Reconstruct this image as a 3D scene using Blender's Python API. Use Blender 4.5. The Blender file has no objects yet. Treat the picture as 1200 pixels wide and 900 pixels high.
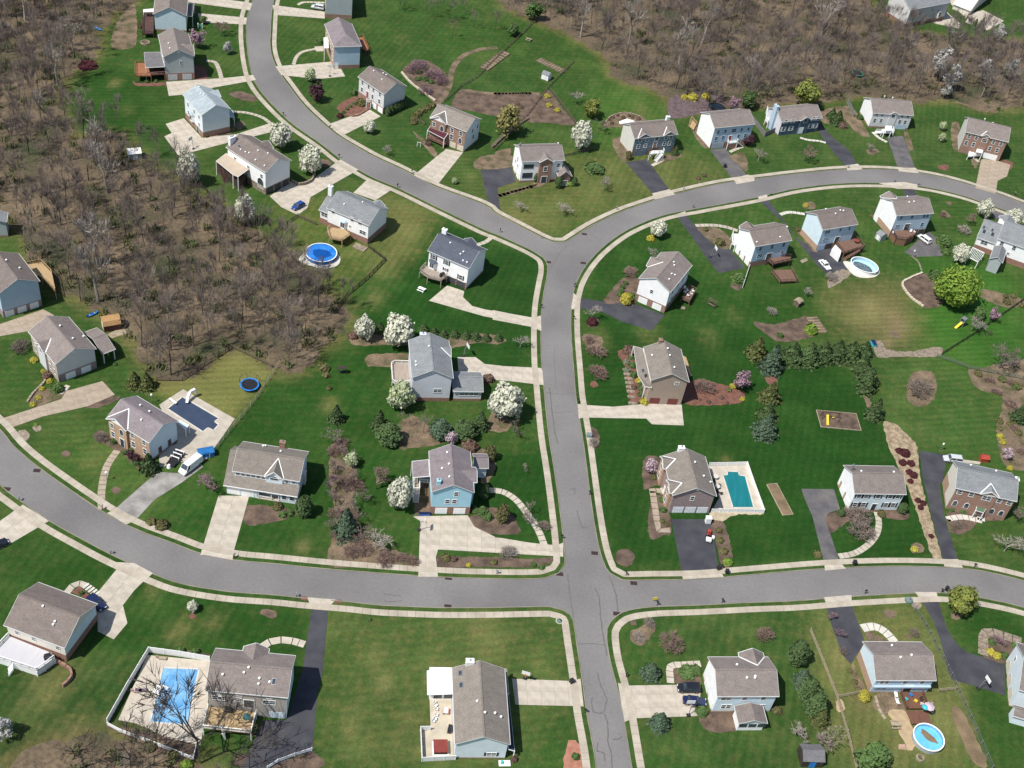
import bpy, bmesh, math, random
import numpy as np
from mathutils import Vector, Matrix
from mathutils.geometry import tessellate_polygon

SC = bpy.context.scene
COL = SC.collection
rnd = random.Random(7)
PI = math.pi

# ------------------------------------------------------------------ camera
FOC, NU, NV, CAMH = 1425.0, 330.0, 2000.0, 205.0     # focal length and nadir point found from the houses' verticals
_d = Vector((NU - 600.0, NV - 450.0, FOC)).normalized()          # world down in camera axes (x right, y down, z forward)
_f = (Vector((0, 0, 1)) - _d * _d.z).normalized()
_r = _d.cross(_f)
cam = bpy.data.cameras.new('camera')
camo = bpy.data.objects.new('camera', cam); COL.objects.link(camo)
cam.sensor_width = 36.0
cam.lens = FOC / 1200.0 * 36.0
cam.clip_end = 20000.0
cam.clip_start = 1.0
def _w(v):
    return Vector((v.dot(_r), v.dot(_f), -v.dot(_d)))
cx, cy, cz = _w(Vector((1, 0, 0))), _w(Vector((0, -1, 0))), _w(Vector((0, 0, -1)))
camo.matrix_world = Matrix(((cx.x, cy.x, cz.x, 0), (cx.y, cy.y, cz.y, 0), (cx.z, cy.z, cz.z, CAMH), (0, 0, 0, 1)))
SC.camera = camo

# ------------------------------------------------------------------ light
SUN_AZ, SUN_EL = math.radians(219.0), math.radians(57.0)         # direction towards the sun, from +x
world = bpy.data.worlds.new('World'); SC.world = world
world.use_nodes = True
wn = world.node_tree.nodes; wl = world.node_tree.links
bg = wn['Background']
sky = wn.new('ShaderNodeTexSky'); sky.sky_type = 'NISHITA'; sky.sun_disc = False
sky.sun_elevation = SUN_EL
sky.sun_rotation = PI / 2 - SUN_AZ
sky.air_density = 1.0; sky.dust_density = 1.0; sky.ozone_density = 1.0
wl.new(sky.outputs[0], bg.inputs[0]); bg.inputs[1].default_value = 0.115
sun = bpy.data.lights.new('sun', 'SUN'); sun.energy = 5.0; sun.angle = math.radians(0.53); sun.color = (1.0, 0.96, 0.9)
suno = bpy.data.objects.new('sun', sun); COL.objects.link(suno)
sdir = Vector((math.cos(SUN_AZ) * math.cos(SUN_EL), math.sin(SUN_AZ) * math.cos(SUN_EL), math.sin(SUN_EL)))
suno.rotation_euler = sdir.to_track_quat('Z', 'Y').to_euler()
suno.location = sdir * 400
SC.view_settings.view_transform = 'Standard'; SC.view_settings.look = 'None'
SC.view_settings.exposure = 0.15; SC.view_settings.gamma = 1.0
SC.cycles.max_bounces = 5

# ------------------------------------------------------------------ survey: reading of the photograph turned into ground points
def U(u, v, h=0.0):
    r = Vector((u - 600.0, v - 450.0, FOC)); t = (CAMH - h) / r.dot(_d)
    return Vector((t * r.dot(_r), t * r.dot(_f), h))
TO = [(0, 0), (0, 0), (300, 0), (580, 0), (880, 0), (0, 220), (300, 220), (580, 220), (880, 220),
      (0, 440), (300, 440), (580, 440), (880, 440), (0, 660), (300, 660), (580, 660), (880, 660)]
def T(r, x, y):
    return (x, y) if r == 0 else (TO[r][0] + x / 3.75, TO[r][1] + y / 3.75)
def P(r, s, h=0.0):
    """'x,y x,y ...' on survey sheet r -> list of ground points"""
    return [U(*T(r, *map(float, q.split(','))), h) for q in s.split()]
def G(r, x, y, h=0.0):
    return U(*T(r, x, y), h)

# ------------------------------------------------------------------ materials
MATS = {}
def lin(c):
    c = c / 255.0
    return c / 12.92 if c <= 0.04045 else ((c + 0.055) / 1.055) ** 2.4
def S(r, g, b, k=1.42):
    return (lin(r) / k, lin(g) / k, lin(b) / k)
def mat(name, c1, c2=None, scale=1.0, rough=0.85, c3=None, detail=4.0, stretch=None, fine=0.0, finescale=20.0, spec=0.3, metal=0.0,
        rand=0.0, bump=0.0, coords='Object', lo=0.35, hi=0.65, back=0.0):
    if name in MATS: return MATS[name]
    m = bpy.data.materials.new(name); m.use_nodes = True
    N, L = m.node_tree.nodes, m.node_tree.links
    b = N['Principled BSDF']; b.inputs['Roughness'].default_value = rough
    b.inputs['Specular IOR Level'].default_value = spec; b.inputs['Metallic'].default_value = metal
    tc = N.new('ShaderNodeTexCoord')
    vec = tc.outputs[coords]
    if coords == 'Object' and False: pass
    if stretch:
        mp = N.new('ShaderNodeMapping'); mp.inputs['Scale'].default_value = stretch; L.new(vec, mp.inputs['Vector']); vec = mp.outputs[0]
    cur = None
    if c2 is None: c2 = tuple(x * 0.82 for x in c1)
    nz = N.new('ShaderNodeTexNoise'); nz.inputs['Scale'].default_value = scale; nz.inputs['Detail'].default_value = detail
    L.new(vec, nz.inputs['Vector'])
    rp = N.new('ShaderNodeValToRGB'); rp.color_ramp.elements[0].position = lo; rp.color_ramp.elements[1].position = hi
    rp.color_ramp.elements[0].color = (*c1, 1); rp.color_ramp.elements[1].color = (*c2, 1)
    if c3:
        e = rp.color_ramp.elements.new((lo + hi) / 2 + 0.02); e.color = (*c3, 1)
    L.new(nz.outputs['Fac'], rp.inputs['Fac']); cur = rp.outputs[0]
    if fine > 0:
        n2 = N.new('ShaderNodeTexNoise'); n2.inputs['Scale'].default_value = finescale; n2.inputs['Detail'].default_value = 2.0
        L.new(vec, n2.inputs['Vector'])
        mr = N.new('ShaderNodeMapRange'); mr.inputs['From Min'].default_value = 0.25; mr.inputs['From Max'].default_value = 0.75
        mr.inputs['To Min'].default_value = 1 - fine; mr.inputs['To Max'].default_value = 1 + fine
        L.new(n2.outputs['Fac'], mr.inputs['Value'])
        mx = N.new('ShaderNodeVectorMath'); mx.operation = 'SCALE'
        L.new(cur, mx.inputs[0]); L.new(mr.outputs[0], mx.inputs['Scale']); cur = mx.outputs[0]
    if rand > 0:
        oi = N.new('ShaderNodeObjectInfo')
        mr = N.new('ShaderNodeMapRange'); mr.inputs['To Min'].default_value = 1 - rand; mr.inputs['To Max'].default_value = 1 + rand
        L.new(oi.outputs['Random'], mr.inputs['Value'])
        mx = N.new('ShaderNodeVectorMath'); mx.operation = 'SCALE'
        L.new(cur, mx.inputs[0]); L.new(mr.outputs[0], mx.inputs['Scale']); cur = mx.outputs[0]
    L.new(cur, b.inputs['Base Color'])
    if bump > 0:
        bp = N.new('ShaderNodeBump'); bp.inputs['Strength'].default_value = bump; bp.inputs['Distance'].default_value = 0.05
        L.new(nz.outputs['Fac'], bp.inputs['Height']); L.new(bp.outputs[0], b.inputs['Normal'])
    if back > 0:
        tr = N.new('ShaderNodeBsdfTranslucent'); ms = N.new('ShaderNodeMixShader'); ms.inputs[0].default_value = back
        L.new(cur, tr.inputs['Color']); L.new(b.outputs[0], ms.inputs[1]); L.new(tr.outputs[0], ms.inputs[2])
        L.new(ms.outputs[0], N['Material Output'].inputs['Surface'])
    MATS[name] = m
    return m
def dim(c, k): return tuple(x * k for x in c)

M_CONC = mat('concrete', S(216, 205, 188), S(194, 184, 167), 0.5, 0.9, fine=0.05, finescale=3, rand=0.06)
M_WALK = mat('sidewalk_concrete', S(208, 197, 178), S(184, 173, 155), 0.3, 0.9, fine=0.06, finescale=2.5)
M_WALK2 = mat('new_concrete', S(236, 230, 218), S(216, 210, 198), 0.6, 0.9)
M_TAN = mat('tan_aggregate', S(190, 174, 154), S(172, 156, 136), 0.6, 0.9, fine=0.06, rand=0.05)
M_JOINT = mat('joint_dirt', S(150, 140, 120), S(120, 112, 96), 2, 0.95)
M_ASPH = mat('driveway_asphalt', S(66, 66, 73), S(84, 84, 89), 0.25, 0.85, fine=0.1, finescale=4)
M_ASPH2 = mat('worn_asphalt', S(96, 94, 98), S(120, 116, 114), 0.3, 0.9, fine=0.1, finescale=4)
M_GRAVEL = mat('gravel', S(178, 174, 168), S(140, 136, 130), 0.35, 0.95, fine=0.22, finescale=7)
M_MULCH = mat('mulch', S(128, 108, 92), S(88, 74, 64), 0.4, 0.95, detail=7, fine=0.25, finescale=3)
M_REDM = mat('red_mulch', S(142, 100, 84), S(116, 80, 70), 0.8, 0.95, fine=0.15, finescale=5)
M_TANB = mat('tan_bed', S(146, 126, 102), S(92, 90, 58), 0.3, 0.95, c3=S(122, 106, 86), detail=9, fine=0.3, finescale=2.2)
M_PEBB = mat('pebbles', S(190, 172, 142), S(142, 124, 100), 0.8, 0.95, detail=7, fine=0.3, finescale=3)
M_DIRT = mat('dirt', S(150, 128, 100), S(120, 104, 80), 0.35, 0.95, fine=0.15, finescale=4)
M_WOODF = mat('leaf_litter', S(134, 117, 94), S(66, 76, 46), 0.07, 0.95, c3=S(106, 93, 74), detail=10, fine=0.35, finescale=1.1, lo=.3, hi=.72)
M_WHITE = mat('white_paint', (0.8, 0.8, 0.78), (0.74, 0.74, 0.72), 0.8, 0.6)
M_TRIM = mat('white_trim', (0.78, 0.78, 0.76), (0.72, 0.72, 0.7), 0.8, 0.6)
M_FASC = mat('fascia_paint', (0.62, 0.62, 0.6), (0.54, 0.54, 0.52), 0.6, 0.6)
M_GLASS = mat('window_glass', (0.03, 0.04, 0.05), (0.06, 0.075, 0.09), 1.5, 0.12, spec=0.6)
M_BLACK = mat('black_paint', (0.015, 0.015, 0.018), (0.025, 0.025, 0.028), 3, 0.5)
M_SHUT = mat('dark_shutter', (0.03, 0.035, 0.045), (0.04, 0.045, 0.055), 3, 0.6)
M_DKOPEN = mat('open_bay_shade', (0.05, 0.05, 0.055), (0.07, 0.07, 0.07), 2, 0.7)  # shade inside open garage bays, painted as a dark door panel
M_BRICK = mat('brick', (0.29, 0.165, 0.125), (0.225, 0.125, 0.095), 1.6, 0.9, fine=0.12, finescale=9)
M_BRICK2 = mat('brown_brick', (0.30, 0.19, 0.145), (0.24, 0.145, 0.11), 1.6, 0.9, fine=0.12, finescale=9)
M_BRICKM = mat('mauve_brick', (0.30, 0.235, 0.225), (0.25, 0.195, 0.19), 1.6, 0.9, fine=0.1, finescale=9)
M_BRICKT = mat('tan_brick', (0.42, 0.29, 0.20), (0.36, 0.24, 0.165), 1.6, 0.9, fine=0.1, finescale=9)
M_STONE = mat('stone', S(176, 160, 140), S(130, 118, 104), 1.4, 0.95, fine=0.15, rand=0.12)
M_DECK = mat('deck_brown', S(142, 112, 94), S(118, 92, 80), 0.9, 0.85, stretch=(6, 0.4, 1))
M_DECKR = mat('deck_red', S(134, 94, 76), S(112, 78, 64), 0.9, 0.85, stretch=(6, 0.4, 1))
M_DECKO = mat('deck_orange', S(178, 124, 90), S(154, 104, 76), 0.9, 0.85, stretch=(6, 0.4, 1))
M_DECKT = mat('deck_tan', S(206, 178, 136), S(184, 156, 116), 0.9, 0.85, stretch=(6, 0.4, 1))
M_DECKG = mat('deck_grey', S(186, 172, 158), S(164, 150, 138), 0.9, 0.85, stretch=(6, 0.4, 1))
M_DECKD = mat('deck_dark', S(104, 76, 70), S(84, 62, 58), 0.9, 0.85)
M_TIMB = mat('weathered_timber', S(126, 112, 96), S(98, 88, 76), 1.2, 0.9, rand=0.1)
M_TIMBD = mat('dark_timber', S(78, 70, 62), S(58, 52, 46), 1.2, 0.9, rand=0.1)
M_TIMBL = mat('pale_timber', S(188, 174, 150), S(160, 146, 122), 1.2, 0.9, rand=0.1)
M_BARK = mat('bark', (0.085, 0.068, 0.056), (0.05, 0.04, 0.034), 1.5, 0.95, rand=0.25)
M_TWIG = mat('bare_twigs', (0.225, 0.18, 0.152), (0.135, 0.108, 0.092), 0.6, 0.95, rand=0.3)
M_TWIGL = mat('pale_twigs', (0.34, 0.30, 0.26), (0.24, 0.21, 0.185), 0.6, 0.95, rand=0.2)
M_TWIGR = mat('reddish_twigs', (0.25, 0.17, 0.14), (0.17, 0.115, 0.1), 0.6, 0.95, rand=0.15)
M_TWIGP = mat('purple_twigs', (0.24, 0.155, 0.17), (0.15, 0.1, 0.11), 0.6, 0.95, rand=0.1)
M_METAL = mat('grey_metal', (0.35, 0.36, 0.37), (0.28, 0.29, 0.3), 2, 0.45, metal=0.5)
M_TYRE = mat('tyre_rubber', (0.02, 0.02, 0.02), (0.03, 0.03, 0.03), 4, 0.8)
M_BLUE = mat('blue_plastic', (0.02, 0.16, 0.5), (0.03, 0.22, 0.6), 1.5, 0.5)
M_YELL = mat('yellow_plastic', (0.75, 0.58, 0.05), (0.68, 0.5, 0.04), 2, 0.5)
M_RED = mat('red_paint', (0.38, 0.06, 0.04), (0.3, 0.05, 0.035), 2, 0.5)
M_PINK = mat('pink_plastic', (0.56, 0.44, 0.48), (0.5, 0.39, 0.43), 2, 0.6)
M_TEAL = mat('teal_plastic', (0.05, 0.45, 0.5), (0.04, 0.38, 0.44), 2, 0.6)

def roofm(name, c):
    return mat(name, S(*c), tuple(x * 0.76 for x in S(*c)), 2.2, 0.95, fine=0.13, finescale=0.5, detail=6, stretch=(1, 1.6, 1.6), rand=.07)
R_TAUPE = roofm('taupe_shingles', (151, 140, 134)); R_BROWN = roofm('brown_shingles', (143, 131, 124)); R_GREY = roofm('grey_shingles', (152, 156, 158))
R_BLUE = roofm('blue_grey_shingles', (100, 105, 118)); R_PALE = roofm('pale_blue_shingles', (186, 198, 202)); R_MAUVE = roofm('mauve_shingles', (150, 140, 142))
R_WARM = roofm('warm_grey_shingles', (153, 144, 134)); R_DKGR = roofm('dark_grey_shingles', (128, 126, 128)); R_MAROON = roofm('maroon_shingles', (96, 48, 60))
def siding(name, c): return mat(name, c, dim(c, 0.93), 0.7, 0.75)
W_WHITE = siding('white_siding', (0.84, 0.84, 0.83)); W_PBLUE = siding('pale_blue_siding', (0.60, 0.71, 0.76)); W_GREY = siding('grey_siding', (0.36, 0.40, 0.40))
W_LGREY = siding('light_grey_siding', (0.58, 0.58, 0.57)); W_NAVY = siding('slate_blue_and_shaded_siding', (0.16, 0.215, 0.25)); W_DNAVY = siding('navy_front', (0.075, 0.105, 0.15)); W_TAN = siding('tan_siding', (0.36, 0.28, 0.22))  # slate blue doubles as painted shade on the twin gabled front
W_CREAM = siding('cream_siding', (0.66, 0.62, 0.54)); W_TAUPE = siding('taupe_siding', (0.38, 0.34, 0.30)); W_SKY = siding('sky_blue_siding', (0.34, 0.58, 0.68))
W_MIST = siding('mist_siding', (0.66, 0.73, 0.76)); W_LAV = siding('lavender_grey_siding', (0.58, 0.59, 0.63)); W_SAGE = siding('sage_siding', (0.60, 0.59, 0.53))
W_BLUEG = siding('blue_grey_and_shaded_siding', (0.42, 0.53, 0.62))  # also clads fronts turned from the sun, their shade put into the colour

# ------------------------------------------------------------------ mesh helpers
class MB:
    def __init__(s): s.v, s.f = [], []
    def face(s, pts):
        n = len(s.v); s.v += [tuple(p) for p in pts]; s.f.append(tuple(range(n, n + len(pts)))); return s
    def hexa(s, b, t):
        n = len(s.v); s.v += [tuple(p) for p in b] + [tuple(p) for p in t]
        s.f += [(n + 3, n + 2, n + 1, n), (n + 4, n + 5, n + 6, n + 7)]
        for i in range(4): j = (i + 1) % 4; s.f.append((n + i, n + j, n + 4 + j, n + 4 + i))
        return s
    def box(s, x0, x1, y0, y1, z0, z1):
        return s.hexa([(x0, y0, z0), (x1, y0, z0), (x1, y1, z0), (x0, y1, z0)], [(x0, y0, z1), (x1, y0, z1), (x1, y1, z1), (x0, y1, z1)])
    def prism(s, pts, z0, z1):
        """closed prism over a polygon (any shape)"""
        a = sum(pts[i][0] * pts[(i + 1) % len(pts)][1] - pts[(i + 1) % len(pts)][0] * pts[i][1] for i in range(len(pts)))
        if a < 0: pts = pts[::-1]
        n = len(s.v); k = len(pts)
        s.v += [(p[0], p[1], z0) for p in pts] + [(p[0], p[1], z1) for p in pts]
        for t in tessellate_polygon([[Vector((p[0], p[1], 0)) for p in pts]]):
            q = [Vector((*pts[i][:2], 0)) for i in t]
            if (q[1] - q[0]).cross(q[2] - q[0]).z < 0: t = t[::-1]
            s.f.append(tuple(n + k + i for i in t)); s.f.append(tuple(n + i for i in reversed(t)))
        for i in range(k): j = (i + 1) % k; s.f.append((n + i, n + j, n + k + j, n + k + i))
        return s
    def plate(s, pts, th):
        """a planar 3-D polygon given thickness straight down"""
        n = len(s.v); k = len(pts)
        s.v += [tuple(p) for p in pts] + [(p[0], p[1], p[2] - th) for p in pts]
        s.f.append(tuple(range(n, n + k))); s.f.append(tuple(range(n + 2 * k - 1, n + k - 1, -1)))
        for i in range(k): j = (i + 1) % k; s.f.append((n + j, n + i, n + k + i, n + k + j))
        return s
    def bar(s, a, b, w, h=None):
        a, b = Vector(a), Vector(b); h = h or w; d = (b - a)
        if d.length < 1e-6: return s
        d.normalize(); up = Vector((0, 0, 1)) if abs(d.z) < 0.95 else Vector((1, 0, 0))
        x = d.cross(up).normalized() * w / 2; y = x.cross(d).normalized() * h / 2
        q = [-x - y, x - y, x + y, -x + y]
        return s.hexa([a + e for e in q], [b + e for e in q])
    def cyl(s, c, r, z0, z1, n=12, r1=None, cap=True):
        r1 = r if r1 is None else r1; k = len(s.v)
        for z, rr in ((z0, r), (z1, r1)):
            s.v += [(c[0] + rr * math.cos(2 * PI * i / n), c[1] + rr * math.sin(2 * PI * i / n), z) for i in range(n)]
        for i in range(n): j = (i + 1) % n; s.f.append((k + i, k + j, k + n + j, k + n + i))
        if cap: s.f.append(tuple(k + n + i for i in range(n))); s.f.append(tuple(k + n - 1 - i for i in range(n)))
        return s
    def ring(s, c, r0, r1, z0, z1, n=24, sx=1.0, rot=0.0):
        k = len(s.v); cr, sr = math.cos(rot), math.sin(rot)
        for rr, z in ((r0, z0), (r1, z0), (r1, z1), (r0, z1)):
            for i in range(n):
                x, y = rr * math.cos(2 * PI * i / n) * sx, rr * math.sin(2 * PI * i / n)
                s.v.append((c[0] + x * cr - y * sr, c[1] + x * sr + y * cr, z))
        for a in range(4):
            b = (a + 1) % 4
            for i in range(n): j = (i + 1) % n; s.f.append((k + a * n + i, k + a * n + j, k + b * n + j, k + b * n + i))
        return s
    def tube(s, pts, r, n=5):
        pts = [Vector(p) for p in pts]
        for a, b in zip(pts, pts[1:]): s.bar(a, b, 2 * r)
        return s
    def mesh(s, name, m):
        me = bpy.data.meshes.new(name); me.from_pydata(s.v, [], s.f); me.update()
        if m: me.materials.append(m)
        return me
    def build(s, name, m, parent=None, smooth=False):
        me = s.mesh(name, m)
        if smooth: me.shade_smooth()
        return link(name, me, parent)
def link(name, me, parent=None, loc=None, rz=0.0, sc=None):
    o = bpy.data.objects.new(name, me); COL.objects.link(o)
    if parent: o.parent = parent
    if loc is not None: o.location = loc
    if rz: o.rotation_euler = (0, 0, rz)
    if sc: o.scale = sc
    return o
def tag(o, label=None, cat=None, group=None, kind=None):
    if label: o['label'] = label
    if cat: o['category'] = cat
    if group: o['group'] = group
    if kind: o['kind'] = kind
    return o
def thing(name, label, cat, loc=(0, 0, 0), rz=0.0, group=None):
    return tag(link(name, None, None, loc, rz), label, cat, group)
def copy_tree(o, parent=None):
    c = o.copy(); COL.objects.link(c); c.parent = parent
    for ch in list(o.children): copy_tree(ch, c)
    return c
def smooth(pts, step=1.0, closed=False):
    """Catmull-Rom through points"""
    P_ = [Vector((p[0], p[1])) for p in pts]; n = len(P_); out = []
    for i in range(n if closed else n - 1):
        p1, p2 = P_[i], P_[(i + 1) % n]
        p0 = P_[(i - 1) % n] if closed or i > 0 else p1 * 2 - p2
        p3 = P_[(i + 2) % n] if closed or i + 2 < n else p2 * 2 - p1
        k = max(1, int((p2 - p1).length / step))
        for j in range(k):
            t = j / k
            out.append(0.5 * (2 * p1 + (p2 - p0) * t + (2 * p0 - 5 * p1 + 4 * p2 - p3) * t * t + (3 * p1 - p0 - 3 * p2 + p3) * t ** 3))
    if not closed: out.append(P_[-1])
    return out
def offset(pl, d):
    """polyline shifted sideways to its left by d"""
    out = []
    for i in range(len(pl)):
        a = pl[max(i - 1, 0)]; b = pl[min(i + 1, len(pl) - 1)]; t = (b - a)
        if t.length < 1e-9: t = Vector((1, 0))
        t.normalize(); out.append(pl[i] + Vector((-t.y, t.x)) * d)
    return out
def inpoly(x, y, poly):
    c = False; n = len(poly); j = n - 1
    for i in range(n):
        xi, yi = poly[i][0], poly[i][1]; xj, yj = poly[j][0], poly[j][1]
        if (yi > y) != (yj > y) and x < (xj - xi) * (y - yi) / (yj - yi) + xi: c = not c
        j = i
    return c
def clip_cell(poly, a, b, c):
    """keep the part of poly where a x + b y <= c"""
    out = []; n = len(poly)
    for i in range(n):
        p, q = poly[i], poly[(i + 1) % n]; dp = a * p[0] + b * p[1] - c; dq = a * q[0] + b * q[1] - c
        if dp <= 0: out.append(p)
        if dp * dq < 0: t = dp / (dp - dq); out.append((p[0] + (q[0] - p[0]) * t, p[1] + (q[1] - p[1]) * t))
    return out
def area(p):
    return abs(sum(p[i][0] * p[(i + 1) % len(p)][1] - p[(i + 1) % len(p)][0] * p[i][1] for i in range(len(p)))) / 2

# ------------------------------------------------------------------ ground: one sheet to the horizon, lawn tint per lot
def axis(far0, a, b, st, far1):
    return np.concatenate([np.array(far0, float), np.arange(a, b + st / 2, st), np.array(far1, float)])
GX = axis([-9000, -3000, -1200, -600, -380], -290, 290, 1.25, [380, 600, 1200, 3000, 9000])
GY = axis([-3000, -1000, -300, -60, 20], 60, 640, 1.25, [720, 900, 1400, 3000, 6000, 12000])
nx, ny = len(GX), len(GY)
XX, YY = np.meshgrid(GX, GY)
def blur(a, n):
    k = np.ones(2 * n + 1) / (2 * n + 1)
    for ax in (0, 1):
        p = np.pad(a, [(n, n) if i == ax else (0, 0) for i in range(2)], mode='edge')
        a = np.apply_along_axis(lambda r: np.convolve(r, k, 'valid'), ax, p)
    return a
def inmask(poly):
    c = np.zeros(XX.shape, bool); n = len(poly); j = n - 1
    for i in range(n):
        xi, yi, xj, yj = poly[i][0], poly[i][1], poly[j][0], poly[j][1]
        if abs(yj - yi) > 1e-9:
            c ^= ((yi > YY) != (yj > YY)) & (XX < (xj - xi) * (YY - yi) / (yj - yi) + xi)
        j = i
    return c.astype(float)
nrng = np.random.default_rng(5)
def vnoise(cell):
    w = int(1400 / cell) + 3; lat = nrng.random((w, w)); fx = (np.clip(XX, -650, 650) + 700) / cell; fy = (np.clip(YY, -100, 1200) + 150) / cell
    ix, iy = fx.astype(int), fy.astype(int); tx, ty = fx - ix, fy - iy; tx = tx * tx * (3 - 2 * tx); ty = ty * ty * (3 - 2 * ty)
    ix %= w - 1; iy %= w - 1
    return (lat[iy, ix] * (1 - tx) + lat[iy, ix + 1] * tx) * (1 - ty) + (lat[iy + 1, ix] * (1 - tx) + lat[iy + 1, ix + 1] * tx) * ty
LUSH, MIDG, OLIVE, DRY, STRAW, DIRTY = (38, 77, 27), (58, 90, 38), (88, 103, 53), (122, 121, 74), (150, 142, 94), (150, 130, 100)
tint = np.zeros(XX.shape + (3,)); tint[:] = S(*MIDG)
def zone(r, s, c, soft=2, k=1.0):
    m = blur(inmask(P(r, s)), soft) * k
    tint[:] = tint * (1 - m[..., None]) + np.array(S(*c)) * m[..., None]
zone(0, '420,230 640,300 636,380 612,440 400,440 415,380 470,330', LUSH)
zone(0, '690,300 760,255 840,330 960,330 1010,390 880,400 690,480', (45, 82, 30))
zone(0, '676,360 860,385 1000,440 1100,540 1090,660 720,668 690,600', LUSH)
zone(0, '1030,420 1170,450 1180,540 1100,540 1040,500', (66, 98, 44))
zone(0, '300,420 410,400 480,480 470,590 360,640 250,640 170,600', (45, 82, 30))
zone(0, '480,560 650,520 655,650 560,640', LUSH)
zone(0, '0,600 130,640 240,690 360,715 360,780 120,770 0,800', (45, 82, 30))
zone(0, '0,780 200,770 160,860 40,900 -20,900', (52, 80, 36))
zone(0, '380,715 655,715 680,800 600,900 370,900', (76, 98, 48), 3)
zone(0, '730,720 960,705 1010,900 750,900', (60, 90, 40))
zone(0, '560,200 760,170 870,200 660,270 560,240', OLIVE, 4)
zone(0, '580,240 640,250 660,272 600,268', (112, 116, 66), 3)
zone(0, '700,90 800,120 760,170 690,170', (70, 104, 44), 4)
zone(0, '950,720 1080,700 1150,900 1000,900 950,760', (104, 112, 62), 3)
zone(0, '172,455 280,410 320,435 268,500 200,470', (122, 126, 70), 1)
zone(0, '330,225 460,240 440,310 390,350 310,290', (84, 102, 48), 3)
zone(0, '450,225 510,250 480,300 440,330 450,280', (112, 116, 66), 3)
zone(0, '970,340 1080,330 1110,390 1060,410 1000,400', (124, 116, 76), 5, 0.8)
zone(0, '60,490 190,500 260,560 180,620 60,560', (62, 96, 40), 3)
zone(0, '100,80 200,100 210,190 130,170 70,130', (45, 82, 30), 4)
zone(0, '330,80 490,60 640,90 560,170 400,170', (54, 88, 38), 4)
zone(0, '880,130 1200,130 1200,235 880,205', (58, 90, 40), 4)
zone(0, '1060,280 1200,330 1200,460 1080,420', (60, 104, 38), 4)
zone(0, '880,220 1080,225 1200,262 1200,300 900,300', (60, 92, 40), 4)
zone(0, '1120,690 1200,720 1200,900 1150,900', (45, 82, 30), 3)
for (u_, v_, r_, c_, k_) in [(560, 735, 10, DRY, .5), (440, 770, 8, DRY, .55), (450, 800, 7, STRAW, .5), (520, 790, 14, DRY, .45), (480, 840, 10, DRY, .35),
        (580, 760, 12, DRY, .4), (410, 850, 8, DRY, .4), (1050, 380, 14, DIRTY, .6), (1040, 402, 6, DIRTY, .8), (1020, 360, 12, STRAW, .5), (850, 540, 6, DRY, .35),
        (210, 740, 10, DRY, .5), (250, 730, 9, DRY, .4), (60, 800, 14, DRY, .5), (90, 850, 10, DRY, .4), (180, 690, 8, DRY, .3), (355, 640, 6, STRAW, .5), (385, 475, 8, STRAW, .35),
        (440, 350, 10, DRY, .5), (700, 400, 14, OLIVE, .6), (830, 395, 12, OLIVE, .5), (760, 392, 14, OLIVE, .6), (1130, 855, 8, DIRTY, .6), (1010, 820, 9, DIRTY, .4), (985, 770, 8, STRAW, .45),
        (640, 90, 12, OLIVE, .5), (750, 130, 14, DRY, .35), (600, 215, 10, DRY, .4), (800, 200, 10, OLIVE, .6), (150, 130, 9, OLIVE, .5), (135, 98, 8, STRAW, .4), (110, 545, 14, OLIVE, .5),
        (860, 370, 10, OLIVE, .5), (920, 700, 6, DRY, .4), (1120, 800, 8, DRY, .5), (1085, 720, 12, OLIVE, .6), (470, 45, 14, OLIVE, .5), (530, 30, 10, OLIVE, .5), (350, 560, 7, OLIVE, .4)]:
    c0 = U(u_, v_); sx = r_ / 4.4; sy = r_ / 3.0
    m = np.exp(-(((XX - c0.x) / sx) ** 2 + ((YY - c0.y) / sy) ** 2)) * k_
    tint[:] = tint * (1 - m[..., None]) + np.array(S(*c_)) * m[..., None]
WL = P(0, '-140,250 -140,-70 160,-70 158,3 134,15 130,28 112,35 116,52 108,70 88,84 66,108 70,127 80,148 88,163 112,160 142,155 150,170 172,195 205,208 228,226 250,237 275,260 300,272 322,290 340,300 353,313 375,330 391,345 408,366 404,384 385,402 367,420 345,440 322,434 300,418 272,407 240,430 213,447 190,444 173,440 166,415 149,394 128,372 88,352 66,338 50,322 36,308 34,282 16,265 0,250')
WR = P(0, '590,-70 588,3 604,14 625,24 645,32 665,40 680,48 692,56 705,64 713,72 720,92 735,97 753,102 768,108 783,116 790,134 815,133 847,128 873,126 900,124 930,122 960,120 1008,112 1040,116 1067,120 1107,117 1130,123 1152,131 1180,128 1200,125 1300,124 1300,52 1200,48 1172,47 1147,45 1105,42 1067,37 1045,24 1029,11 1019,0 1010,-70')
WB = P(0, '-20,925 0,905 10,890 27,886 45,876 66,869 88,866 107,861 125,858 150,866 175,874 200,884 226,892 250,896 262,910 262,930')
for w_ in (WL, WR, WB):
    m = np.clip(blur(inmask(w_), 3) * 1.5, 0, .85) * (.5 + .5 * vnoise(3.0))
    tint[:] = tint * (1 - m[..., None]) + np.array(S(120, 106, 72)) * m[..., None]
n1, n2, n3 = vnoise(16), vnoise(5.5), vnoise(2.6)
thinness = np.clip((tint[..., 0] / tint[..., 1] - 0.2) / 0.45, 0.12, 1.0)      # how patchy the lawn is
dry = (np.clip((0.5 * n1 + 0.3 * n2 + 0.2 * n3 - 0.46) * 2.0, 0, 0.55) * thinness)[..., None]
tint[:] = tint * (1 - dry) + (tint * 0.45 + np.array(S(*DRY)) * 0.55) * dry
tint *= 1.0; tint *= (0.86 + 0.28 * n2 * (0.5 + n3))[..., None]
verts = np.stack([XX.ravel(), YY.ravel(), np.zeros(nx * ny)], 1)
ii = np.arange(nx * ny).reshape(ny, nx)
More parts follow.
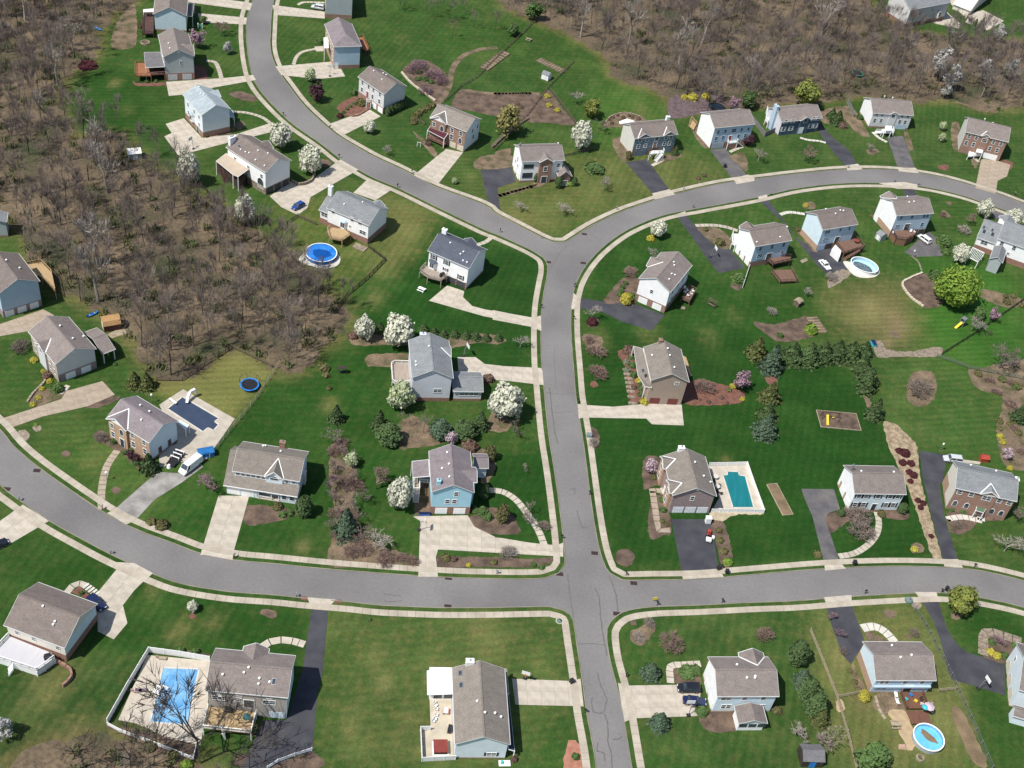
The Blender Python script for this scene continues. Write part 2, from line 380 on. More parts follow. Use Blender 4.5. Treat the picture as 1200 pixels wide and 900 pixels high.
quads = np.stack([ii[:-1, :-1].ravel(), ii[:-1, 1:].ravel(), ii[1:, 1:].ravel(), ii[1:, :-1].ravel()], 1)
gm = bpy.data.meshes.new('ground')
gm.vertices.add(len(verts)); gm.vertices.foreach_set('co', verts.ravel())
gm.loops.add(quads.size); gm.loops.foreach_set('vertex_index', quads.ravel().astype(np.int32))
gm.polygons.add(len(quads)); gm.polygons.foreach_set('loop_start', np.arange(0, quads.size, 4, dtype=np.int32))
gm.update(calc_edges=True)
at = gm.attributes.new('lawn', 'FLOAT_COLOR', 'POINT')
at.data.foreach_set('color', np.concatenate([tint.reshape(-1, 3), thinness.reshape(-1, 1)], 1).ravel())
mg = bpy.data.materials.new('lawn_grass'); mg.use_nodes = True
N, L = mg.node_tree.nodes, mg.node_tree.links
b = N['Principled BSDF']; b.inputs['Roughness'].default_value = 0.95; b.inputs['Specular IOR Level'].default_value = 0.1
av = N.new('ShaderNodeAttribute'); av.attribute_name = 'lawn'
geo = N.new('ShaderNodeNewGeometry')
def fac_noise(scale, lo, hi, detail=3.0, vec=None):
    z = N.new('ShaderNodeTexNoise'); z.inputs['Scale'].default_value = scale; z.inputs['Detail'].default_value = detail
    L.new(vec or geo.outputs['Position'], z.inputs['Vector'])
    r = N.new('ShaderNodeMapRange'); r.inputs['From Min'].default_value = 0.3; r.inputs['From Max'].default_value = 0.7
    r.inputs['To Min'].default_value = lo; r.inputs['To Max'].default_value = hi; L.new(z.outputs['Fac'], r.inputs['Value'])
    return r.outputs[0]
def mult(a, fac):
    m_ = N.new('ShaderNodeVectorMath'); m_.operation = 'SCALE'; L.new(a, m_.inputs[0]); L.new(fac, m_.inputs['Scale']); return m_.outputs[0]
thin = N.new('ShaderNodeMix'); thin.data_type = 'RGBA'; tm = N.new('ShaderNodeMath'); tm.operation = 'MULTIPLY'; L.new(fac_noise(0.45, -0.25, 0.42, 9.0), tm.inputs[0]); L.new(av.outputs['Alpha'], tm.inputs[1]); tm.use_clamp = True; L.new(tm.outputs[0], thin.inputs[0]); L.new(av.outputs['Color'], thin.inputs[6]); thin.inputs[7].default_value = (*S(132, 120, 74), 1)
cc = mult(thin.outputs[2], fac_noise(1.4, 0.84, 1.16)); cc = mult(cc, fac_noise(5.0, 0.76, 1.25, 2.0))
def stripes(rot, per):
    mp = N.new('ShaderNodeMapping'); mp.inputs['Rotation'].default_value = (0, 0, rot); L.new(geo.outputs['Position'], mp.inputs['Vector'])
    wv = N.new('ShaderNodeTexWave'); wv.inputs['Scale'].default_value = 2 * PI / per / 20.0; wv.inputs['Distortion'].default_value = 0.8
    wv.inputs['Detail Scale'].default_value = 0.3; wv.inputs['Detail'].default_value = 1.0
    L.new(mp.outputs[0], wv.inputs['Vector']); return wv.outputs['Fac']
w1, w2 = stripes(0.18, 2.0), stripes(1.25, 2.0)
sel = fac_noise(0.012, 0.0, 1.0, 0.0)
mxs = N.new('ShaderNodeMix'); L.new(sel, mxs.inputs[0]); L.new(w1, mxs.inputs[2]); L.new(w2, mxs.inputs[3])
r_ = N.new('ShaderNodeMapRange'); r_.inputs['To Min'].default_value = 0.91; r_.inputs['To Max'].default_value = 1.09; L.new(mxs.outputs[0], r_.inputs['Value'])
cc = mult(cc, r_.outputs[0])
L.new(cc, b.inputs['Base Color'])
gm.materials.append(mg)
tag(link('ground', gm), kind='structure')

def sheet(name, pts, z, m, parent=None, th=0.0, kind='structure'):
    mb = MB(); mb.prism(pts, z - max(th, 0.012), z) if th else None
    if not th:
        n = len(pts); mb.v = [(p[0], p[1], z) for p in pts]
        for t in tessellate_polygon([[Vector((p[0], p[1], 0)) for p in pts]]):
            q = [Vector(mb.v[i]) for i in t]
            mb.f.append(tuple(t) if (q[1] - q[0]).cross(q[2] - q[0]).z > 0 else tuple(reversed(t)))
    o = mb.build(name, m, parent)
    if kind and not parent: o['kind'] = kind
    return o
def ragged(pts, step, amp, seed=1):
    rr = random.Random(seed); q = smooth(pts, step, True); out = []
    for i, p in enumerate(q):
        a = q[i - 1]; b_ = q[(i + 1) % len(q)]; t = (b_ - a)
        t = t.normalized() if t.length > 1e-6 else Vector((1, 0))
        out.append(p + Vector((-t.y, t.x)) * rr.uniform(-amp, amp))
    return out
for s_, w_ in enumerate((WL, WR, WB)):
    sheet('woodland_floor', ragged(w_, 1.6, 1.5, s_), 0.008, M_WOODF)

# ------------------------------------------------------------------ roads, kerbs, sidewalks
K1 = '724,1060 709,980 704,940 699,900 695,873 688,836 683,799 676,753 672,727 668,720 660,715 645,711 620,711 567,712 519,712 487,711 445,709 407,705 359,701 320,697 267,693 213,684 179,672 133,651 95,631 56,609 16,581 0,568 -60,515 -170,420'
K2 = '-170,345 -60,440 -30,475 0,504 16,523 40,544 80,573 125,603 160,621 203,637 235,649 277,657 320,661 380,667 430,671 487,675 550,678 620,679 641,677 655,672 662,662 661,637 656,595 650,552 644,515 640,480 637,448 635,428 634,393 635,361 639,335 642,318 640,306 631,298 612,288 580,274 567,269 513,243 468,221 439,209 417,197 401,188 377,169 343,145 316,119 300,98 293,77 289,45 290,20 296,1 308,-40'
K3 = '338,-40 321,0 317,35 317,59 324,80 337,99 353,120 372,139 393,157 412,169 439,184 465,196 487,207 513,220 567,240 580,250 607,264 636,279 650,284 662,284 671,279 695,264 729,248 767,235 793,227 847,215 900,208 933,204 987,199 1040,199 1083,204 1120,212 1168,227 1195,237 1280,270 1420,345'
K4 = '1420,385 1280,300 1200,256 1179,247 1149,236 1120,227 1083,219 1040,215 987,215 933,221 884,232 820,244 783,251 756,260 729,273 705,291 689,308 677,327 671,345 669,361 669,393 672,433 674,460 677,480 683,517 688,555 694,600 700,635 706,657 714,672 729,680 767,680 820,679 880,674 965,667 1040,664 1104,665 1147,669 1200,681 1280,703 1440,755'
K5 = '1440,800 1280,740 1200,712 1147,700 1109,695 1072,695 997,699 933,704 880,706 820,709 767,711 737,715 722,722 711,737 713,767 721,799 729,833 740,900 748,940 756,980 776,1060'
CH = [smooth(P(0, k), 1.6) for k in (K1, K2, K3, K4, K5)]
M_ROAD = mat('road_asphalt', S(142, 139, 136), S(124, 121, 120), 0.05, 0.9, c3=S(133, 130, 128), detail=7, fine=0.09, finescale=1.6)
outl = []
for c in CH: outl += [tuple(p) for p in c]
sheet('road', outl, 0.014, M_ROAD)
DRIVES = []      # filled below: outlines of driveways, so kerbs drop where cars cross

def slabs(root, poly, m, size=3.0, z0=0.02, z1=0.055, ang=None, gap=0.03):
    """cast concrete slabs: the outline cut on a square grid, each slab its own part"""
    if ang is None:
        e = max(range(len(poly)), key=lambda i: (Vector(poly[i][:2]) - Vector(poly[(i + 1) % len(poly)][:2])).length)
        d = Vector(poly[(e + 1) % len(poly)][:2]) - Vector(poly[e][:2]); ang = math.atan2(d.y, d.x)
    ca, sa = math.cos(-ang), math.sin(-ang)
    q = [(p[0] * ca - p[1] * sa, p[0] * sa + p[1] * ca) for p in poly]
    x0, x1 = min(p[0] for p in q), max(p[0] for p in q); y0, y1 = min(p[1] for p in q), max(p[1] for p in q)
    nx_, ny_ = max(1, round((x1 - x0) / size)), max(1, round((y1 - y0) / size)); sx, sy = (x1 - x0) / nx_, (y1 - y0) / ny_
    for i in range(nx_):
        for j in range(ny_):
            c = q
            for a, b_, cc_ in ((-1, 0, -(x0 + i * sx + gap / 2)), (1, 0, x0 + (i + 1) * sx - gap / 2), (0, -1, -(y0 + j * sy + gap / 2)), (0, 1, y0 + (j + 1) * sy - gap / 2)):
                c = clip_cell(c, a, b_, cc_)
                if len(c) < 3: break
            if len(c) < 3 or area(c) < 0.12: continue
            c2 = []
            for p in c:
                if not c2 or (abs(p[0] - c2[-1][0]) + abs(p[1] - c2[-1][1])) > 1e-4: c2.append(p)
            if len(c2) < 3: continue
            w = [(p[0] * ca + p[1] * sa, -p[0] * sa + p[1] * ca) for p in c2]
            cxm = sum(p[0] for p in w) / len(w); cym = sum(p[1] for p in w) / len(w)
            o = MB().prism([(p[0] - cxm, p[1] - cym) for p in w], z0, z1 + rnd.uniform(-.004, .004)).build('slab', m, root); o.location = (cxm, cym, 0)
def drive_concrete(r, s, m=M_CONC, size=3.0, ang=None):
    pts = P(r, s); DRIVES.append(pts)
    o = sheet('driveway', pts, 0.026, M_JOINT); slabs(o, [tuple(p[:2]) for p in pts], m, size, 0.028, 0.055, ang)
    return o
def drive_sheet(r, s, m=M_ASPH, sm=False, name='driveway', z=0.03):
    pts = P(r, s); DRIVES.append(pts)
    return sheet(name, smooth(pts, 1.0, True) if sm else pts, z, m)
# concrete driveways
drive_concrete(1, '868,58 1085,78 1080,108 880,98')
drive_concrete(1, '800,-30 1110,14 1098,46 826,10')
drive_concrete(1, '730,360 858,352 1000,342 1112,330 1125,352 940,385 812,416 742,422')
drive_concrete(1, '728,545 808,520 888,606 1040,590 1198,538 1204,578 1000,628 862,664 782,682 722,600 755,585')
drive_concrete(2, '72,22 302,52 302,82 84,66')
drive_concrete(2, '85,292 345,270 347,305 372,300 392,336 272,348 112,330')
drive_concrete(2, '322,545 500,482 548,512 385,594')
drive_concrete(2, '692,772 835,655 910,670 795,816')
drive_concrete(0, '316,230 341,213 357,217 399,187 420,199 364,231 360,244 349,252 330,243')
drive_concrete(0, '414,226 432,209 461,221 440,235')
drive_concrete(4, '1012,698 1095,710 1140,725 1125,775 1084,795 1075,852 986,826', M_TAN)
drive_concrete(6, '840,430 915,455 910,482 950,520 1010,536 1240,575 1240,612 1000,565 760,497')
drive_concrete(7, '-10,538 162,573 202,562 204,630 160,612 -10,580')
drive_concrete(6, '885,745 965,745 1005,775 1080,783 1080,846 990,846 890,810')
drive_concrete(7, '30,784 208,793 214,868 30,846')
drive_concrete(11, '364,126 395,130 520,138 680,124 820,125 830,220 690,215 665,190 530,188 395,185 368,190')
drive_concrete(9, '15,188 130,150 270,104 290,70 450,25 505,85 385,136 190,180 55,228', M_TAN)
drive_concrete(5, '-40,612 0,600 190,535 238,560 128,630 5,652 -40,668', M_TAN, 4.0)
drive_concrete(9, '960,528 1095,530 1025,782 880,790')
drive_concrete(9, '-20,655 100,568 216,640 20,755 -20,775', M_CONC)
drive_concrete(13, '520,18 640,72 590,120 540,185 560,264 500,335 430,300 428,225 412,150', M_CONC)
drive_concrete(13, '478,-6 590,0 672,44 642,74 520,16')
drive_concrete(15, '75,508 330,518 376,508 390,630 350,628 90,622', M_CONC)
drive_concrete(15, '540,526 585,538 800,535 905,560 890,672 610,682 570,698')
drive_concrete(10, '690,620 930,615 960,665 1050,710 1200,735 1320,747 1350,735 1350,798 1340,796 1200,788 800,765 790,800 800,885 713,885 722,640')
drive_concrete(1, '1010,-60 1120,-50 1112,-15 1010,-20')
drive_concrete(4, '835,12 870,62 917,102 915,126 800,102')
drive_concrete(4, '870,-20 900,0 950,62 1020,45 1112,92 1040,134 940,98 950,84 880,20')
# asphalt and gravel driveways
drive_sheet(0, '563,199 599,196 605,213 583,220 586,246 573,241 569,225')
drive_sheet(3, '575,712 670,700 765,832 692,850')
drive_sheet(3, '945,660 1010,650 1106,770 1045,786', M_ASPH2)
drive_sheet(4, '282,535 302,540 360,605 430,660 468,722 415,728 370,680 310,600', M_ASPH)
drive_sheet(4, '598,602 668,598 722,740 645,738', M_ASPH2)
drive_sheet(8, '38,60 75,52 155,160 195,215 285,277 355,265 432,355 330,378 295,345 225,260 140,150')
drive_sheet(8, '668,0 715,0 738,60 680,60')
drive_sheet(8, '675,285 780,190 815,220 842,300 720,304', M_ASPH2)
drive_sheet(8, '1070,98 1125,118 1110,150 1060,128', M_ASPH2)
drive_sheet(7, '800,128 840,120 890,180 960,252 1030,270 1100,352 985,376 930,310 870,222')
drive_sheet(7, '370,485 480,500 625,515 745,560 690,628 560,590 470,545 368,530')
drive_sheet(11, '775,632 920,632 950,650 985,856 820,864')
drive_sheet(12, '222,498 365,500 392,590 345,602 330,640 390,822 322,826 270,620 235,540', M_ASPH2)
drive_sheet(12, '740,330 862,350 845,460 830,480 850,620 910,812 845,810 790,600 755,450')
drive_sheet(14, '245,195 318,198 292,480 272,560 247,832 185,842 60,900 -60,900 30,690 135,690 205,470')
drive_sheet(16, '332,180 440,172 480,290 500,345 440,445 400,400 350,260')
drive_sheet(16, '748,160 822,157 842,230 862,290 890,335 922,372 962,396 1010,410 1115,447 1117,582 1000,545 880,510 865,470 850,400 826,320 798,250')
drive_sheet(9, '500,592 650,460 700,425 790,430 880,380 892,402 800,470 680,545 595,637', M_GRAVEL, name='gravel_driveway')
# concrete aprons at the kerb
for r, s in ((14, '225,150 350,160 318,198 242,196'), (12, '322,824 390,820 418,850 325,858'), (12, '843,808 910,808 932,846 850,840'), (11, '820,862 985,854 1006,886 826,896'),
             (16, '332,182 320,150 442,140 442,174'), (16, '718,126 815,128 824,160 748,160'), (3, '1045,786 1108,768 1140,775 1140,796 1062,810'), (4, '415,728 470,720 492,745 425,750'),
             (4, '645,738 724,738 738,762 650,754'), (3, '692,850 766,832 792,856 700,876'), (7, '345,462 372,488 370,530 334,536'), (8, '30,40 70,30 76,54 38,62'),
             (7, '690,25 760,10 790,30 705,52'), (7, '795,118 836,104 842,122 802,130'), (4, '560,805 672,800 730,812 734,832 640,830'), (9, '470,605 505,590 596,636 555,656'), (9, '880,785 1025,780 1022,812 880,786')):
    pts = P(r, s); DRIVES.append(pts)
    o = sheet('driveway_apron', pts, 0.034, M_JOINT); slabs(o, [tuple(p[:2]) for p in pts], M_CONC, 2.6, 0.036, 0.062)

def in_drive(p): return any(inpoly(p[0], p[1], d) for d in DRIVES)
kb = MB()
for c in CH:
    a, b_ = offset(c, 0.0), offset(c, 0.17)
    for i in range(len(c) - 1):
        h = 0.045 if in_drive((a[i] + a[i + 1]) / 2) or in_drive((b_[i] + b_[i + 1]) / 2) else 0.13
        kb.hexa([(*a[i], 0.0), (*a[i + 1], 0.0), (*b_[i + 1], 0.0), (*b_[i], 0.0)], [(*a[i], h), (*a[i + 1], h), (*b_[i + 1], h), (*b_[i], h)])
M_KERB = mat('kerb_concrete', S(170, 164, 146), S(138, 134, 112), 0.25, 0.95, fine=0.1, finescale=2)
tag(kb.build('kerb', M_KERB), kind='structure')
def walk_along(c, d0, d1, a=0.0, b=1.0):
    n = len(c); c = c[int(a * (n - 1)):int(b * (n - 1)) + 1]
    p, q = offset(c, d0), offset(c, d1); mb = MB()
    for i in range(len(c) - 1):
        e = 0.012
        p0, p1 = p[i].lerp(p[i + 1], e), p[i].lerp(p[i + 1], 1 - e); q0, q1 = q[i].lerp(q[i + 1], e), q[i].lerp(q[i + 1], 1 - e)
        mb.hexa([(*p0, .03), (*p1, .03), (*q1, .03), (*q0, .03)], [(*p0, .08), (*p1, .08), (*q1, .08), (*q0, .08)])
    tag(mb.build('sidewalk', M_WALK), kind='structure')
walk_along(CH[0], 1.15, 2.65); walk_along(CH[1], 1.15, 2.65); walk_along(CH[2], 0.75, 2.2); walk_along(CH[3], 1.0, 2.5); walk_along(CH[4], 1.1, 2.6)
def path(r, s, w, m=M_CONC, z=0.06, step=1.2, name='garden_path', gap=0.05):
    c = smooth(P(r, s), step); p, q = offset(c, w / 2), offset(c, -w / 2); root = None; mb = MB()
    for i in range(len(c) - 1):
        p0, p1 = p[i].lerp(p[i + 1], gap), p[i].lerp(p[i + 1], 1 - gap); q0, q1 = q[i].lerp(q[i + 1], gap), q[i].lerp(q[i + 1], 1 - gap)
        mb.hexa([(*q0, .01), (*q1, .01), (*p1, .01), (*p0, .01)], [(*q0, z), (*q1, z), (*p1, z), (*p0, z)])
    return tag(mb.build(name, m), kind='structure')
path(1, '905,268 942,272 960,300 975,352', 1.4); path(1, '1020,492 1080,495 1150,515 1196,548', 1.2); path(2, '165,284 178,250 205,228 262,215', 1.2)
sheet('patio', P(2, '256,205 302,203 302,226 264,226'), 0.05, M_CONC)
path(2, '185,22 210,10 302,12', 1.2); path(3, '15,862 80,840 150,822 190,815 222,795', 1.6, M_TANB); path(3, '690,728 722,712 742,698', 1.2); path(3, '1032,668 1060,655 1088,645', 1.2)
path(4, '535,580 560,604 598,625', 1.2, M_WALK2); path(4, '945,664 975,690 1002,712', 1.2); path(4, '215,605 250,615 300,620 330,628', 1.1, M_WALK2)
path(6, '970,252 1010,238 1042,212', 1.3); path(7, '880,166 960,165 1020,174 1068,190', 1.4); path(8, '128,118 168,108 237,116', 1.3, M_WALK2)
path(11, '678,508 708,505 738,510', 1.4, M_TAN, step=1.6); path(11, '692,508 700,560 712,640 720,682 772,680', 1.5, M_TAN, step=1.6)
path(12, '552,600 562,640 555,690 520,740 455,782 385,795', 1.5); path(12, '860,632 930,622 1016,640', 1.6, M_WALK2); path(12, '868,632 880,690', 1.2, M_TANB); path(12, '1008,600 1012,640', 1.8, M_WALK2)
path(9, '448,590 445,545 450,480 470,400 515,330', 1.6, M_TAN); path(13, '292,132 318,100 350,88 380,100', 1.4); path(14, '20,372 60,346 110,337 160,342 215,358', 1.6)
path(15, '772,528 770,455 820,447 905,442', 1.5); path(10, '1022,505 1080,510 1140,545 1190,605 1240,680 1268,750', 1.6); path(16, '487,287 540,278 590,302 632,348', 2.0, M_WALK2)
path(16, '1020,405 1030,305 1110,318 1190,345', 2.2, M_STONE, step=1.4); path(2, '1062,862 1120,848 1200,825 1230,805', 1.5, M_TANB)
path(2, '1062,210 1000,215 930,235 885,270 862,310 848,380 822,430 790,462', 2.0, M_TANB); path(2, '915,398 1000,408 1080,412 1210,410', 1.4, M_TANB)
path(3, '-5,412 100,410 195,412', 1.4, M_TANB); path(5, '300,868 280,890 262,905', 1.2); path(4, '900,448 960,466 1020,490', 1.2, M_TANB)
path(8, '705,300 735,325 750,365', 0.5, M_STONE, step=0.9)
# flagstone stair path of single treads beside the tan house
t = tag(link('stone_stair_path', None), kind='structure')
c = smooth(P(7, '577,792 585,830 592,868 598,905 603,935 606,962'), 1.35)
for i in range(len(c) - 1):
    d = (c[i + 1] - c[i]).normalized(); o = MB().box(-0.5, 0.5, -1.05, 1.05, 0.0, 0.16).build('stone', M_STONE, t); o.location = (*((c[i] + c[i + 1]) / 2), 0); o.rotation_euler = (0, 0, math.atan2(d.y, d.x))
t = tag(link('stepping_path', None), kind='structure')
for q in smooth(P(13, '378,100 425,135'), 0.75):
    o = MB().box(-0.25, 0.25, -0.75, 0.75, 0.0, 0.1).build('step', M_WALK2, t); o.location = (q[0], q[1], 0); o.rotation_euler = (0, 0, -0.5)
# planting beds and bare patches
def bed(r, s, m=M_MULCH, z=0.04, name='planting_bed', sm=True, seed=1):
    return sheet(name, ragged(P(r, s), 0.7, .2, seed) if sm else P(r, s), z + rnd.uniform(-.006, .006), m)
bed(2, '862,470 900,395 1000,402 1110,410 1195,412 1240,470 1180,510 1060,512 960,490'); bed(3, '-5,415 95,412 200,412 140,520 60,500 0,480', M_MULCH, .031); bed(3, '215,408 240,400 300,480 350,548 240,540 140,525')
bed(2, '640,318 690,270 760,270 830,320 850,370 830,430 790,455 740,410 690,360', M_MULCH); bed(2, '356,470 440,424 498,470 440,510 398,508', M_REDM); bed(2, '955,720 985,690 1040,680 1120,680 1125,732 985,745', M_TANB)
bed(2, '690,580 720,600 780,650 800,700 770,680', M_TANB); bed(2, '260,720 310,735 335,712 290,700', M_MULCH)
bed(3, '480,540 520,505 580,495 640,510 665,535 580,555 490,560', M_TANB); bed(3, '515,625 560,605 580,690 560,712', M_TANB); bed(3, '760,460 790,420 900,400 980,400 1000,440 1010,480 900,500 780,520', mat('purple_mulch', S(126, 108, 108), S(98, 84, 86), .6, .95, fine=.2, finescale=5))
bed(3, '1030,690 1090,670 1112,730 1100,755 1065,720', M_TANB); bed(3, '855,545 885,530 935,640 905,640', M_TANB); bed(3, '20,660 70,650 70,735 0,735 0,670', M_TANB, sm=False); bed(3, '700,700 800,670 815,690 720,720', M_TANB)
bed(4, '295,515 330,480 440,470 500,560 520,600 470,590 400,520 340,545', M_TANB); bed(4, '505,662 545,655 565,668 530,682', M_TANB); bed(4, '670,590 690,585 712,650 695,662', M_TANB); bed(4, '880,550 915,545 915,640 890,660', M_TANB)
bed(4, '820,735 848,722 872,735 848,750', M_REDM); bed(4, '965,660 1000,705 985,740 965,700', M_TANB); bed(4, '1095,700 1150,715 1140,745 1120,730', M_REDM); bed(1, '1005,412 1060,402 1130,430 1100,446 1040,432', M_MULCH); bed(1, '488,200 520,90 590,20 600,180 560,215', M_TANB); bed(1, '615,188 640,176 662,188 638,202', M_TANB)
bed(1, '585,350 600,365 720,362 735,375 600,378', M_REDM); bed(1, '855,290 900,300 908,350 856,352', M_REDM); bed(1, '1030,545 1060,530 1075,560 1000,590 890,608', M_TANB)
bed(6, '415,640 470,600 560,640 680,690 560,692 430,690', M_TANB); bed(6, '480,770 495,735 600,728 668,732 668,785 490,785', M_TANB); bed(6, '850,660 960,640 1060,650 1100,668 1060,690 980,682 860,702', M_TANB)
bed(7, '475,500 520,440 560,400 620,392 600,440 560,500 500,510', M_MULCH); bed(7, '548,495 590,420 640,400 630,480 600,520', M_MULCH, .045); bed(7, '540,730 560,712 600,720 660,880 600,960 575,800', M_REDM); bed(11, '830,40 900,20 1000,40 1060,60 1100,80 1080,120 980,130 835,122', M_REDM)
bed(7, '888,172 960,170 1025,210 1040,255 1000,270 940,230', M_TANB); bed(7, '1035,420 1060,400 1090,420 1070,452 1040,440', M_MULCH); bed(7, '402,590 430,570 456,580 440,612 410,610', M_MULCH); bed(7, '415,860 440,850 455,870 432,878', M_REDM); bed(7, '385,650 430,645 475,665 460,700 400,695', M_TANB)
bed(8, '10,590 100,600 200,575 252,568 290,640 200,672 120,675 60,640', M_MULCH); bed(8, '662,420 750,378 830,400 850,470 830,520 760,525 700,470', M_MULCH); bed(8, '340,400 390,360 440,375 380,425 340,440', M_STONE); bed(8, '540,690 570,670 600,710 700,720 800,700 842,705 820,742 660,742 560,745', M_STONE); bed(8, '955,805 1010,800 1200,830 1200,900 1010,890', M_TANB)
bed(8, '1010,450 1050,450 1190,490 1190,520 1110,525 1010,480', M_TANB); bed(8, '225,70 270,62 285,90 240,92', M_TANB); bed(8, '835,105 855,103 878,125 848,132', M_TANB); bed(8, '855,65 878,62 880,78 860,74', M_TANB); bed(8, '610,640 625,625 652,650 640,662 615,655', M_TANB); bed(8, '195,735 250,690 290,660 330,800', M_TANB) if False else None
bed(8, '215,320 245,308 250,320 225,332', M_STONE, sm=False); bed(8, '200,190 225,195 290,270 280,282 240,240', M_TANB); bed(8, '60,840 85,815 120,850 100,880', M_REDM); bed(8, '460,810 480,830 500,900 480,900', M_TANB)
bed(11, '400,235 440,232 460,270 455,310 425,322 405,290', M_MULCH); bed(11, '655,370 720,360 725,440 740,520 690,540 672,690 700,720 750,700 775,690 740,500 690,490 655,500', M_MULCH, sm=True); bed(11, '740,515 765,600 775,680 735,670 705,560', M_MULCH, .036); bed(11, '530,790 560,762 600,772 614,810 580,840 540,828', M_MULCH)
bed(11, '952,655 1000,640 1035,740 1040,830 1000,850 975,760', M_MULCH); bed(11, '950,630 1000,640 1060,612 1180,612 1120,600 960,600', mat('pale_gravel', S(206, 192, 164), S(180, 166, 140), .8, .95, fine=.15, finescale=5))
bed(12, '580,212 610,206 645,220 700,275 728,310 745,440 760,520 800,660 838,806 802,806 760,690 700,520 650,410 605,310', M_PEBB); bed(12, '400,590 480,575 640,590 695,610 680,636 580,625 520,600 430,640 350,690', M_MULCH); bed(12, '330,620 380,600 420,640 350,690', M_MULCH, .036); bed(12, '700,755 730,733 762,755 745,782 710,780', M_TANB)
bed(12, '865,600 930,590 1100,620 1060,640 1000,640 980,670 930,695 880,690', M_MULCH); bed(12, '685,60 690,110 735,138 790,120 815,60 800,-10 740,-20 700,0', M_TANB); bed(12, '960,-5 1060,60 1105,100 1100,160 1080,230 1090,330 1120,400 1200,420 1290,440 1290,-40 1000,-30', M_TANB); bed(12, '460,0 478,-10 530,130 512,140', M_TANB)
bed(9, '125,115 160,60 230,60 300,60 305,105 240,110 150,142', M_TANB); bed(9, '142,222 165,215 185,235 160,248', M_STONE); bed(9, '70,255 110,240 132,265 100,292', M_STONE); bed(9, '265,340 285,330 312,342 290,360', M_MULCH); bed(9, '410,270 450,240 520,300 660,360 690,430 640,440 540,350 440,290', M_MULCH); bed(9, '485,500 510,488 532,500 512,525', M_MULCH); bed(9, '630,655 700,640 750,680 720,695 650,672', M_MULCH)
bed(9, '385,130 480,95 530,90 500,118 400,148', M_MULCH); bed(9, '1068,640 1085,575 1160,570 1290,590 1330,600 1230,640 1100,660', M_MULCH); bed(10, '318,832 352,640 322,480 335,300 400,320 445,430 425,570 500,720 700,800 702,838 500,834', M_TANB); bed(10, '600,250 640,200 700,180 770,230 850,270 800,306 690,318 630,322', M_TANB, .034)
bed(10, '930,640 960,610 1000,580 1110,600 1160,690 1060,700 990,690', M_MULCH); bed(10, '700,440 760,480 770,600 700,620', M_TANB); bed(10, '795,800 860,795 1060,800 1200,805 1310,800 1250,838 1000,842 800,842', M_MULCH); bed(10, '1000,640 1030,585 1090,600 1110,660', M_TANB, .036); bed(10, '1020,190 1060,160 1120,200 1100,245 1010,240', M_TANB); bed(10, '970,330 1040,340 1050,420 1000,480 980,420', M_TANB)
bed(13, '315,128 350,100 400,150 388,160', M_REDM, .05, sm=False); bed(13, '1140,212 1175,203 1210,210 1215,235 1175,242', M_MULCH); bed(14, '14,212 40,203 95,208 108,225 60,244 20,232', M_MULCH) if False else None
bed(13, '824,232 845,220 862,235 842,250', M_REDM); bed(13, '470,715 700,752 860,800 850,870 700,830 560,760', M_MULCH); bed(13, '740,392 860,385 930,405 920,412 745,405', M_MULCH); bed(14, '-70,840 100,870 200,840 260,830 280,900 -70,900', M_MULCH, .024); bed(14, '190,148 230,150 235,166 195,160', M_REDM) ; bed(14, '350,162 380,165 375,178 345,176', M_REDM)
bed(15, '590,310 640,280 690,250 705,290 660,350 620,362', M_TANB); bed(15, '785,465 880,470 905,525 800,528', M_MULCH); bed(15, '893,680 900,655 1050,655 1060,735 940,740 905,710', M_MULCH); bed(15, '300,880 325,780 355,775 375,820 385,920 310,930', mat('salmon_mulch', S(196, 140, 116), S(172, 118, 98), .8, .95, fine=.1, finescale=5)); bed(15, '590,255 615,252 622,272 598,275', M_MULCH)
bed(16, '575,220 600,206 640,212 630,238 590,242', M_TANB); bed(16, '675,318 695,312 705,330 685,336', M_TANB); bed(16, '500,305 520,300 600,345 520,345', M_TANB); bed(16, '1010,300 1110,315 1180,345 1115,440 1020,410', M_MULCH, .03); bed(16, '440,440 480,500 500,560 460,570', M_TANB); bed(16, '880,215 930,230 910,250 880,240', M_TANB)
bed(16, '880,650 920,640 1000,790 1040,890 980,880 920,760', M_DIRT, .012); bed(16, '700,165 730,155 752,185 730,205 710,190', M_STONE); bed(16, '540,590 620,570 680,650 560,655', M_TANB, .022); bed(16, '600,655 685,655 720,800 690,820 640,720', mat('sand', S(206, 182, 146), S(186, 162, 128), .8, .95))
bed(16, '370,605 395,600 415,640 385,655', mat('sand', (0.5, 0.4, 0.3)))

# ------------------------------------------------------------------ houses
MESH = {}
def cached(key, fn):
    if key not in MESH: MESH[key] = fn()
    return MESH[key]
def wframe(w, h, mul, m):
    mb = MB(); e = 0.11
    mb.box(-w / 2 - e, w / 2 + e, -.07, 0, h / 2, h / 2 + e); mb.box(-w / 2 - e, w / 2 + e, -.09, 0, -h / 2 - e, -h / 2)
    mb.box(-w / 2 - e, -w / 2, -.07, 0, -h / 2, h / 2); mb.box(w / 2, w / 2 + e, -.07, 0, -h / 2, h / 2)
    mb.box(-w / 2, w / 2, -.06, 0, -.03, .03)
    for k in range(1, mul): x = -w / 2 + w * k / mul; mb.box(x - .05, x + .05, -.065, 0, -h / 2, h / 2)
    return mb.mesh('window', m)
def wpane(w, h): return MB().box(-w / 2 + .005, w / 2 - .005, -.035, 0, -h / 2 + .005, h / 2 - .005).mesh('pane', M_GLASS)
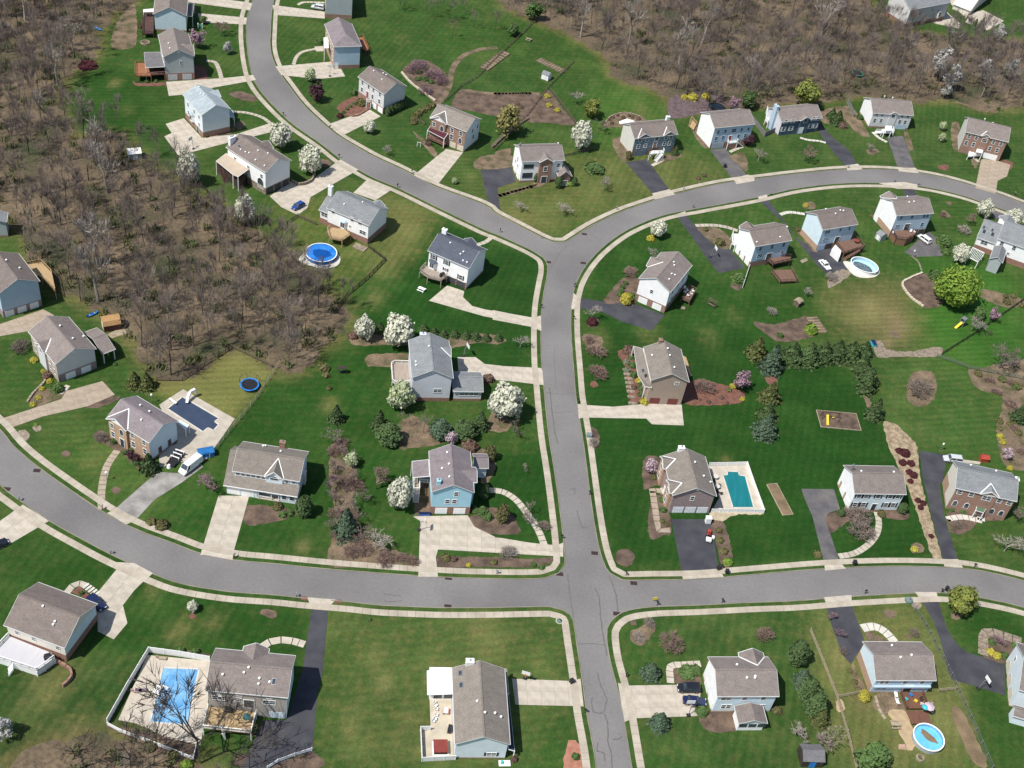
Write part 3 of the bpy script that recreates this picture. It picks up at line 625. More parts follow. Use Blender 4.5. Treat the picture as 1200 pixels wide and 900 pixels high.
def archmesh(w, h, d, grow, m):
    r = w / 2 + grow; pts = [(-r, -h / 2 - grow), (r, -h / 2 - grow)] + [(r * math.cos(a), h / 2 - w / 2 + r * math.sin(a)) for a in [PI * k / 8 for k in range(9)]]
    mb = MB(); n = len(pts); mb.v = [(x, -d, z) for x, z in pts] + [(x, 0, z) for x, z in pts]
    mb.f = [tuple(range(n)), tuple(range(2 * n - 1, n - 1, -1))] + [(i, n + i, n + (i + 1) % n, (i + 1) % n) for i in range(n)]
    return mb.mesh('pane', m)
def gdoor(w, h, m):
    mb = MB(); mb.box(-w / 2, w / 2, -.04, 0, 0, h)
    for i in range(4):
        for j in range(4):
            x0 = -w / 2 + w * i / 4 + .06; z0 = h * j / 4 + .05; mb.box(x0, x0 + w / 4 - .12, -.065, 0, z0, z0 + h / 4 - .1)
    return mb.mesh('garage_door', m)
OV = 0.32
class House:
    def __init__(s, name, label, o, quad, h, ridge, wall, roof, bm=None, bh=0.5, rise=None, sc=10.0, pitch=0.52, hip=0.0, cat='house', group=None):
        s.o, s.sc = o, sc; s.wallm, s.roofm = wall, roof
        px = [(o[0] + q[0] / sc, o[1] + q[1] / sc) for q in quad]
        if isinstance(h, tuple):
            e = px[h[0]]; bs = U(o[0] + h[1] / sc, o[1] + h[2] / sc)
            h = min((x * .05 for x in range(40, 220)), key=lambda z: (U(*e, z).xy - bs.xy).length)
        s.h = h
        p = [U(*q, h).xy for q in px]
        ux = ((p[1] - p[0]) + (p[2] - p[3])).normalized(); uy = Vector((-ux.y, ux.x))
        s.w = ((p[1] - p[0]).dot(ux) + (p[2] - p[3]).dot(ux)) / 2; s.d = ((p[3] - p[0]).dot(uy) + (p[2] - p[1]).dot(uy)) / 2
        c = (p[0] + p[1] + p[2] + p[3]) / 4; s.c, s.ux, s.uy = c, ux, uy
        s.root = thing(name, label, cat, (c.x, c.y, 0), math.atan2(ux.y, ux.x), group)
        s.ridge = ridge; s.rise = rise or pitch * (s.d if ridge == 'x' else s.w) / 2
        s.W, s.D = s.w / 2 - OV, s.d / 2 - OV
        s.body(wall, roof, hip)
        if bm: s.base(bm, bh)
    def loc(s, x, y, z=0.0):
        q = U(s.o[0] + x / s.sc, s.o[1] + y / s.sc, z).xy - s.c
        return Vector((q.dot(s.ux), q.dot(s.uy), z))
    def gable(s, X0, X1, Y0, Y1, h, rise, ridge, wall, roof, zb=-0.3, names=('wall', 'roof', 'fascia'), hip=0.0, ov=OV, fas=True):
        """X0..Y1: eave rectangle; ridge along x or y"""
        f = (lambda a, b_, z: (a, b_, z)) if ridge == 'x' else (lambda a, b_, z: (b_, a, z))
        A0, A1, B0, B1 = (X0, X1, Y0, Y1) if ridge == 'x' else (Y0, Y1, X0, X1)
        bm = (B0 + B1) / 2; hb = (B1 - B0) / 2; hw = h + rise * ov / hb - .22; ht = h + rise - .24
        mb = MB(); sec = [(B0 + ov, zb), (B1 - ov, zb), (B1 - ov, hw), (bm, ht), (B0 + ov, hw)]
        if hip: sec = sec[:3] + [(B0 + ov, hw)]
        n = len(sec); mb.v = [f(A0 + ov, b_, z) for b_, z in sec] + [f(A1 - ov, b_, z) for b_, z in sec]
        mb.f = [tuple(range(n)), tuple(range(2 * n - 1, n - 1, -1))] + [(i, n + i, n + (i + 1) % n, (i + 1) % n) for i in range(n)]
        if wall:
            o = mb.build(names[0], wall, s.root)
        r = MB(); zr = h + rise; i0, i1 = (hip, hip) if hip and hip > 0 else (0, 0)
        if hip and hip < 0: i0, i1 = -hip, 0           # hipped at the near end only
        r.plate([f(A0, B0, h), f(A1, B0, h), f(A1 - i1, bm, zr), f(A0 + i0, bm, zr)], .16)
        r.plate([f(A1, B1, h), f(A0, B1, h), f(A0 + i0, bm, zr), f(A1 - i1, bm, zr)], .16)
        if i0: r.plate([f(A0, B1, h), f(A0, B0, h), f(A0 + i0, bm, zr)], .16)
        if i1: r.plate([f(A1, B0, h), f(A1, B1, h), f(A1 - i1, bm, zr)], .16)
        ro = r.build(names[1], roof, s.root)
        cp = MB(); cp.bar(f(A0 + i0, bm, zr + .0), f(A1 - i1, bm, zr + .0), .34, .06); cp.build('ridge_cap', roof, ro)
        if fas:
            t = MB(); e = .05
            t.bar(f(A0 - e, B0 - e, h - .1), f(A1 + e, B0 - e, h - .1), .12, .17); t.bar(f(A0 - e, B1 + e, h - .1), f(A1 + e, B1 + e, h - .1), .12, .17)
            for a_, i_ in ((A0 - e, i0), (A1 + e, i1)):
                if not i_: t.bar(f(a_, B0, h - .1), f(a_, bm, zr - .1), .05, .15); t.bar(f(a_, B1, h - .1), f(a_, bm, zr - .1), .05, .15)
                else: t.bar(f(a_, B0, h - .1), f(a_, B1, h - .1), .12, .17)
            t.build(names[2], M_FASC, s.root)
        return ro
    def body(s, wall, roof, hip):
        s.roof = s.gable(-s.w / 2, s.w / 2, -s.d / 2, s.d / 2, s.h, s.rise, s.ridge, wall, roof, hip=hip)
    def base(s, m, bh, name='foundation'):
        e = .035; mb = MB(); W, D = s.W, s.D
        for a, b_, c, d in ((-W - e, W + e, -D - e, -D + .02), (-W - e, W + e, D - .02, D + e), (-W - e, -W + .02, -D + .02, D - .02), (W - .02, W + e, -D + .02, D - .02)):
            mb.box(a, b_, c, d, -.3, bh)
        return mb.build(name, m, s.root)
    def cladding(s, side, m, z0, z1, t0=0.0, t1=1.0, name='facade_cladding', e=.05):
        W, D = s.W + .003, s.D + .003; ln = 2 * (W if side in 'fb' else D)
        o = MB().box(0, ln * (t1 - t0), -e, .01, z0, z1).build(name, m, s.root); p, rz = s.at(side, t0, 0); o.location = p; o.rotation_euler = (0, 0, rz); return o
    def at(s, side, t, z):
        W, D = s.W, s.D
        return {'f': ((-W + 2 * W * t, -D, z), 0.0), 'r': ((W, -D + 2 * D * t, z), PI / 2), 'b': ((W - 2 * W * t, D, z), PI), 'l': ((-W, D - 2 * D * t, z), -PI / 2)}[side]
    def put(s, name, me, side, t, z, out=0.0, parent=None):
        p, rz = s.at(side, t, z); o = link(name, me, parent or s.root, p, rz)
        if out: o.location = Vector(p) + Vector((math.sin(rz), -math.cos(rz), 0)) * out
        return o
    def win(s, side, z, ts, w=0.95, h=1.35, mul=1, shut=False, m=M_TRIM, out=0.0, sm=M_SHUT):
        for t in ([ts] if isinstance(ts, (int, float)) else ts):
            o = s.put('window', cached(('w', w, h, mul, m.name), lambda: wframe(w, h, mul, m)), side, t, z, out)
            link('pane', cached(('p', w, h), lambda: wpane(w, h)), o)
            if shut:
                for sg in (-1, 1): link('shutter', cached(('s', h, sm.name), lambda: MB().box(-.2, .2, -.05, 0, -h / 2 - .05, h / 2 + .05).mesh('shutter', sm)), o, (sg * (w / 2 + .33), 0, 0))
    def arch(s, side, z, t, w=1.5, h=1.8, out=0.0, m=M_TRIM):
        o = s.put('window', cached(('af', w, h, m.name), lambda: archmesh(w, h, .06, .13, m)), side, t, z, out)
        link('pane', cached(('ap', w, h), lambda: archmesh(w, h, .085, 0, M_GLASS)), o)
        return o
    def garage(s, side, ts, w=2.7, h=2.15, m=M_WHITE, z=0.02, out=0.04):
        for t in ([ts] if isinstance(ts, (int, float)) else ts):
            s.put('garage_door', cached(('g', w, h, m.name), lambda: gdoor(w, h, m)), side, t, z, out)
    def door(s, side, t, z, w=1.0, h=2.1, m=M_BLACK, out=0.04, trim=True):
        o = s.put('door', cached(('d', w, h, m.name), lambda: MB().box(-w / 2, w / 2, -.06, 0, 0, h).mesh('door', m)), side, t, z, out)
        link('handle', cached('knob', lambda: MB().box(-.04, .04, -.14, -.06, -.05, .05).mesh('handle', M_METAL)), o, (w * .38, 0, 1.0))
        if trim: link('door_frame', cached(('df', w, h), lambda: MB().box(-w / 2 - .15, -w / 2, -.08, 0, 0, h + .15).box(w / 2, w / 2 + .15, -.08, 0, 0, h + .15).box(-w / 2, w / 2, -.08, 0, h, h + .15).mesh('door_frame', M_TRIM)), o)
    def box(s, name, m, x0, x1, y0, y1, z0, z1): return MB().box(x0, x1, y0, y1, z0, z1).build(name, m, s.root)
    def bay(s, side, t, z0, z1, w=2.4, dep=.8, m=None, rm=None):
        mb = MB(); pts = [(-w / 2, .02), (w / 2, .02), (w / 2 - .6, -dep), (-w / 2 + .6, -dep)]; mb.prism(pts, z0, z1); o = s.put('bay_window', mb.mesh('bay_window', m or M_TRIM), side, t, 0)
        r = MB(); b4 = [(-w / 2 - .15, .0, z1), (w / 2 + .15, .0, z1), (w / 2 - .5, -dep - .15, z1), (-w / 2 + .5, -dep - .15, z1)]; tp = [(-w / 2 + .5, .0, z1 + .6), (w / 2 - .5, .0, z1 + .6), (w / 2 - .9, -.15, z1 + .6), (-w / 2 + .9, -.15, z1 + .6)]
        r.hexa(b4[3:] + b4[2:3] + b4[1:2] + b4[:1], tp[3:] + tp[2:3] + tp[1:2] + tp[:1]); r.build('bay_roof', rm or s.roofm, o)
        for k in (-1, 1): MB().box(-.45 + k * .32 - .0, -.45 + k * .32 + .0 + .55, -dep - .03, -dep + .02, z0 + .6, z1 - .25).build('pane', M_GLASS, o).location = (.18, 0, 0)
    def cg(s, side, t, width, proj=.4, rise=None, wall=None, flash=False, win=None, pitch=.62, lower=0.0, ped=None):
        """cross gable with its own wall, let into the main roof"""
        D = s.d / 2 if side in 'fb' else s.w / 2; Lh = s.W if side in 'fb' else s.D; a0 = -Lh + 2 * Lh * t; q = width / 2; h = s.h - lower
        rc = rise or q * pitch; sl = s.rise / D; bmn = max(0.05, D - (rc - lower) / sl) if True else 0; b0 = D + (lower / sl if lower else 0)
        mp = {'f': lambda a, b_, z: (a, -b_, z), 'b': lambda a, b_, z: (-a, b_, z), 'r': lambda a, b_, z: (b_, a, z), 'l': lambda a, b_, z: (-b_, -a, z)}[side]
        bw = D - OV + proj; bo = bw + .3; zz = h + .03
        w_ = MB(); sec = [(-q + .3, -.3), (q - .3, -.3), (q - .3, h - .02), (0, h + rc - .22), (-q + .3, h - .02)]; n = 5
        w_.v = [mp(a0 + a, bw, z) for a, z in sec] + [mp(a0 + a, max(bmn + .2, D - 1.6), z) for a, z in sec]
        w_.f = [tuple(range(n)), tuple(range(2 * n - 1, n - 1, -1))] + [(i, n + i, n + (i + 1) % n, (i + 1) % n) for i in range(n)]
        w_.build('gable_wall', wall or s.wallm, s.root)
        r = MB()
        for sg in (-1, 1): r.plate([mp(a0 + sg * q, bo, zz), mp(a0, bo, zz + rc), mp(a0, bmn - .25, zz + rc), mp(a0 + sg * q, b0 - .15, zz)], .14)
        ro = r.build('gable_roof', s.roofm, s.root)
        tr = MB()
        for sg in (-1, 1): tr.bar(mp(a0 + sg * (q + .02), bo + .03, zz - .1), mp(a0, bo + .03, zz + rc - .1), .08, .22); tr.bar(mp(a0 + sg * (q + .04), bo, zz - .09), mp(a0 + sg * (q + .04), b0, zz - .09), .1, .16)
        tr.build('gable_trim', M_TRIM, ro)
        if flash:
            fl = MB()
            for sg in ((-1, 1) if flash is True else (flash,)): fl.bar(mp(a0 + sg * q, b0 - .05, zz + .04), mp(a0, bmn, zz + rc + .04), .22, .05)
            fl.build('valley_flashing', M_WHITE, ro)
        if ped: MB().face([mp(a0 - q + .5, bw + .05, h - .0), mp(a0 + q - .5, bw + .05, h), mp(a0, bw + .05, h + rc - .45)]).build('pediment', ped, ro)
        if win:
            for (dz, dt, ww, hh, kind) in win:
                tt = t + dt / (2 * Lh)
                if kind == 'a': s.arch(side, dz, tt, ww, hh, proj + .0)
                else: s.win(side, dz, tt, ww, hh, int(kind), out=proj)
    def rect(s, quad, z):
        p = [s.loc(x, y, z) for x, y in quad]
        X = sorted(q.x for q in p); Y = sorted(q.y for q in p); n = len(p) // 2
        return sum(X[:n]) / n, sum(X[n:]) / n, sum(Y[:n]) / n, sum(Y[n:]) / n
    def wing(s, quad, h, rise, ridge, wall=None, roof=None, open_=False, name='wing'):
        x0, x1, y0, y1 = s.rect(quad, h)
        s.gable(x0, x1, y0, y1, h, rise, ridge, None if open_ else (wall or s.wallm), roof or s.roofm, names=(name + '_wall', name + '_roof', name + '_fascia'))
        if open_: s.posts([(x0 + .3, y0 + .3), (x1 - .3, y0 + .3), (x0 + .3, y1 - .3), (x1 - .3, y1 - .3)], h)
        return x0, x1, y0, y1
    def posts(s, pts, h, m=M_TRIM, w=.18, z0=-.1):
        for x, y in pts: MB().box(-w / 2, w / 2, -w / 2, w / 2, z0, h).build('post', m, s.root).location = (x, y, 0)
    def slope(s, pts, m, th=.14, name='porch_roof', posts=(), pm=M_TRIM):
        """a lean-to roof: corner readings (x, y, height)"""
        q = [s.loc(x, y, z) for x, y, z in pts]; q = [Vector((v.x, v.y, p[2])) for v, p in zip(q, pts)]
        o = MB().plate(q, th).build(name, m, s.root)
        t = MB()
        for i in range(len(q)): t.bar(q[i] - Vector((0, 0, .08)), q[(i + 1) % len(q)] - Vector((0, 0, .08)), .1, .16)
        t.build('porch_fascia', M_TRIM, o)
        s.posts([(q[i].x, q[i].y) for i in posts], min(p[2] for p in pts) - .1, pm)
        return o, q
    def deck(s, pts, z, m, rail=(), rm=None, posts=True, rh=.95, skirt=None, name='deck', stairs=None):
        q = [s.loc(x, y, z) for x, y in pts]; o = MB().prism([(v.x, v.y) for v in q], z - .22, z).build(name, m, s.root); rm = rm or m
        if posts and z > .6:
            for v in q: MB().box(-.09, .09, -.09, .09, -.1, z - .22).build('post', rm, o).location = (v.x, v.y, 0)
        if skirt: MB().prism([((v.x - sum(a.x for a in q) / len(q)) * .985 + sum(a.x for a in q) / len(q), (v.y - sum(a.y for a in q) / len(q)) * .985 + sum(a.y for a in q) / len(q)) for v in q], -.1, z - .23).build('skirt', skirt, o)
        for i in rail:
            a, b_ = q[i], q[(i + 1) % len(q)]; mb = MB(); L_ = (b_ - a).length; up = Vector((0, 0, 1))
            mb.bar(a + up * rh, b_ + up * rh, .14, .09); mb.bar(a + up * .12, b_ + up * .12, .06, .08)
            n_ = max(2, int(L_ / .28))
            for k in range(n_ + 1): c_ = a.lerp(b_, k / n_); w_ = .12 if k % 6 == 0 else .05; mb.bar(c_, c_ + up * rh, w_)
            mb.build('railing', rm, o)
        if stairs:
            (xa, ya), (xb, yb), wd = stairs; a = s.loc(xa, ya, z); b_ = s.loc(xb, yb, 0.1); n_ = max(3, int(z / .2)); d = Vector((b_.x - a.x, b_.y - a.y, 0)); sd = Vector((-d.y, d.x, 0)).normalized() * wd / 2; st = MB()
            for k in range(n_):
                c_ = a.lerp(b_, (k + .5) / n_); st.hexa(*[[c_ - sd - d / n_ * .5 + Vector((0, 0, e)), c_ + sd - d / n_ * .5 + Vector((0, 0, e)), c_ + sd + d / n_ * .5 + Vector((0, 0, e)), c_ - sd + d / n_ * .5 + Vector((0, 0, e))] for e in (-.06, 0)])
            st.bar(a + sd, b_ + sd, .08, .3); st.bar(a - sd, b_ - sd, .08, .3); st.bar(a + sd + Vector((0, 0, .95)), b_ + sd + Vector((0, 0, .95)), .1); st.bar(a - sd + Vector((0, 0, .95)), b_ - sd + Vector((0, 0, .95)), .1)
            st.build('stairs', rm, o)
        return o, q
    def chimney(s, x, y, w, d, top, m, z0=-.2, pots=1):
        o = MB().box(x - w / 2, x + w / 2, y - d / 2, y + d / 2, z0, top).box(x - w / 2 - .08, x + w / 2 + .08, y - d / 2 - .08, y + d / 2 + .08, top, top + .15).build('chimney', m, s.root)
        for k in range(pots): MB().cyl((x + (k - (pots - 1) / 2) * .5, y), .16, top + .15, top + .6, 8, .14).build('flue', M_METAL, o)
    def vents(s, pts, kind='pipe'):
        for x, y in pts:
            z = s.h + s.rise * .5
            for _ in range(6):
                q = s.loc(x, y, z); z = s.h + s.rise * (1 - min(1, abs(q.y) / (s.d / 2) if s.ridge == 'x' else abs(q.x) / (s.w / 2)))
            o = link('roof_vent', cached('vent', lambda: MB().cyl((0, 0), .14, -.3, .28, 8).cyl((0, 0), .27, .28, .42, 10, .2).mesh('roof_vent', M_WHITE)), s.root, (q.x, q.y, z))
    def skylight(s, x, y, w=.8, l=1.2):
        z = s.h + s.rise * .5
        for _ in range(6):
            q = s.loc(x, y, z); b_ = q.y if s.ridge == 'x' else q.x; z = s.h + s.rise * (1 - abs(b_) / (s.d / 2 if s.ridge == 'x' else s.w / 2))
        a = math.atan(s.rise / (s.d / 2 if s.ridge == 'x' else s.w / 2))
        o = MB().box(-w / 2, w / 2, -l / 2, l / 2, -.05, .12).build('skylight', M_METAL, s.root); o.location = (q.x, q.y, z)
        o.rotation_euler = ((a if b_ < 0 else -a), 0, 0) if s.ridge == 'x' else (0, (-a if b_ < 0 else a), 0)
        MB().box(-w / 2 + .08, w / 2 - .08, -l / 2 + .08, l / 2 - .08, .1, .135).build('pane', M_GLASS, o)

def q4(s): return [tuple(map(float, p.split(','))) for p in s.split()]
GT = (.1, .3, .5, .7, .9)
# --- top left street
h = House('house', 'pale blue gabled house with a maroon deck, cut off by the top edge', (150, 0), q4('298,158 670,188 728,-110 330,-120'), (0, 325, 362), 'y', W_PBLUE, R_BROWN, M_BRICK2, .7)
h.deck(q4('170,400 300,395 300,150 175,150'), 1.6, M_DECKD, (0, 3), stairs=((160, 260), (130, 330), 1.0)); h.slope([(180, 110, 3.4), (298, 100, 3.6), (298, 135, 3.6), (180, 140, 3.4)], M_WHITE, name='pergola_cover', posts=(0, 3))
h.slope([(690, 50, 5.2), (775, 30, 4.0), (755, 190, 4.0), (690, 185, 5.2)], M_BLUE if False else R_DKGR, name='side_porch_roof', posts=(1, 2)); h.put('gable_vent', cached('gv', lambda: MB().cyl((0, 0), .35, 0, .08, 10).mesh('gable_vent', M_TRIM)), 'f', .5, h.h + h.rise - 1.1, 0).rotation_euler = (PI / 2, 0, 0)
h = House('house', 'grey gabled house with an orange deck and two garage doors at the upper left', (150, 0), q4('420,668 778,655 708,395 345,405'), (1, 780, 935), 'y', W_GREY, R_TAUPE, M_BRICK, 2.5)
h.garage('f', (.25, .75), 2.9, 2.1, mat('grey_door', (.5, .52, .52)), out=.06); h.win('f', 6.0, .56, .55, 1.3); h.cg('r', .28, 5.5, .3, flash=1, win=[(5.2, 0, .9, 1.3, 1)]); h.win('l', 4.4, (.25, .55, .8), .9, 1.3)
h.slope([(205, 790, 4.2), (430, 780, 5.2), (385, 610, 5.2), (190, 612, 4.2)], R_DKGR, name='sunroom_roof', posts=(0, 3)); h.deck(q4('85,890 270,890 225,740 85,740'), 2.2, M_DECKO, (0, 2, 3), M_DECKO); h.deck(q4('270,880 430,870 420,790 240,800'), 2.3, M_DECKD, (0,), M_BRICK)
h.put('gable_vent', cached('gv', None), 'f', .5, h.h + h.rise - 1.1).rotation_euler = (PI / 2, 0, 0); h.vents([(475, 515), (490, 573)])
h = House('house', 'pale blue house with a silvery roof beside a wide concrete parking pad', (190, 90), q4('455,448 800,385 585,130 250,212'), (0, 478, 722), 'y', W_MIST, R_PALE, M_BRICK2, 1.9)
h.win('l', 6.0, (.2, .55, .82), .9, 1.3); h.win('l', 3.2, (.2, .8), .9, 1.3); h.bay('l', .45, 2.2, 4.4); h.door('l', .72, .1, 1.6, 2.1, M_GLASS); h.slope([(792, 470, 3.4), (845, 470, 3.2), (830, 395, 3.2), (780, 385, 3.4)], R_PALE, posts=(1, 2)); h.cg('r', .75, 4.2, .5)
h.vents([(435, 128), (450, 205), (490, 210)]); h.cladding('l', M_BRICK2, 0, 2.0, 0, .42)
h = House('house', 'white house with a tan roofed back porch and three dark garage bays', (240, 150), q4('712,515 1015,382 555,88 245,228'), (0, 722, 792), 'y', W_WHITE, R_BROWN, M_STONE, 2.3)
h.garage('f', (.18, .5, .82), 2.3, 2.05, M_DKOPEN, out=.06); h.win('l', 5.6, (.2, .55, .9), .9, 1.2); h.arch('l', 3.6, .87, 2.4, 2.2); h.win('l', 2.0, .87, 2.2, 1.0, 2)
h.slope([(390, 570, 4.9), (515, 480, 5.5), (250, 295, 5.5), (135, 385, 4.9), (330, 545, 4.9)], mat('tan_membrane', S(206, 190, 168), S(196, 180, 160), .4), name='porch_roof', posts=(0, 3, 4)); h.deck(q4('400,640 520,545 260,350 150,440'), 2.4, M_DECKD, (0, 2, 3), M_DECKD, stairs=((170, 470), (250, 640), 1.1), skirt=M_TIMBD)
h.cg('r', .62, 4.5, .5); h.chimney(-h.W + 1.6, h.D - .2, 2.2, .9, h.h + h.rise + .3, W_WHITE, pots=3); h.vents([(420, 262), (475, 290), (520, 298), (625, 270), (740, 305), (595, 382), (700, 450)]); h.skylight(405, 215)
h = House('house', 'grey house cut by the top edge with a silver car parked beside it', (350, 0), q4('305,-60 625,-40 640,-260 310,-280'), (0, 305, 212), 'y', W_GREY, R_GREY, M_BRICK2, 1.5)
h = House('house', 'hip roofed blue house with a brick front and white portico near the top', (350, 0), q4('430,545 742,542 615,272 285,285'), (0, 425, 812), 'y', W_BLUEG, R_MAUVE, M_BRICK2, 1.4, hip=-4.0)
h.cladding('l', M_BRICKT, 0, h.h - .3); h.win('l', 5.4, (.12, .3, .62, .85), .95, 1.35, out=.05); h.win('l', 2.9, (.12, .3, .85), .95, 1.35, out=.05); h.door('f', .1, .1, 1.0, 2.0, M_WHITE, out=.05)
h.slope([(345, 440, 5.3), (350, 560, 5.3), (302, 560, 5.1), (295, 440, 5.1)], M_WHITE, name='portico_roof', posts=(2, 3)); h.deck(q4('705,440 750,430 820,580 790,600 735,560'), 1.6, M_DECKO, (0, 1, 2), M_DECKO)
h = House('house', 'grey house with white windows, twin garage doors and a row of arborvitae along its side', (390, 60), q4('295,300 605,505 865,410 560,205'), (1, 595, 750), 'x', W_LGREY, R_BROWN, M_BRICK2, 2.3)
h.win('f', 6.2, (.14, .39, .58, .84), .85, 1.25); h.win('f', 3.7, (.13, .56, .83), .9, 1.5); h.door('f', .36, 2.3, 1.0, 2.1, M_RED); h.garage('f', (.64, .89), 2.3, 2.0, out=.06); h.vents([(590, 265), (625, 285), (575, 335), (480, 235)]); h.deck(q4('395,600 445,600 440,560 400,540'), 2.2, M_STONE, (0,), M_WHITE)
h = House('house', 'brick house with white sides and a maroon porch roof, above a plain concrete driveway', (480, 105), q4('245,325 670,495 840,345 415,175'), (1, 645, 742), 'x', W_MIST, R_WARM, M_BRICK2, .5)
h.cladding('f', M_BRICK2, 0, h.h - .3); h.cg('f', .24, 5.8, .6, wall=M_BRICK2, flash=True, ped=M_WHITE, win=[(5.9, -1.5, .95, 1.4, 1), (5.5, 1.4, 1.1, 1.7, 'a')]); h.win('f', 6.0, (.62, .87), 1.0, 1.4, out=.05); h.win('f', 3.6, .62, 1.0, 1.7, out=.05); h.arch('f', 3.5, .87, 1.1, 1.8, out=.05)
h.garage('f', (.68, .9), 2.2, 2.0, mat('cream_door', (.6, .55, .42)), out=.1); h.slope([(210, 475, 3.4), (405, 575, 3.4), (450, 515, 4.5), (245, 425, 4.5)], R_MAROON, posts=(0, 1)); h.deck(q4('205,560 405,650 445,600 250,500'), 1.2, M_BRICK, (0,), M_DECKD, stairs=((240, 600), (200, 655), 1.6)); h.win('r', 5.6, (.5, .85), .8, 1.2); h.win('r', 3.0, .6, .9, 1.4)
h = House('house', 'white house with a brick entry gable and a small brick side wing', (570, 150), q4('428,392 890,378 845,178 310,195'), (0, 380, 640), 'x', W_WHITE, R_TAUPE, M_BRICK2, .6)
h.cg('f', .57, 4.6, .9, wall=M_BRICK2, win=[(5.0, 0, 1.1, 1.6, 1)]); h.door('f', .57, .2, 1.7, 2.2, M_GLASS, out=.95); h.win('f', 5.6, .17, 3.0, 1.2, 3, m=M_SHUT); h.win('f', 2.4, .17, 3.0, 1.6, 3, m=M_SHUT); h.win('f', 5.6, .9, .9, 1.3)
h.wing(q4('860,580 1010,555 930,440 790,470'), 3.2, 1.9, 'y', M_BRICK2); x_ = h.loc(920, 640, 1.6); o = link('window', cached(('w', 1.3, 1.5, 1, 'white_trim'), lambda: wframe(1.3, 1.5, 1, M_TRIM)), h.root, (x_.x, x_.y - .1, 1.6)); link('pane', cached(('p', 1.3, 1.5), lambda: wpane(1.3, 1.5)), o)
h.win('l', 5.4, .5, .6, 1.6); h.win('l', 3.6, (.3, .6), .6, 1.2); h.garage('l', (.35, .72), 2.4, 2.1); h.chimney(-h.W + .3, .6, .5, .5, h.h + h.rise + .3, M_METAL); h.vents([(840, 185)])
h = House('house', 'sage house, front shade coloured slate blue, with two front gables, white chimney and black driveway', (700, 120), q4('455,425 915,375 825,195 275,245'), (0, 410, 640), 'x', W_SAGE, R_BROWN, M_BRICK2, .4)
h.cladding('f', W_NAVY, 2.3, h.h - .3); h.cladding('f', M_BRICK2, 0, 2.3, e=.04); h.cg('f', .22, 5.0, .1, wall=W_NAVY, flash=-1, win=[(5.9, -1.4, 1.0, 1.3, 1), (5.9, 1.2, 1.0, 1.3, 1), (3.6, -1.5, 1.0, 1.4, 1), (3.6, 1.0, 1.0, 1.4, 1)]); h.cg('f', .82, 4.6, .1, wall=W_NAVY, flash=-1, win=[(5.9, -1.0, 1.0, 1.3, 1), (5.9, .9, 1.0, 1.3, 1), (3.6, -1.2, .9, 1.4, 1), (3.6, .7, .9, 1.4, 1)])  # front shade painted in: slate blue cladding over sage walls
h.door('f', .52, 2.4, 1.2, 2.2, M_BRICK, out=.06); h.arch('f', 5.9, .53, 1.2, 1.5, .06); h.garage('f', .2, 4.2, 2.0, mat('dark_blue_door', (.16, .2, .24)), out=.14); h.deck(q4('610,610 780,590 770,560 640,565'), 2.3, M_WHITE, (0, 1), M_WHITE, stairs=((760, 600), (680, 690), 1.2)); h.chimney(h.W - 1.3, .9, 1.2, .9, h.h + h.rise + .9, M_WHITE)
h.slope([(265, 250, 5.0), (440, 220, 6.4), (350, 190, 6.4), (255, 225, 5.0)], M_WHITE, name='awning')
h = House('house', 'white sided house with plain taupe roof, red door and dark pool behind', (800, 110), q4('385,400 810,355 715,168 200,215'), (0, 325, 655), 'x', W_WHITE, R_TAUPE, M_BRICK, .4)
h.cladding('f', W_BLUEG, 2.2, h.h - .3); h.cladding('f', M_BRICK2, 0, 2.2, e=.04); h.win('f', 6.3, (.12, .3, .72, .9), .7, 1.1, m=W_BLUEG, out=.05); h.win('f', 6.3, .52, 1.6, 1.2, 2, m=W_BLUEG, out=.05); h.win('f', 3.9, (.1, .28, .68, .86), .8, 1.4, m=W_BLUEG, out=.05); h.door('f', .47, 2.3, 1.1, 2.1, M_RED, out=.05)  # white house: shade of the front put into blue-grey cladding and frames
h.garage('f', .2, 4.6, 2.1, mat('blue_grey_door', (.4, .47, .5)), out=.06); h.deck(q4('530,585 640,570 635,535 525,545'), 2.2, M_WHITE, (0, 1, 3), M_WHITE, skirt=M_BRICK, stairs=((640, 560), (700, 610), 1.2)); h.deck(q4('100,290 160,360 130,420 70,370'), .6, M_DECKT, (0, 3), M_DECKT)
h = House('house', 'dark slate blue house with a tall side chimney and grey board fence', (870, 100), q4('475,435 890,380 820,215 285,258'), (0, 415, 598), 'x', W_LAV, R_TAUPE, M_STONE, .4)
h.cladding('f', W_DNAVY, 0, h.h - .3); h.cg('f', .58, 4.4, .5, wall=W_DNAVY, win=[(5.3, 0, 1.3, 1.7, 'a')]); h.win('f', 5.3, (.09, .27, .8, .93), .95, 1.3, 1, True, out=.05, sm=M_TRIM); h.win('f', 2.4, (.09, .28, .78, .91), .95, 1.6, 1, True, out=.05, sm=M_TRIM); h.door('f', .53, .3, 1.6, 2.2, M_WHITE, out=.6)  # front clad darker than the lavender side walls
h.chimney(-h.W - .4, .2, .9, 2.0, h.h + h.rise + 1.0, W_BLUEG); h.deck(q4('270,400 300,440 330,270 290,270'), 2.2, M_WHITE, (0, 3), M_WHITE)
h = House('house', 'white house with grey front gable and white portico, below the leaning blossom tree', (980, 95), q4('430,372 858,400 840,225 320,192'), (0, 365, 545), 'x', W_WHITE, R_TAUPE, M_BRICK2, .5)
h.cladding('f', W_LGREY, .6, h.h - .3); h.cg('f', .52, 3.4, .25, wall=W_LGREY, win=[(5.3, 0, 1.2, 1.4, 'a')]); h.win('f', 5.3, (.1, .24, .75, .9), .8, 1.1, m=W_LGREY, out=.05); h.win('f', 2.9, (.1, .26, .74, .88), .8, 1.4, m=W_LGREY, out=.05)
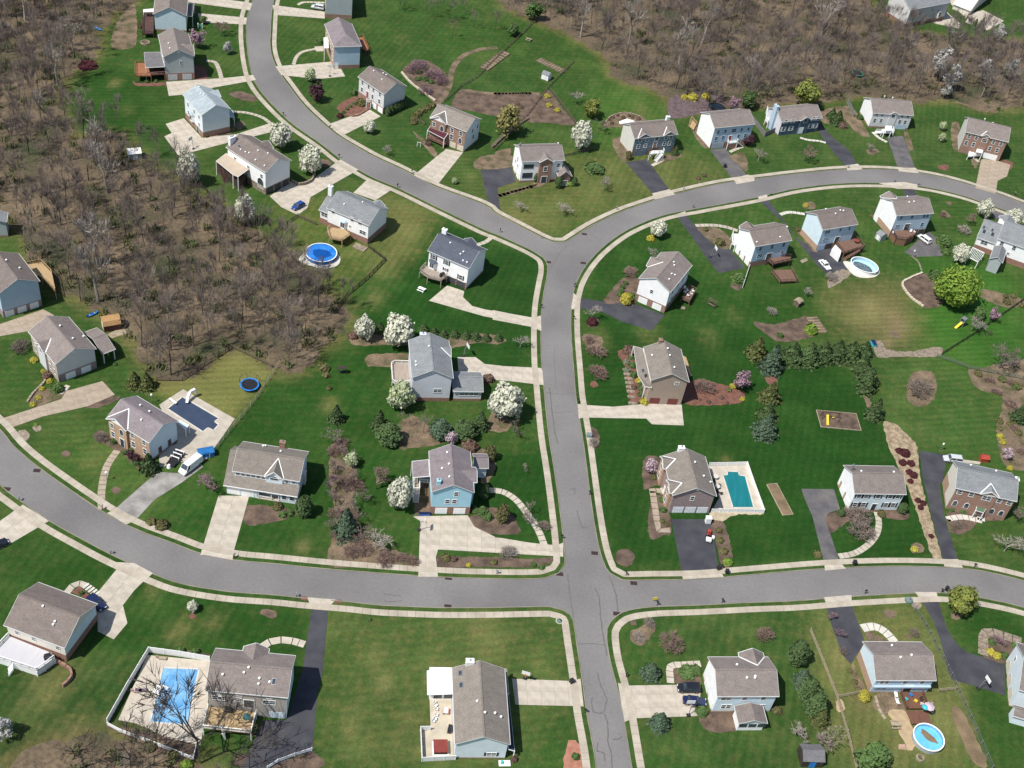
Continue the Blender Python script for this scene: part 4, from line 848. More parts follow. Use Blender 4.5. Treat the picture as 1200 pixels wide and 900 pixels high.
h.slope([(570, 578, 2.9), (648, 578, 2.9), (650, 525, 3.1), (582, 522, 3.1)], M_WHITE, name='portico_roof', posts=(0, 1)); h.deck(q4('530,610 670,610 660,560 540,560'), 1.0, M_WHITE, (0, 1), M_WHITE, stairs=((530, 600), (450, 600), 1.2)); h.garage('f', .8, 4.2, 1.9, W_BLUEG, out=.06); h.vents([(565, 185), (660, 200)])
h = House('house', 'brick fronted house with a wide white garage door and flared concrete driveway', (1080, 120), q4('508,342 1003,460 1015,290 513,172'), (1, 890, 695), 'x', W_SAGE, R_TAUPE, M_BRICK2, .5)
h.cladding('f', M_BRICK2, 0, h.h - .35); h.cg('f', .48, 3.4, .3, wall=M_BRICK2, flash=-1, win=[(h.h - 1.5, 0, 1.6, 1.3, '1')]); h.win('f', h.h - 1.5, (.1, .28, .7, .88), .9, 1.3, out=.05); h.win('f', h.h - 4.1, (.1, .28, .68, .86), .9, 1.6, out=.05); h.garage('f', .76, 4.8, 2.1, out=.08)
h.slope([(640, 580, 2.9), (712, 592, 2.9), (725, 530, 3.1), (660, 515, 3.1)], M_WHITE, name='portico_roof', posts=(0, 1)); h.deck(q4('540,640 700,620 710,560 560,560'), 1.2, M_WHITE, (0,), M_WHITE); h.vents([(740, 200), (835, 240)])
# --- top right corner
h = House('house', 'grey house with white dormer window and back deck, cut by the top edge at right', (1040, 0), q4('120,105 480,35 440,-110 100,-50'), (1, 410, 188), 'x', W_LGREY, R_GREY, M_BRICK, 1.6, sc=7.5)
h.bay('f', .8, 1.8, 4.4, 2.2); h.win('f', 5.6, (.3, .6), .8, 1.1); h.deck(q4('130,190 260,190 260,120 130,110'), 1.6, M_DECKG, (0, 3), M_WHITE)
h = House('house', 'white roofed house with a dark open garage at the top right corner', (1040, 0), q4('830,72 1035,150 1190,-120 985,-200'), (1, 1010, 205), 'x', W_CREAM, mat('white_shingles', S(240, 238, 228), S(226, 222, 212), 2), None)
h = House('house', 'slate blue house at the far top right corner with white deck furniture', (1080, 0), q4('90,20 260,60 260,-60 90,-80'), 5.6, 'x', W_NAVY, R_BROWN, M_BRICK2, .5); h.deck(q4('40,40 110,45 110,5 50,0'), 1.2, M_DECKD, (0,), M_WHITE)
# --- middle left, along the curved street
h = House('house', 'white house with grey roof, brick base and pale timber deck overlooking the round blue pool', (345, 210), q4('380,338 868,540 1108,345 610,135'), (1, 862, 770), 'x', W_WHITE, R_GREY, M_BRICK, 1.9)
h.win('f', 6.2, (.13, .6, .79), .9, 1.3); h.win('f', 3.3, .87, 1.9, 1.2, 2); h.bay('f', .4, 2.2, 4.5, rm=W_BLUEG); h.win('f', 3.6, .56, .6, .6); h.deck(q4('410,690 560,720 660,650 600,590 420,560 385,600'), 2.3, M_DECKT, (0, 1, 4, 5), M_DECKT); h.deck(q4('680,790 810,850 860,800 720,740'), .25, M_STONE, posts=False)
x0, x1, y0, y1 = h.rect(q4('265,375 400,430 500,300 395,185'), h.h - 1.9); h.gable(-h.w / 2 - 2.9, -h.w / 2 + 1.0, -h.d / 2 + .6, h.d / 2 - 1.0, h.h - 2.2, h.rise * .86, 'x', W_WHITE, R_GREY, names=('wing_wall', 'wing_roof', 'wing_fascia')); h.box('wing_foundation', M_BRICK, -h.w / 2 - 2.62, -h.W, -h.d / 2 + .86, h.d / 2 - 1.3, -.2, 1.85); h.chimney(-h.w / 2 - 2.5, .6, 1.2, .9, h.h + h.rise + .3, M_WHITE)
h.cg('b', .22, 3.6, .6); h.vents([(583, 300), (800, 275)]); x_ = -h.w / 2 - 1.2; o = link('window', cached(('w', 1.9, 1.2, 2, 'white_trim'), None), h.root, (x_, -h.d / 2 + .9, 3.3)); link('pane', cached(('p', 1.9, 1.2), None), o)
h = House('house', 'white house with dark blue grey roof, black shutters and grey deck', (475, 255), q4('258,385 742,590 968,378 490,175'), (1, 710, 850), 'x', W_WHITE, R_BLUE, M_BRICK, .5)
h.win('f', 6.0, (.13, .46), 1.0, 1.3, 1, True); h.bay('f', .13, 2.4, 4.6, 2.6, rm=R_BLUE); h.win('f', 3.7, .45, .7, .8, 1, True); h.win('f', 3.2, .84, 1.0, 1.4, 1, True); h.garage('f', (.62, .86), 2.6, 2.0, M_DKOPEN, out=.05); h.cladding('f', M_BRICK, 0, 2.2, .96, 1.0); h.cladding('f', M_BRICK, 0, 2.2, .72, .77)
h.deck(q4('170,630 260,700 420,740 490,680 260,580 240,550'), 2.4, M_DECKG, (0, 1, 2, 5), M_DECKG); h.cg('b', .42, 4.0, .6, flash=False); h.chimney(-h.W + .4, h.D - 2.6, 1.3, .9, h.h + h.rise + .3, W_WHITE); h.vents([(527, 298), (645, 435), (675, 515), (720, 535), (680, 405)])
# --- right of the main street
h = House('house', 'white gable ended house with two white garage doors above the black driveway at the bend', (720, 285), q4('292,412 662,575 908,255 545,102'), (1, 595, 835), 'y', W_WHITE, R_TAUPE, M_BRICK2, 2.4)
h.garage('f', (.25, .73), 2.7, 2.0, out=.06); h.win('f', 5.1, .45, .8, 1.1); h.win('r', 5.6, (.2, .45, .7, .9), .8, 1.2); h.win('r', 2.6, (.25, .6), 1.2, 1.6, 2); h.cg('l', .4, 5.0, .8, flash=1); h.vents([(700, 265), (670, 365), (707, 378), (640, 428), (695, 228)])
h.deck(q4('785,650 880,690 955,560 860,510'), 1.4, M_DECK, (0, 1, 2), M_DECK); h.deck(q4('780,770 830,775 830,745 790,740'), .4, M_STONE, posts=False)
h = House('house', 'white sided house with three white garage doors and a two level brown deck', (840, 240), q4('452,490 880,415 685,205 260,272'), (0, 370, 742), 'x', W_WHITE, R_BROWN, M_BRICK2, 1.9)
h.cladding('f', W_BLUEG, 1.9, h.h - .3); h.win('f', h.h - 1.4, (.17, .5, .84), .8, 1.3, m=W_BLUEG, out=.05, sm=M_SHUT); h.win('f', 3.6, .22, 1.7, 1.3, 2, m=W_BLUEG, out=.05); h.win('f', 3.6, .87, .8, 1.2, m=W_BLUEG, out=.05); h.door('f', .5, 1.9, 1.8, 2.1, M_GLASS, out=.05)  # shaded front coloured blue-grey, frames included, on white walls
h.garage('l', (.18, .5, .82), 2.2, 2.1, out=.06); h.deck(q4('590,640 660,700 860,655 870,610 620,600'), 2.0, M_DECK, (0, 3, 1), M_DECKD); h.deck(q4('640,780 740,905 940,895 870,760 700,760'), .8, M_DECK, (0, 1, 2), M_DECK); h.deck(q4('175,450 215,480 255,340 185,335'), 2.2, M_WHITE, (0, 3), M_WHITE)
h.cg('b', .8, 4.5, .8); h.vents([(822, 262), (740, 385), (465, 445)])
h = House('house', 'pale blue house with brown deck beside the oval white walled pool', (920, 235), q4('450,340 862,280 645,70 240,138'), (0, 365, 595), 'x', W_PBLUE, R_BROWN, M_BRICKT, 1.9)
h.cladding('f', W_BLUEG, 1.9, h.h - .3); h.win('f', h.h - 1.3, (.13, .2, .55, .82), .7, 1.0, m=W_BLUEG, out=.05); h.win('f', 3.9, (.15, .23), .7, 1.1, m=W_BLUEG, out=.05); h.door('f', .55, 2.0, 1.6, 2.1, M_GLASS, out=.05); h.garage('f', .13, 2.6, 2.0, W_BLUEG, out=.06); h.garage('f', .36, 2.3, 2.0, M_DKOPEN, out=.06)  # front darkened to blue-grey to stand for its shade
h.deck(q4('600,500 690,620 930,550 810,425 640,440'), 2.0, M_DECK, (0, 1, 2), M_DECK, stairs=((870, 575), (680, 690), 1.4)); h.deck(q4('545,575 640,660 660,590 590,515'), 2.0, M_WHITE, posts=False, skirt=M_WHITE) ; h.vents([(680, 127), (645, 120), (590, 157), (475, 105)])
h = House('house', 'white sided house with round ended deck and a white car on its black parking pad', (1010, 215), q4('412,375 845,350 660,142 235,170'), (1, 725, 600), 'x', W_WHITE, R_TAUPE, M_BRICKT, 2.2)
h.cladding('f', W_BLUEG, 2.2, h.h - .3); h.win('f', h.h - 1.1, (.15, .45, .8, .89), .75, 1.0, m=W_BLUEG, out=.05); h.win('f', 3.9, (.12, .16), .7, 1.2, m=W_BLUEG, out=.05); h.win('f', 3.9, .84, .9, 1.4, m=W_BLUEG, out=.05); h.door('f', .42, 2.3, 1.8, 2.2, M_GLASS, out=.05); h.garage('f', (.72, .9), 1.9, 2.0, M_DKOPEN, out=.06)  # blue-grey front and frames hold painted shade over white siding
h.deck(q4('345,560 400,645 520,665 610,625 640,560 370,535'), 2.2, M_DECK, (0, 1, 2, 3), M_DECKD, skirt=mat('rust_skirt', (.22, .12, .07), (.18, .1, .06), 1)); h.cg('b', .82, 5.5, 1.0, flash=True); h.vents([(610, 213), (555, 220), (530, 158)])
h = House('house', 'long white house with grey roof, gabled screen porch and pergola at the right edge', (1080, 230), q4('880,492 1330,650 1400,420 980,270'), 7.0, 'x', W_WHITE, R_GREY, M_BRICK, 1.9)
h.win('f', 5.6, (.13, .48), 1.0, 1.3, 1, m=W_WHITE); h.win('f', 3.2, .4, .7, .7); h.gable(-h.w / 2 - 5.6, -h.w / 2 + .9, -h.d / 2 + .8, h.d / 2 - .8, 4.6, 3.8, 'x', W_WHITE, R_GREY, names=('wing_wall', 'wing_roof', 'wing_fascia')); h.wing(q4('800,730 960,780 980,640 850,580'), 4.6, 1.4, 'y', W_GREY, R_GREY, name='screen_porch')
xx = -h.w / 2 - 3.0; o = link('window', cached(('w', 1.9, 1.2, 2, 'white_trim'), None), h.root, (xx, -h.d / 2 + 1.12, 3.4)); link('pane', cached(('p', 1.9, 1.2), None), o); h.box('wing_foundation', M_BRICK, -h.w / 2 - 5.3, -h.W, -h.d / 2 + 1.08, -h.d / 2 + 1.6, -.2, 1.9); h.skylight(700, 430); h.skylight(800, 460)
pg = link('pergola', None, h.root); c = [h.loc(x, y, 2.6) for x, y in q4('545,710 660,770 735,665 600,600')]; mb = MB()
for k in range(9): mb.bar(c[0].lerp(c[1], k / 8), c[3].lerp(c[2], k / 8), .12, .2)
for a, b_ in ((0, 1), (3, 2)): mb.bar(c[a], c[b_], .16, .22)
for v in c: mb.box(v.x - .1, v.x + .1, v.y - .1, v.y + .1, 0, 2.6)
mb.build('beam', M_WHITE, pg)
h.cg('b', .95, 5.0, 1.0)
# --- left of the main street
h = House('house', 'lavender grey house with white railed deck and a low grey roofed wing', (450, 385), q4('320,580 800,575 770,150 295,130'), (1, 745, 855), 'y', W_LAV, R_GREY, M_BRICK, 1.2)
h.win('f', 3.5, .67, 1.8, 1.1, 2); h.put('gable_vent', cached('gv', None), 'f', .5, h.h + h.rise - 1.0).rotation_euler = (PI / 2, 0, 0); h.deck(q4('95,620 130,650 300,640 290,410 120,405 85,430'), 1.3, M_DECKG, (0, 1, 3, 4, 5), M_WHITE); h.chimney(-1.6, h.D + .1, 1.5, 1.0, h.h + h.rise - .3, W_LAV); h.cg('r', .72, 4.0, .15, flash=-1)
x0, x1, y0, y1 = h.wing(q4('755,735 1150,740 1145,515 840,505'), 3.4, 1.7, 'x', W_LAV); h.box('wing_foundation', M_BRICK, x0 + .3, x1 - .3, y0 + .28, y0 + .6, -.2, .7); h.vents([(527, 213), (372, 395), (375, 435)])
o = link('window', cached(('w', 4.6, .8, 4, 'white_trim'), lambda: wframe(4.6, .8, 4, M_TRIM)), h.root, ((x0 + x1) / 2 + .3, y0 + .3, 2.2)); link('pane', cached(('p', 4.6, .8), lambda: wpane(4.6, .8)), o)
h = House('house', 'sky blue gabled house with a white railed side porch among shrubs', (470, 510), q4('360,662 850,668 815,195 325,185'), (1, 793, 932), 'y', W_SKY, R_MAUVE, M_BRICK, 2.3)
h.win('f', 6.6, .6, .9, 1.3); h.win('f', 4.1, (.4, .58), .9, 1.3); h.garage('f', (.27, .74), 2.7, 2.0, out=.06); h.put('gable_vent', cached('gv', None), 'f', .52, h.h + h.rise - 1.0).rotation_euler = (PI / 2, 0, 0); h.cg('r', .42, 4.6, .9); h.chimney(-h.W + 1.2, -h.D + 1.2, .8, .8, h.h + 2.0, W_SKY)
h.slope([(140, 495, 4.9), (335, 480, 5.6), (322, 285, 5.6), (130, 305, 4.9)], R_MAUVE, posts=(0, 3)); h.deck(q4('145,650 215,650 215,545 340,560 335,480 150,470'), 2.4, M_DECKG, (0, 1, 2, 5), M_WHITE, stairs=((180, 660), (170, 790), 1.2)); h.wing(q4('850,385 1020,385 1010,225 840,215'), 3.6, 1.4, 'x', W_MIST, name='rear_wing'); h.vents([(480, 395), (560, 343), (540, 208), (565, 493)])
h = House('house', 'wide house with a long brown roof, dormer window band and front porch', (250, 505), q4('225,470 1005,590 1120,245 345,120'), 6.0, 'x', W_MIST, R_WARM, None)
lo = 3.0; p = [h.loc(x, y, lo) for x, y in q4('105,630 985,775')]; yl = (p[0].y + p[1].y) / 2; yb = -h.d / 2 + .3
hl = 3.0 + (h.h - 3.0) * .62
rf = MB().plate([(-h.w / 2 - 1.6, yl, lo), (h.w / 2, yl, lo), (h.w / 2, -h.D + .05, hl - .5), (-h.w / 2 - 1.6, -h.D + .05, hl - .5)], .16).build('lower_roof', R_WARM, h.root); MB().bar((-h.w / 2 - 1.6, yl - .06, lo - .1), (h.w / 2, yl - .06, lo - .1), .12, .18).build('lower_fascia', M_TRIM, rf)
h.box('front_wall', W_MIST, -h.W - 1.3, -h.W + 5.4, yl + .45, -h.D - .02, -.2, lo - .1); h.box('front_wall', W_MIST, h.W - 3.6, h.W - .01, yl + .45, -h.D - .02, -.2, lo - .1); h.box('side_wall', W_MIST, -h.W - 1.3, -h.W - .02, -h.D, h.D - 3, -.2, lo + .6)
MB().plate([(-h.w / 2 - 1.6, -h.D + .05, hl - .5), (-h.w / 2 + .2, -h.D + .05, hl - .5), (-h.w / 2 + .2, -.2, h.h + h.rise - .5), (-h.w / 2 - 1.6, -.2, h.h + h.rise - .5)], .16).build('catslide_roof', R_WARM, h.root); MB().plate([(-h.w / 2 - 1.6, h.d / 2 - 1, h.h - .8), (-h.w / 2 - 1.6, -.2, h.h + h.rise - .5), (-h.w / 2 + .2, -.2, h.h + h.rise - .5), (-h.w / 2 + .2, h.d / 2 - 1, h.h - .8)], .16).build('catslide_roof', R_WARM, h.root)
MB().plate([(-h.W - 1.28, -h.D, lo), (-h.W - 1.28, h.D - 1.5, lo), (-h.W - 1.28, 0, h.h + h.rise - .8), (-h.W - 1.28, 0, h.h + h.rise - .8)][:3] , .02) if False else None
h.win('f', h.h - .95, (.06, .14, .22, .3, .38, .46, .82, .93), .8, .8, out=.02); h.cg('f', .63, 4.2, .3, flash=True, win=[(h.h - .2, 0, 1.7, 1.1, 'a')], rise=2.0)
def fw(name, me, x, z): o = link(name, me, h.root, (x, yl + .45, z)); return o
for x in (-h.W + .3, -h.W + 3.4): fw('garage_door', cached(('g', 2.7, 2.15, 'white_paint'), None) if ('g', 2.7, 2.15, 'white_paint') in MESH else cached(('g', 2.7, 2.15, 'white_paint'), lambda: gdoor(2.7, 2.15, M_WHITE)), x, .02)
for x in (h.W - 2.7, h.W - 1.0): o = fw('window', cached(('w', .95, 1.35, 1, 'white_trim'), None), x, 1.6); link('pane', cached(('p', .95, 1.35), None), o)
h.box('porch_floor', M_CONC, -h.W + 5.4, h.W - 3.6, yl + .3, -h.D, -.1, .25); h.posts([(x, yl + .4) for x in (-h.W + 5.7, -h.W + 8.6, h.W - 3.9)], lo - .1); h.box('porch_rail', M_TRIM, -h.W + 5.8, -h.W + 8.5, yl + .36, yl + .44, .8, 1.0); h.door('f', .68, .2, 1.0, 2.1, M_SHUT, out=.02); h.win('f', 1.6, (.46, .56), 1.0, 1.4, out=.02); h.vents([(790, 245), (610, 180), (585, 182)]); h.chimney(1.5, h.D + .3, 1.2, .8, h.h + 1.8, M_BRICK2); h.chimney(h.W + .3, .6, .7, 1.2, 3.4, W_CREAM, pots=0)
h = House('house', 'brick fronted house with white pediment gable, before the navy covered pool', (110, 455), q4('160,340 650,640 985,380 500,85'), 6.4, 'x', W_PBLUE, R_MAUVE, M_BRICK2, .5)
h.cladding('f', M_BRICKT, 0, h.h - .35); h.cg('f', .24, 6.0, .6, wall=M_BRICKT, flash=True, ped=M_WHITE, win=[(4.9, -1.6, .95, 1.3, 1), (4.6, 1.2, 1.0, 1.6, 'a'), (2.2, -1.6, .95, 1.5, 1)]); h.door('f', .34, .2, 1.2, 2.3, M_SHUT, out=.66); h.win('f', 5.0, (.58, .87), .95, 1.3, out=.05); h.win('f', 2.2, (.58, .87), .95, 1.6, out=.05); h.vents([(545, 205), (652, 278), (557, 378)])
h.win('r', 1.5, (.35, .7), .8, 1.6, m=M_BRICK2); h.slope([(1000, 370, 3.2), (1115, 430, 2.7), (1075, 480, 2.7), (985, 400, 3.2)], W_PBLUE, name='pool_awning', posts=(1, 2))
h = House('house', 'stone fronted house with grey blue garage gable and a low rear porch', (20, 360), q4('460,665 930,490 600,112 120,290'), (0, 510, 890), 'y', W_LGREY, R_TAUPE, M_BRICKM, 2.3)
h.garage('f', (.31, .72), 2.4, 1.9, out=.06); h.cladding('l', mat('pale_stone', S(206, 192, 174), S(176, 162, 146), 1.5, .95, fine=.2, finescale=4), 0, h.h - .4); h.win('l', 5.0, (.15, .4, .7, .88), .8, 1.2, out=.05); h.win('l', 2.4, (.15, .3, .72, .88), .8, 1.4, out=.05); h.door('l', .55, .3, 1.2, 2.2, M_SHUT, out=.05); h.cg('l', .48, 4.4, .5, flash=1, win=[(5.3, 0, 1.0, 1.4, 1)])
h.wing(q4('1000,548 1155,490 930,240 785,295'), 3.4, 1.5, 'x', None, open_=True, name='porch'); h.vents([(505, 225), (655, 372), (780, 348)]); h.put('gable_vent', cached('gv', None), 'f', .45, h.h + h.rise - 1.0).rotation_euler = (PI / 2, 0, 0)
h = House('house', 'blue gabled house with three garage doors at the left edge', (0, 285), q4('0,590 480,440 205,125 -285,270'), (1, 512, 735), 'y', W_BLUEG, R_BROWN, M_BRICKM, 2.1)
h.garage('f', (.16, .48, .8), 2.2, 1.9, out=.06); h.deck(q4('490,410 650,570 600,340 480,220 325,250'), 2.4, M_DECKT, (0, 1, 2, 3), M_DECKT); h.vents([(232, 297), (75, 205)]); h.cg('l', .5, 4.5, .5, flash=1)
h = House('house', 'house with a grey roof corner and dark porch peeking in at the left edge', (0, 220), q4('-400,410 130,400 40,290 -480,300'), 5.0, 'y', W_GREY, R_GREY, M_BRICK2, .5, pitch=.35)
h = House('house', 'tan gabled house with red garage doors, beside the stone stair path', (725, 390), q4('395,572 830,560 725,205 275,150'), (1, 710, 830), 'y', W_TAN, R_WARM, M_BRICKM, .4)
h.garage('f', (.23, .74), 2.5, 2.0, mat('red_door', (.2, .06, .05)), out=.06); h.win('f', h.h - 1.0, .72, 1.0, .8); h.slope([(310, 630, 4.0), (385, 640, 5.9), (285, 185, 5.9), (175, 155, 4.2), (225, 490, 4.0)], R_WARM, posts=(0, 3)); h.chimney(-1.0, h.D + .1, .9, .9, h.h + h.rise + .4, M_BRICK2); h.deck(q4('750,265 840,510 860,500 790,285'), .5, M_DECKT, posts=False); h.box('white_band', M_WHITE, -h.W - .12, -h.W - .02, -h.D, h.D, h.h - 1.2, h.h - .25); h.vents([(573, 190), (598, 270), (390, 270), (650, 412)]); h.skylight(287, 445)
h = House('house', 'mauve brick house with three white garage doors, beside the teal covered pool', (750, 520), q4('385,605 895,612 765,150 265,140'), (1, 822, 825), 'y', M_BRICKM, R_WARM, None)
h.garage('f', (.22, .52, .82), 2.5, 2.0, mat('white_garage', (.7, .72, .74)), out=.02); h.win('f', 5.0, .48, .8, 1.3); h.put('gable_vent', cached('gv', None), 'f', .54, h.h + h.rise - 1.0).rotation_euler = (PI / 2, 0, 0); h.cg('l', .16, 4.0, .7, wall=M_BRICKT, flash=True, win=[(4.8, 0, 1.0, 1.4, 1), (2.0, 0, 1.0, 1.5, 1)]); h.cg('l', .8, 4.0, .7, wall=M_BRICKT, flash=True, win=[(4.8, 0, 1.0, 1.4, 1), (2.0, 0, 1.0, 1.5, 1)]); h.door('l', .52, .2, 1.2, 2.2, M_WHITE)
h.chimney(-1.2, h.D + .3, 1.4, 1.0, h.h + h.rise + .2, M_WHITE); h.vents([(643, 222), (745, 385), (825, 455)]); h.deck(q4('235,515 300,515 300,590 260,590'), .4, M_CONC, posts=False)
h = House('house', 'white house with dark shuttered windows along its front, left of the pebble strip', (960, 530), q4('420,485 1020,490 880,165 280,150'), (0, 305, 680), 'x', W_WHITE, R_TAUPE, M_BRICKT, .4)
h.cladding('f', W_MIST, .3, h.h - .3); h.win('f', h.h - 1.2, (.1, .25, .49, .74, .89), 1.0, 1.2, 1, True, out=.05); h.win('f', 2.0, (.1, .27, .73, .88), 1.0, 1.4, 1, True, out=.05); h.door('f', .5, .2, 1.1, 2.1, M_SHUT, out=.05); h.garage('l', (.38, .78), 2.6, 2.1, out=.04); h.cladding('l', M_BRICKT, 0, 2.3, .12, .24); h.cladding('l', M_BRICKT, 0, 2.3, .54, .62); h.chimney(-h.W + .3, 1.6, .4, .4, h.h + h.rise + .6, M_METAL); h.vents([(490, 228), (870, 238)])  # mist cladding paints the bluish shade of the white front
h = House('house', 'brick house with grey roof and white edged gable, right of the pebble strip', (1085, 525), q4('375,492 1115,650 1050,310 315,145'), (0, 225, 745), 'x', W_CREAM, R_GREY, M_BRICKT, .6, sc=10.43)
h.cladding('f', M_BRICK2, 0, h.h - .35); h.cladding('l', M_BRICKT, 0, 3.6, 0, .5); h.cg('f', .56, 4.4, .25, wall=M_BRICK2, flash=True, win=[(h.h - 1.2, -.3, 1.9, 1.3, 2)]); h.win('f', h.h - 1.3, (.08, .28, .76, .93), 1.0, 1.2, out=.05); [h.arch('f', 2.4, t, .95, 1.6, .05) for t in (.1, .3, .74, .9)]
h.slope([(610, 760, 2.9), (705, 790, 2.9), (760, 700, 3.1), (635, 670, 3.1)], mat('green_awning', (.1, .16, .1)), name='porch_roof', posts=(0, 1, 2, 3)); h.deck(q4('605,800 705,825 745,740 630,715'), .7, M_WALK2, posts=False); h.chimney(h.W + .4, 1.0, .8, 1.2, h.h + h.rise - .6, M_WHITE); h.vents([(545, 215), (855, 287)])
# --- bottom row
h = House('house', 'house with a broad brown roof and white rear deck at the left edge', (0, 670), q4('38,625 750,890 1145,380 455,125'), (1, 805, 1065), 'x', W_CREAM, R_BROWN, M_BRICK, 2.0)
h.win('f', h.h - 1.5, (.17, .46, .88), .8, 1.0); h.deck(q4('-40,900 -60,1000 430,1160 520,1100 640,1010 600,950 100,750'), 1.8, mat('pale_deck', (.5, .49, .5), (.45, .44, .46), .9, .8, stretch=(6, .4, 1)), (1, 2, 3, 6), M_WHITE, skirt=M_TRIM, stairs=((150, 1105), (100, 1180), 1.6)); h.vents([(505, 410), (645, 590), (625, 625)]); h.cladding('r', W_PBLUE, 2.0, h.h - .3)
h = House('house', 'taupe house with white gutters and cream deck, right of the white fenced blue pool', (230, 745), q4('115,640 1070,725 1165,235 220,145'), (1, 1060, 990), 'x', W_TAUPE, R_TAUPE, M_BRICKM, .5)
h.win('f', h.h - .8, (.13, .4, .78), 1.0, .9); h.win('f', h.h - 2.6, (.13, .78), 2.2, 1.2, 2); h.arch('f', h.h - 2.6, .15, .6, .9); h.win('f', h.h - 2.6, .38, 1.2, .9); h.cg('b', .5, 4.8, 1.0); h.garage('f', .88, 3.0, 2.0, W_MIST, out=.05); h.vents([(615, 378), (740, 505), (860, 548), (730, 570), (560, 437), (310, 460)]); h.skylight(910, 535); h.door('f', .52, h.h - 4.6, 1.8, 2.2, M_GLASS)
h.deck([(-60 + 1.0 * x, y) for x, y in q4('140,1080 700,1140 760,900 200,830')], 2.3, M_DECKT, (0, 1, 3), M_WHITE, stairs=((300, 1110), (340, 1180), 1.3)); h.cladding('r', W_PBLUE, .6, h.h - .3)
h = House('house', 'long low house with white sunroom roof, patio and red hot tub at the bottom', (490, 765), q4('440,1070 1055,1070 1035,190 390,175'), (0, 445, 1262), 'y', W_MIST, R_WARM, M_BRICK2, .35)
h.win('f', 1.5, .72, 1.7, 1.0, 2, True); h.put('gable_vent', cached('gv', None), 'f', .5, h.h + h.rise - .9).rotation_euler = (PI / 2, 0, 0); h.chimney(-1.9, h.D + .3, 1.5, 1.0, h.h + h.rise - .2, M_WHITE); h.slope([(1005, 470, 3.5), (1065, 480, 2.9), (1035, 190, 2.9), (990, 190, 3.5)], R_WARM, name='porch_roof'); h.slope([(1060, 1130, 2.9), (1130, 1150, 2.6), (1060, 500, 2.6), (1010, 480, 2.9)], mat('dark_porch', (.02, .03, .05)), name='porch_roof', posts=(1, 2))
h.slope([(110, 490, 2.8), (400, 480, 3.4), (390, 185, 3.4), (105, 210, 2.8)], M_WHITE, name='sunroom_roof'); x0, x1, y0, y1 = h.rect(q4('130,550 400,550 390,250 120,260'), 0); h.box('sunroom_wall', W_WHITE, x0, -h.W, y0, y1, 0, 2.5); h.vents([(690, 572), (783, 705), (970, 757), (900, 712)]); h.skylight(495, 240); h.skylight(505, 380); [link('pane', cached('bigp', lambda: MB().box(-.8, .8, -.05, 0, -.8, .8).mesh('pane', M_GLASS)), h.root, (x0 + 1.6 + 2.0 * k, y0, 1.4)) for k in range(3)]
h = House('house', 'white house with a taupe roof and small gabled sunroom, two dark cars on its drive', (810, 755), q4('312,612 1030,608 900,150 190,148'), (0, 225, 810), 'x', W_WHITE, R_TAUPE, M_BRICKT, .5)
h.cladding('f', W_PBLUE, .5, h.h - .3); h.win('f', h.h - 1.1, (.11, .2, .47, .79), .95, 1.2, 1, out=.05); h.win('f', 2.0, (.17, .25, .83), .95, 1.3, out=.05); x0, x1, y0, y1 = h.wing(q4('545,935 900,920 830,720 520,725'), 3.0, 1.2, 'y', W_WHITE, name='sunroom'); [link('pane', cached('sunp', lambda: MB().box(-.8, .8, -.05, 0, -.55, .55).mesh('pane', M_GLASS)), h.root, (x0 + 1.3 + 1.9 * k, y0 + .32, 1.7)) for k in range(3)]  # pale blue cladding puts the front's shade into the colour
h.cg('b', .26, 5.2, 1.0, flash=True); h.vents([(650, 398), (748, 380), (533, 245), (745, 398)]); h.garage('l', (.35, .78), 2.6, 2.1); h.vents([(232, 118)]) if False else None
h = House('house', 'pale blue house with a cluttered deck by the lower right round pool', (985, 740), q4('420,570 1125,575 945,122 255,120'), (1, 1010, 728), 'x', W_PBLUE, R_TAUPE, M_BRICKT, .6)
h.cladding('l', M_BRICKT, 0, 2.2, 0, .98); h.cladding('f', W_BLUEG, .5, h.h - .3); h.win('f', h.h - 1.1, (.12, .2, .52, .82), .95, 1.1, 1, out=.05); h.win('f', h.h - 3.0, (.12, .21), .95, 1.2, out=.05); h.door('f', .63, .6, 1.8, 2.2, M_GLASS, out=.05); h.vents([(700, 308), (828, 282), (597, 170)]); h.box('overhang_band', W_BLUEG, -h.W, h.W, -h.D - .5, -h.D, h.h - 2.6, h.h - 2.2)  # shaded front painted blue-grey, side walls stay paler
h.deck(q4('700,720 770,900 1020,900 950,710'), .8, M_DECKR, (0, 2), M_DECKR, posts=False); h.deck(q4('770,930 840,1080 1060,1080 1020,920'), .6, M_DECKR, posts=False)
h = House('house', 'white house with three garage doors at the right edge, below the yellow shrubs', (1080, 740), q4('1060,700 1700,800 1700,330 1190,110'), 6.2, 'x', W_MIST, R_TAUPE, M_BRICKT, .3)
h.garage('l', (.2, .5, .8), 2.5, 2.2, mat('cream_door', (.6, .55, .42))); h.win('l', 4.6, (.25,), .8, 1.1); h.wing(q4('1060,1000 1300,1040 1300,900 1080,880'), 2.8, 1.2, 'x', W_MIST, name='porch')

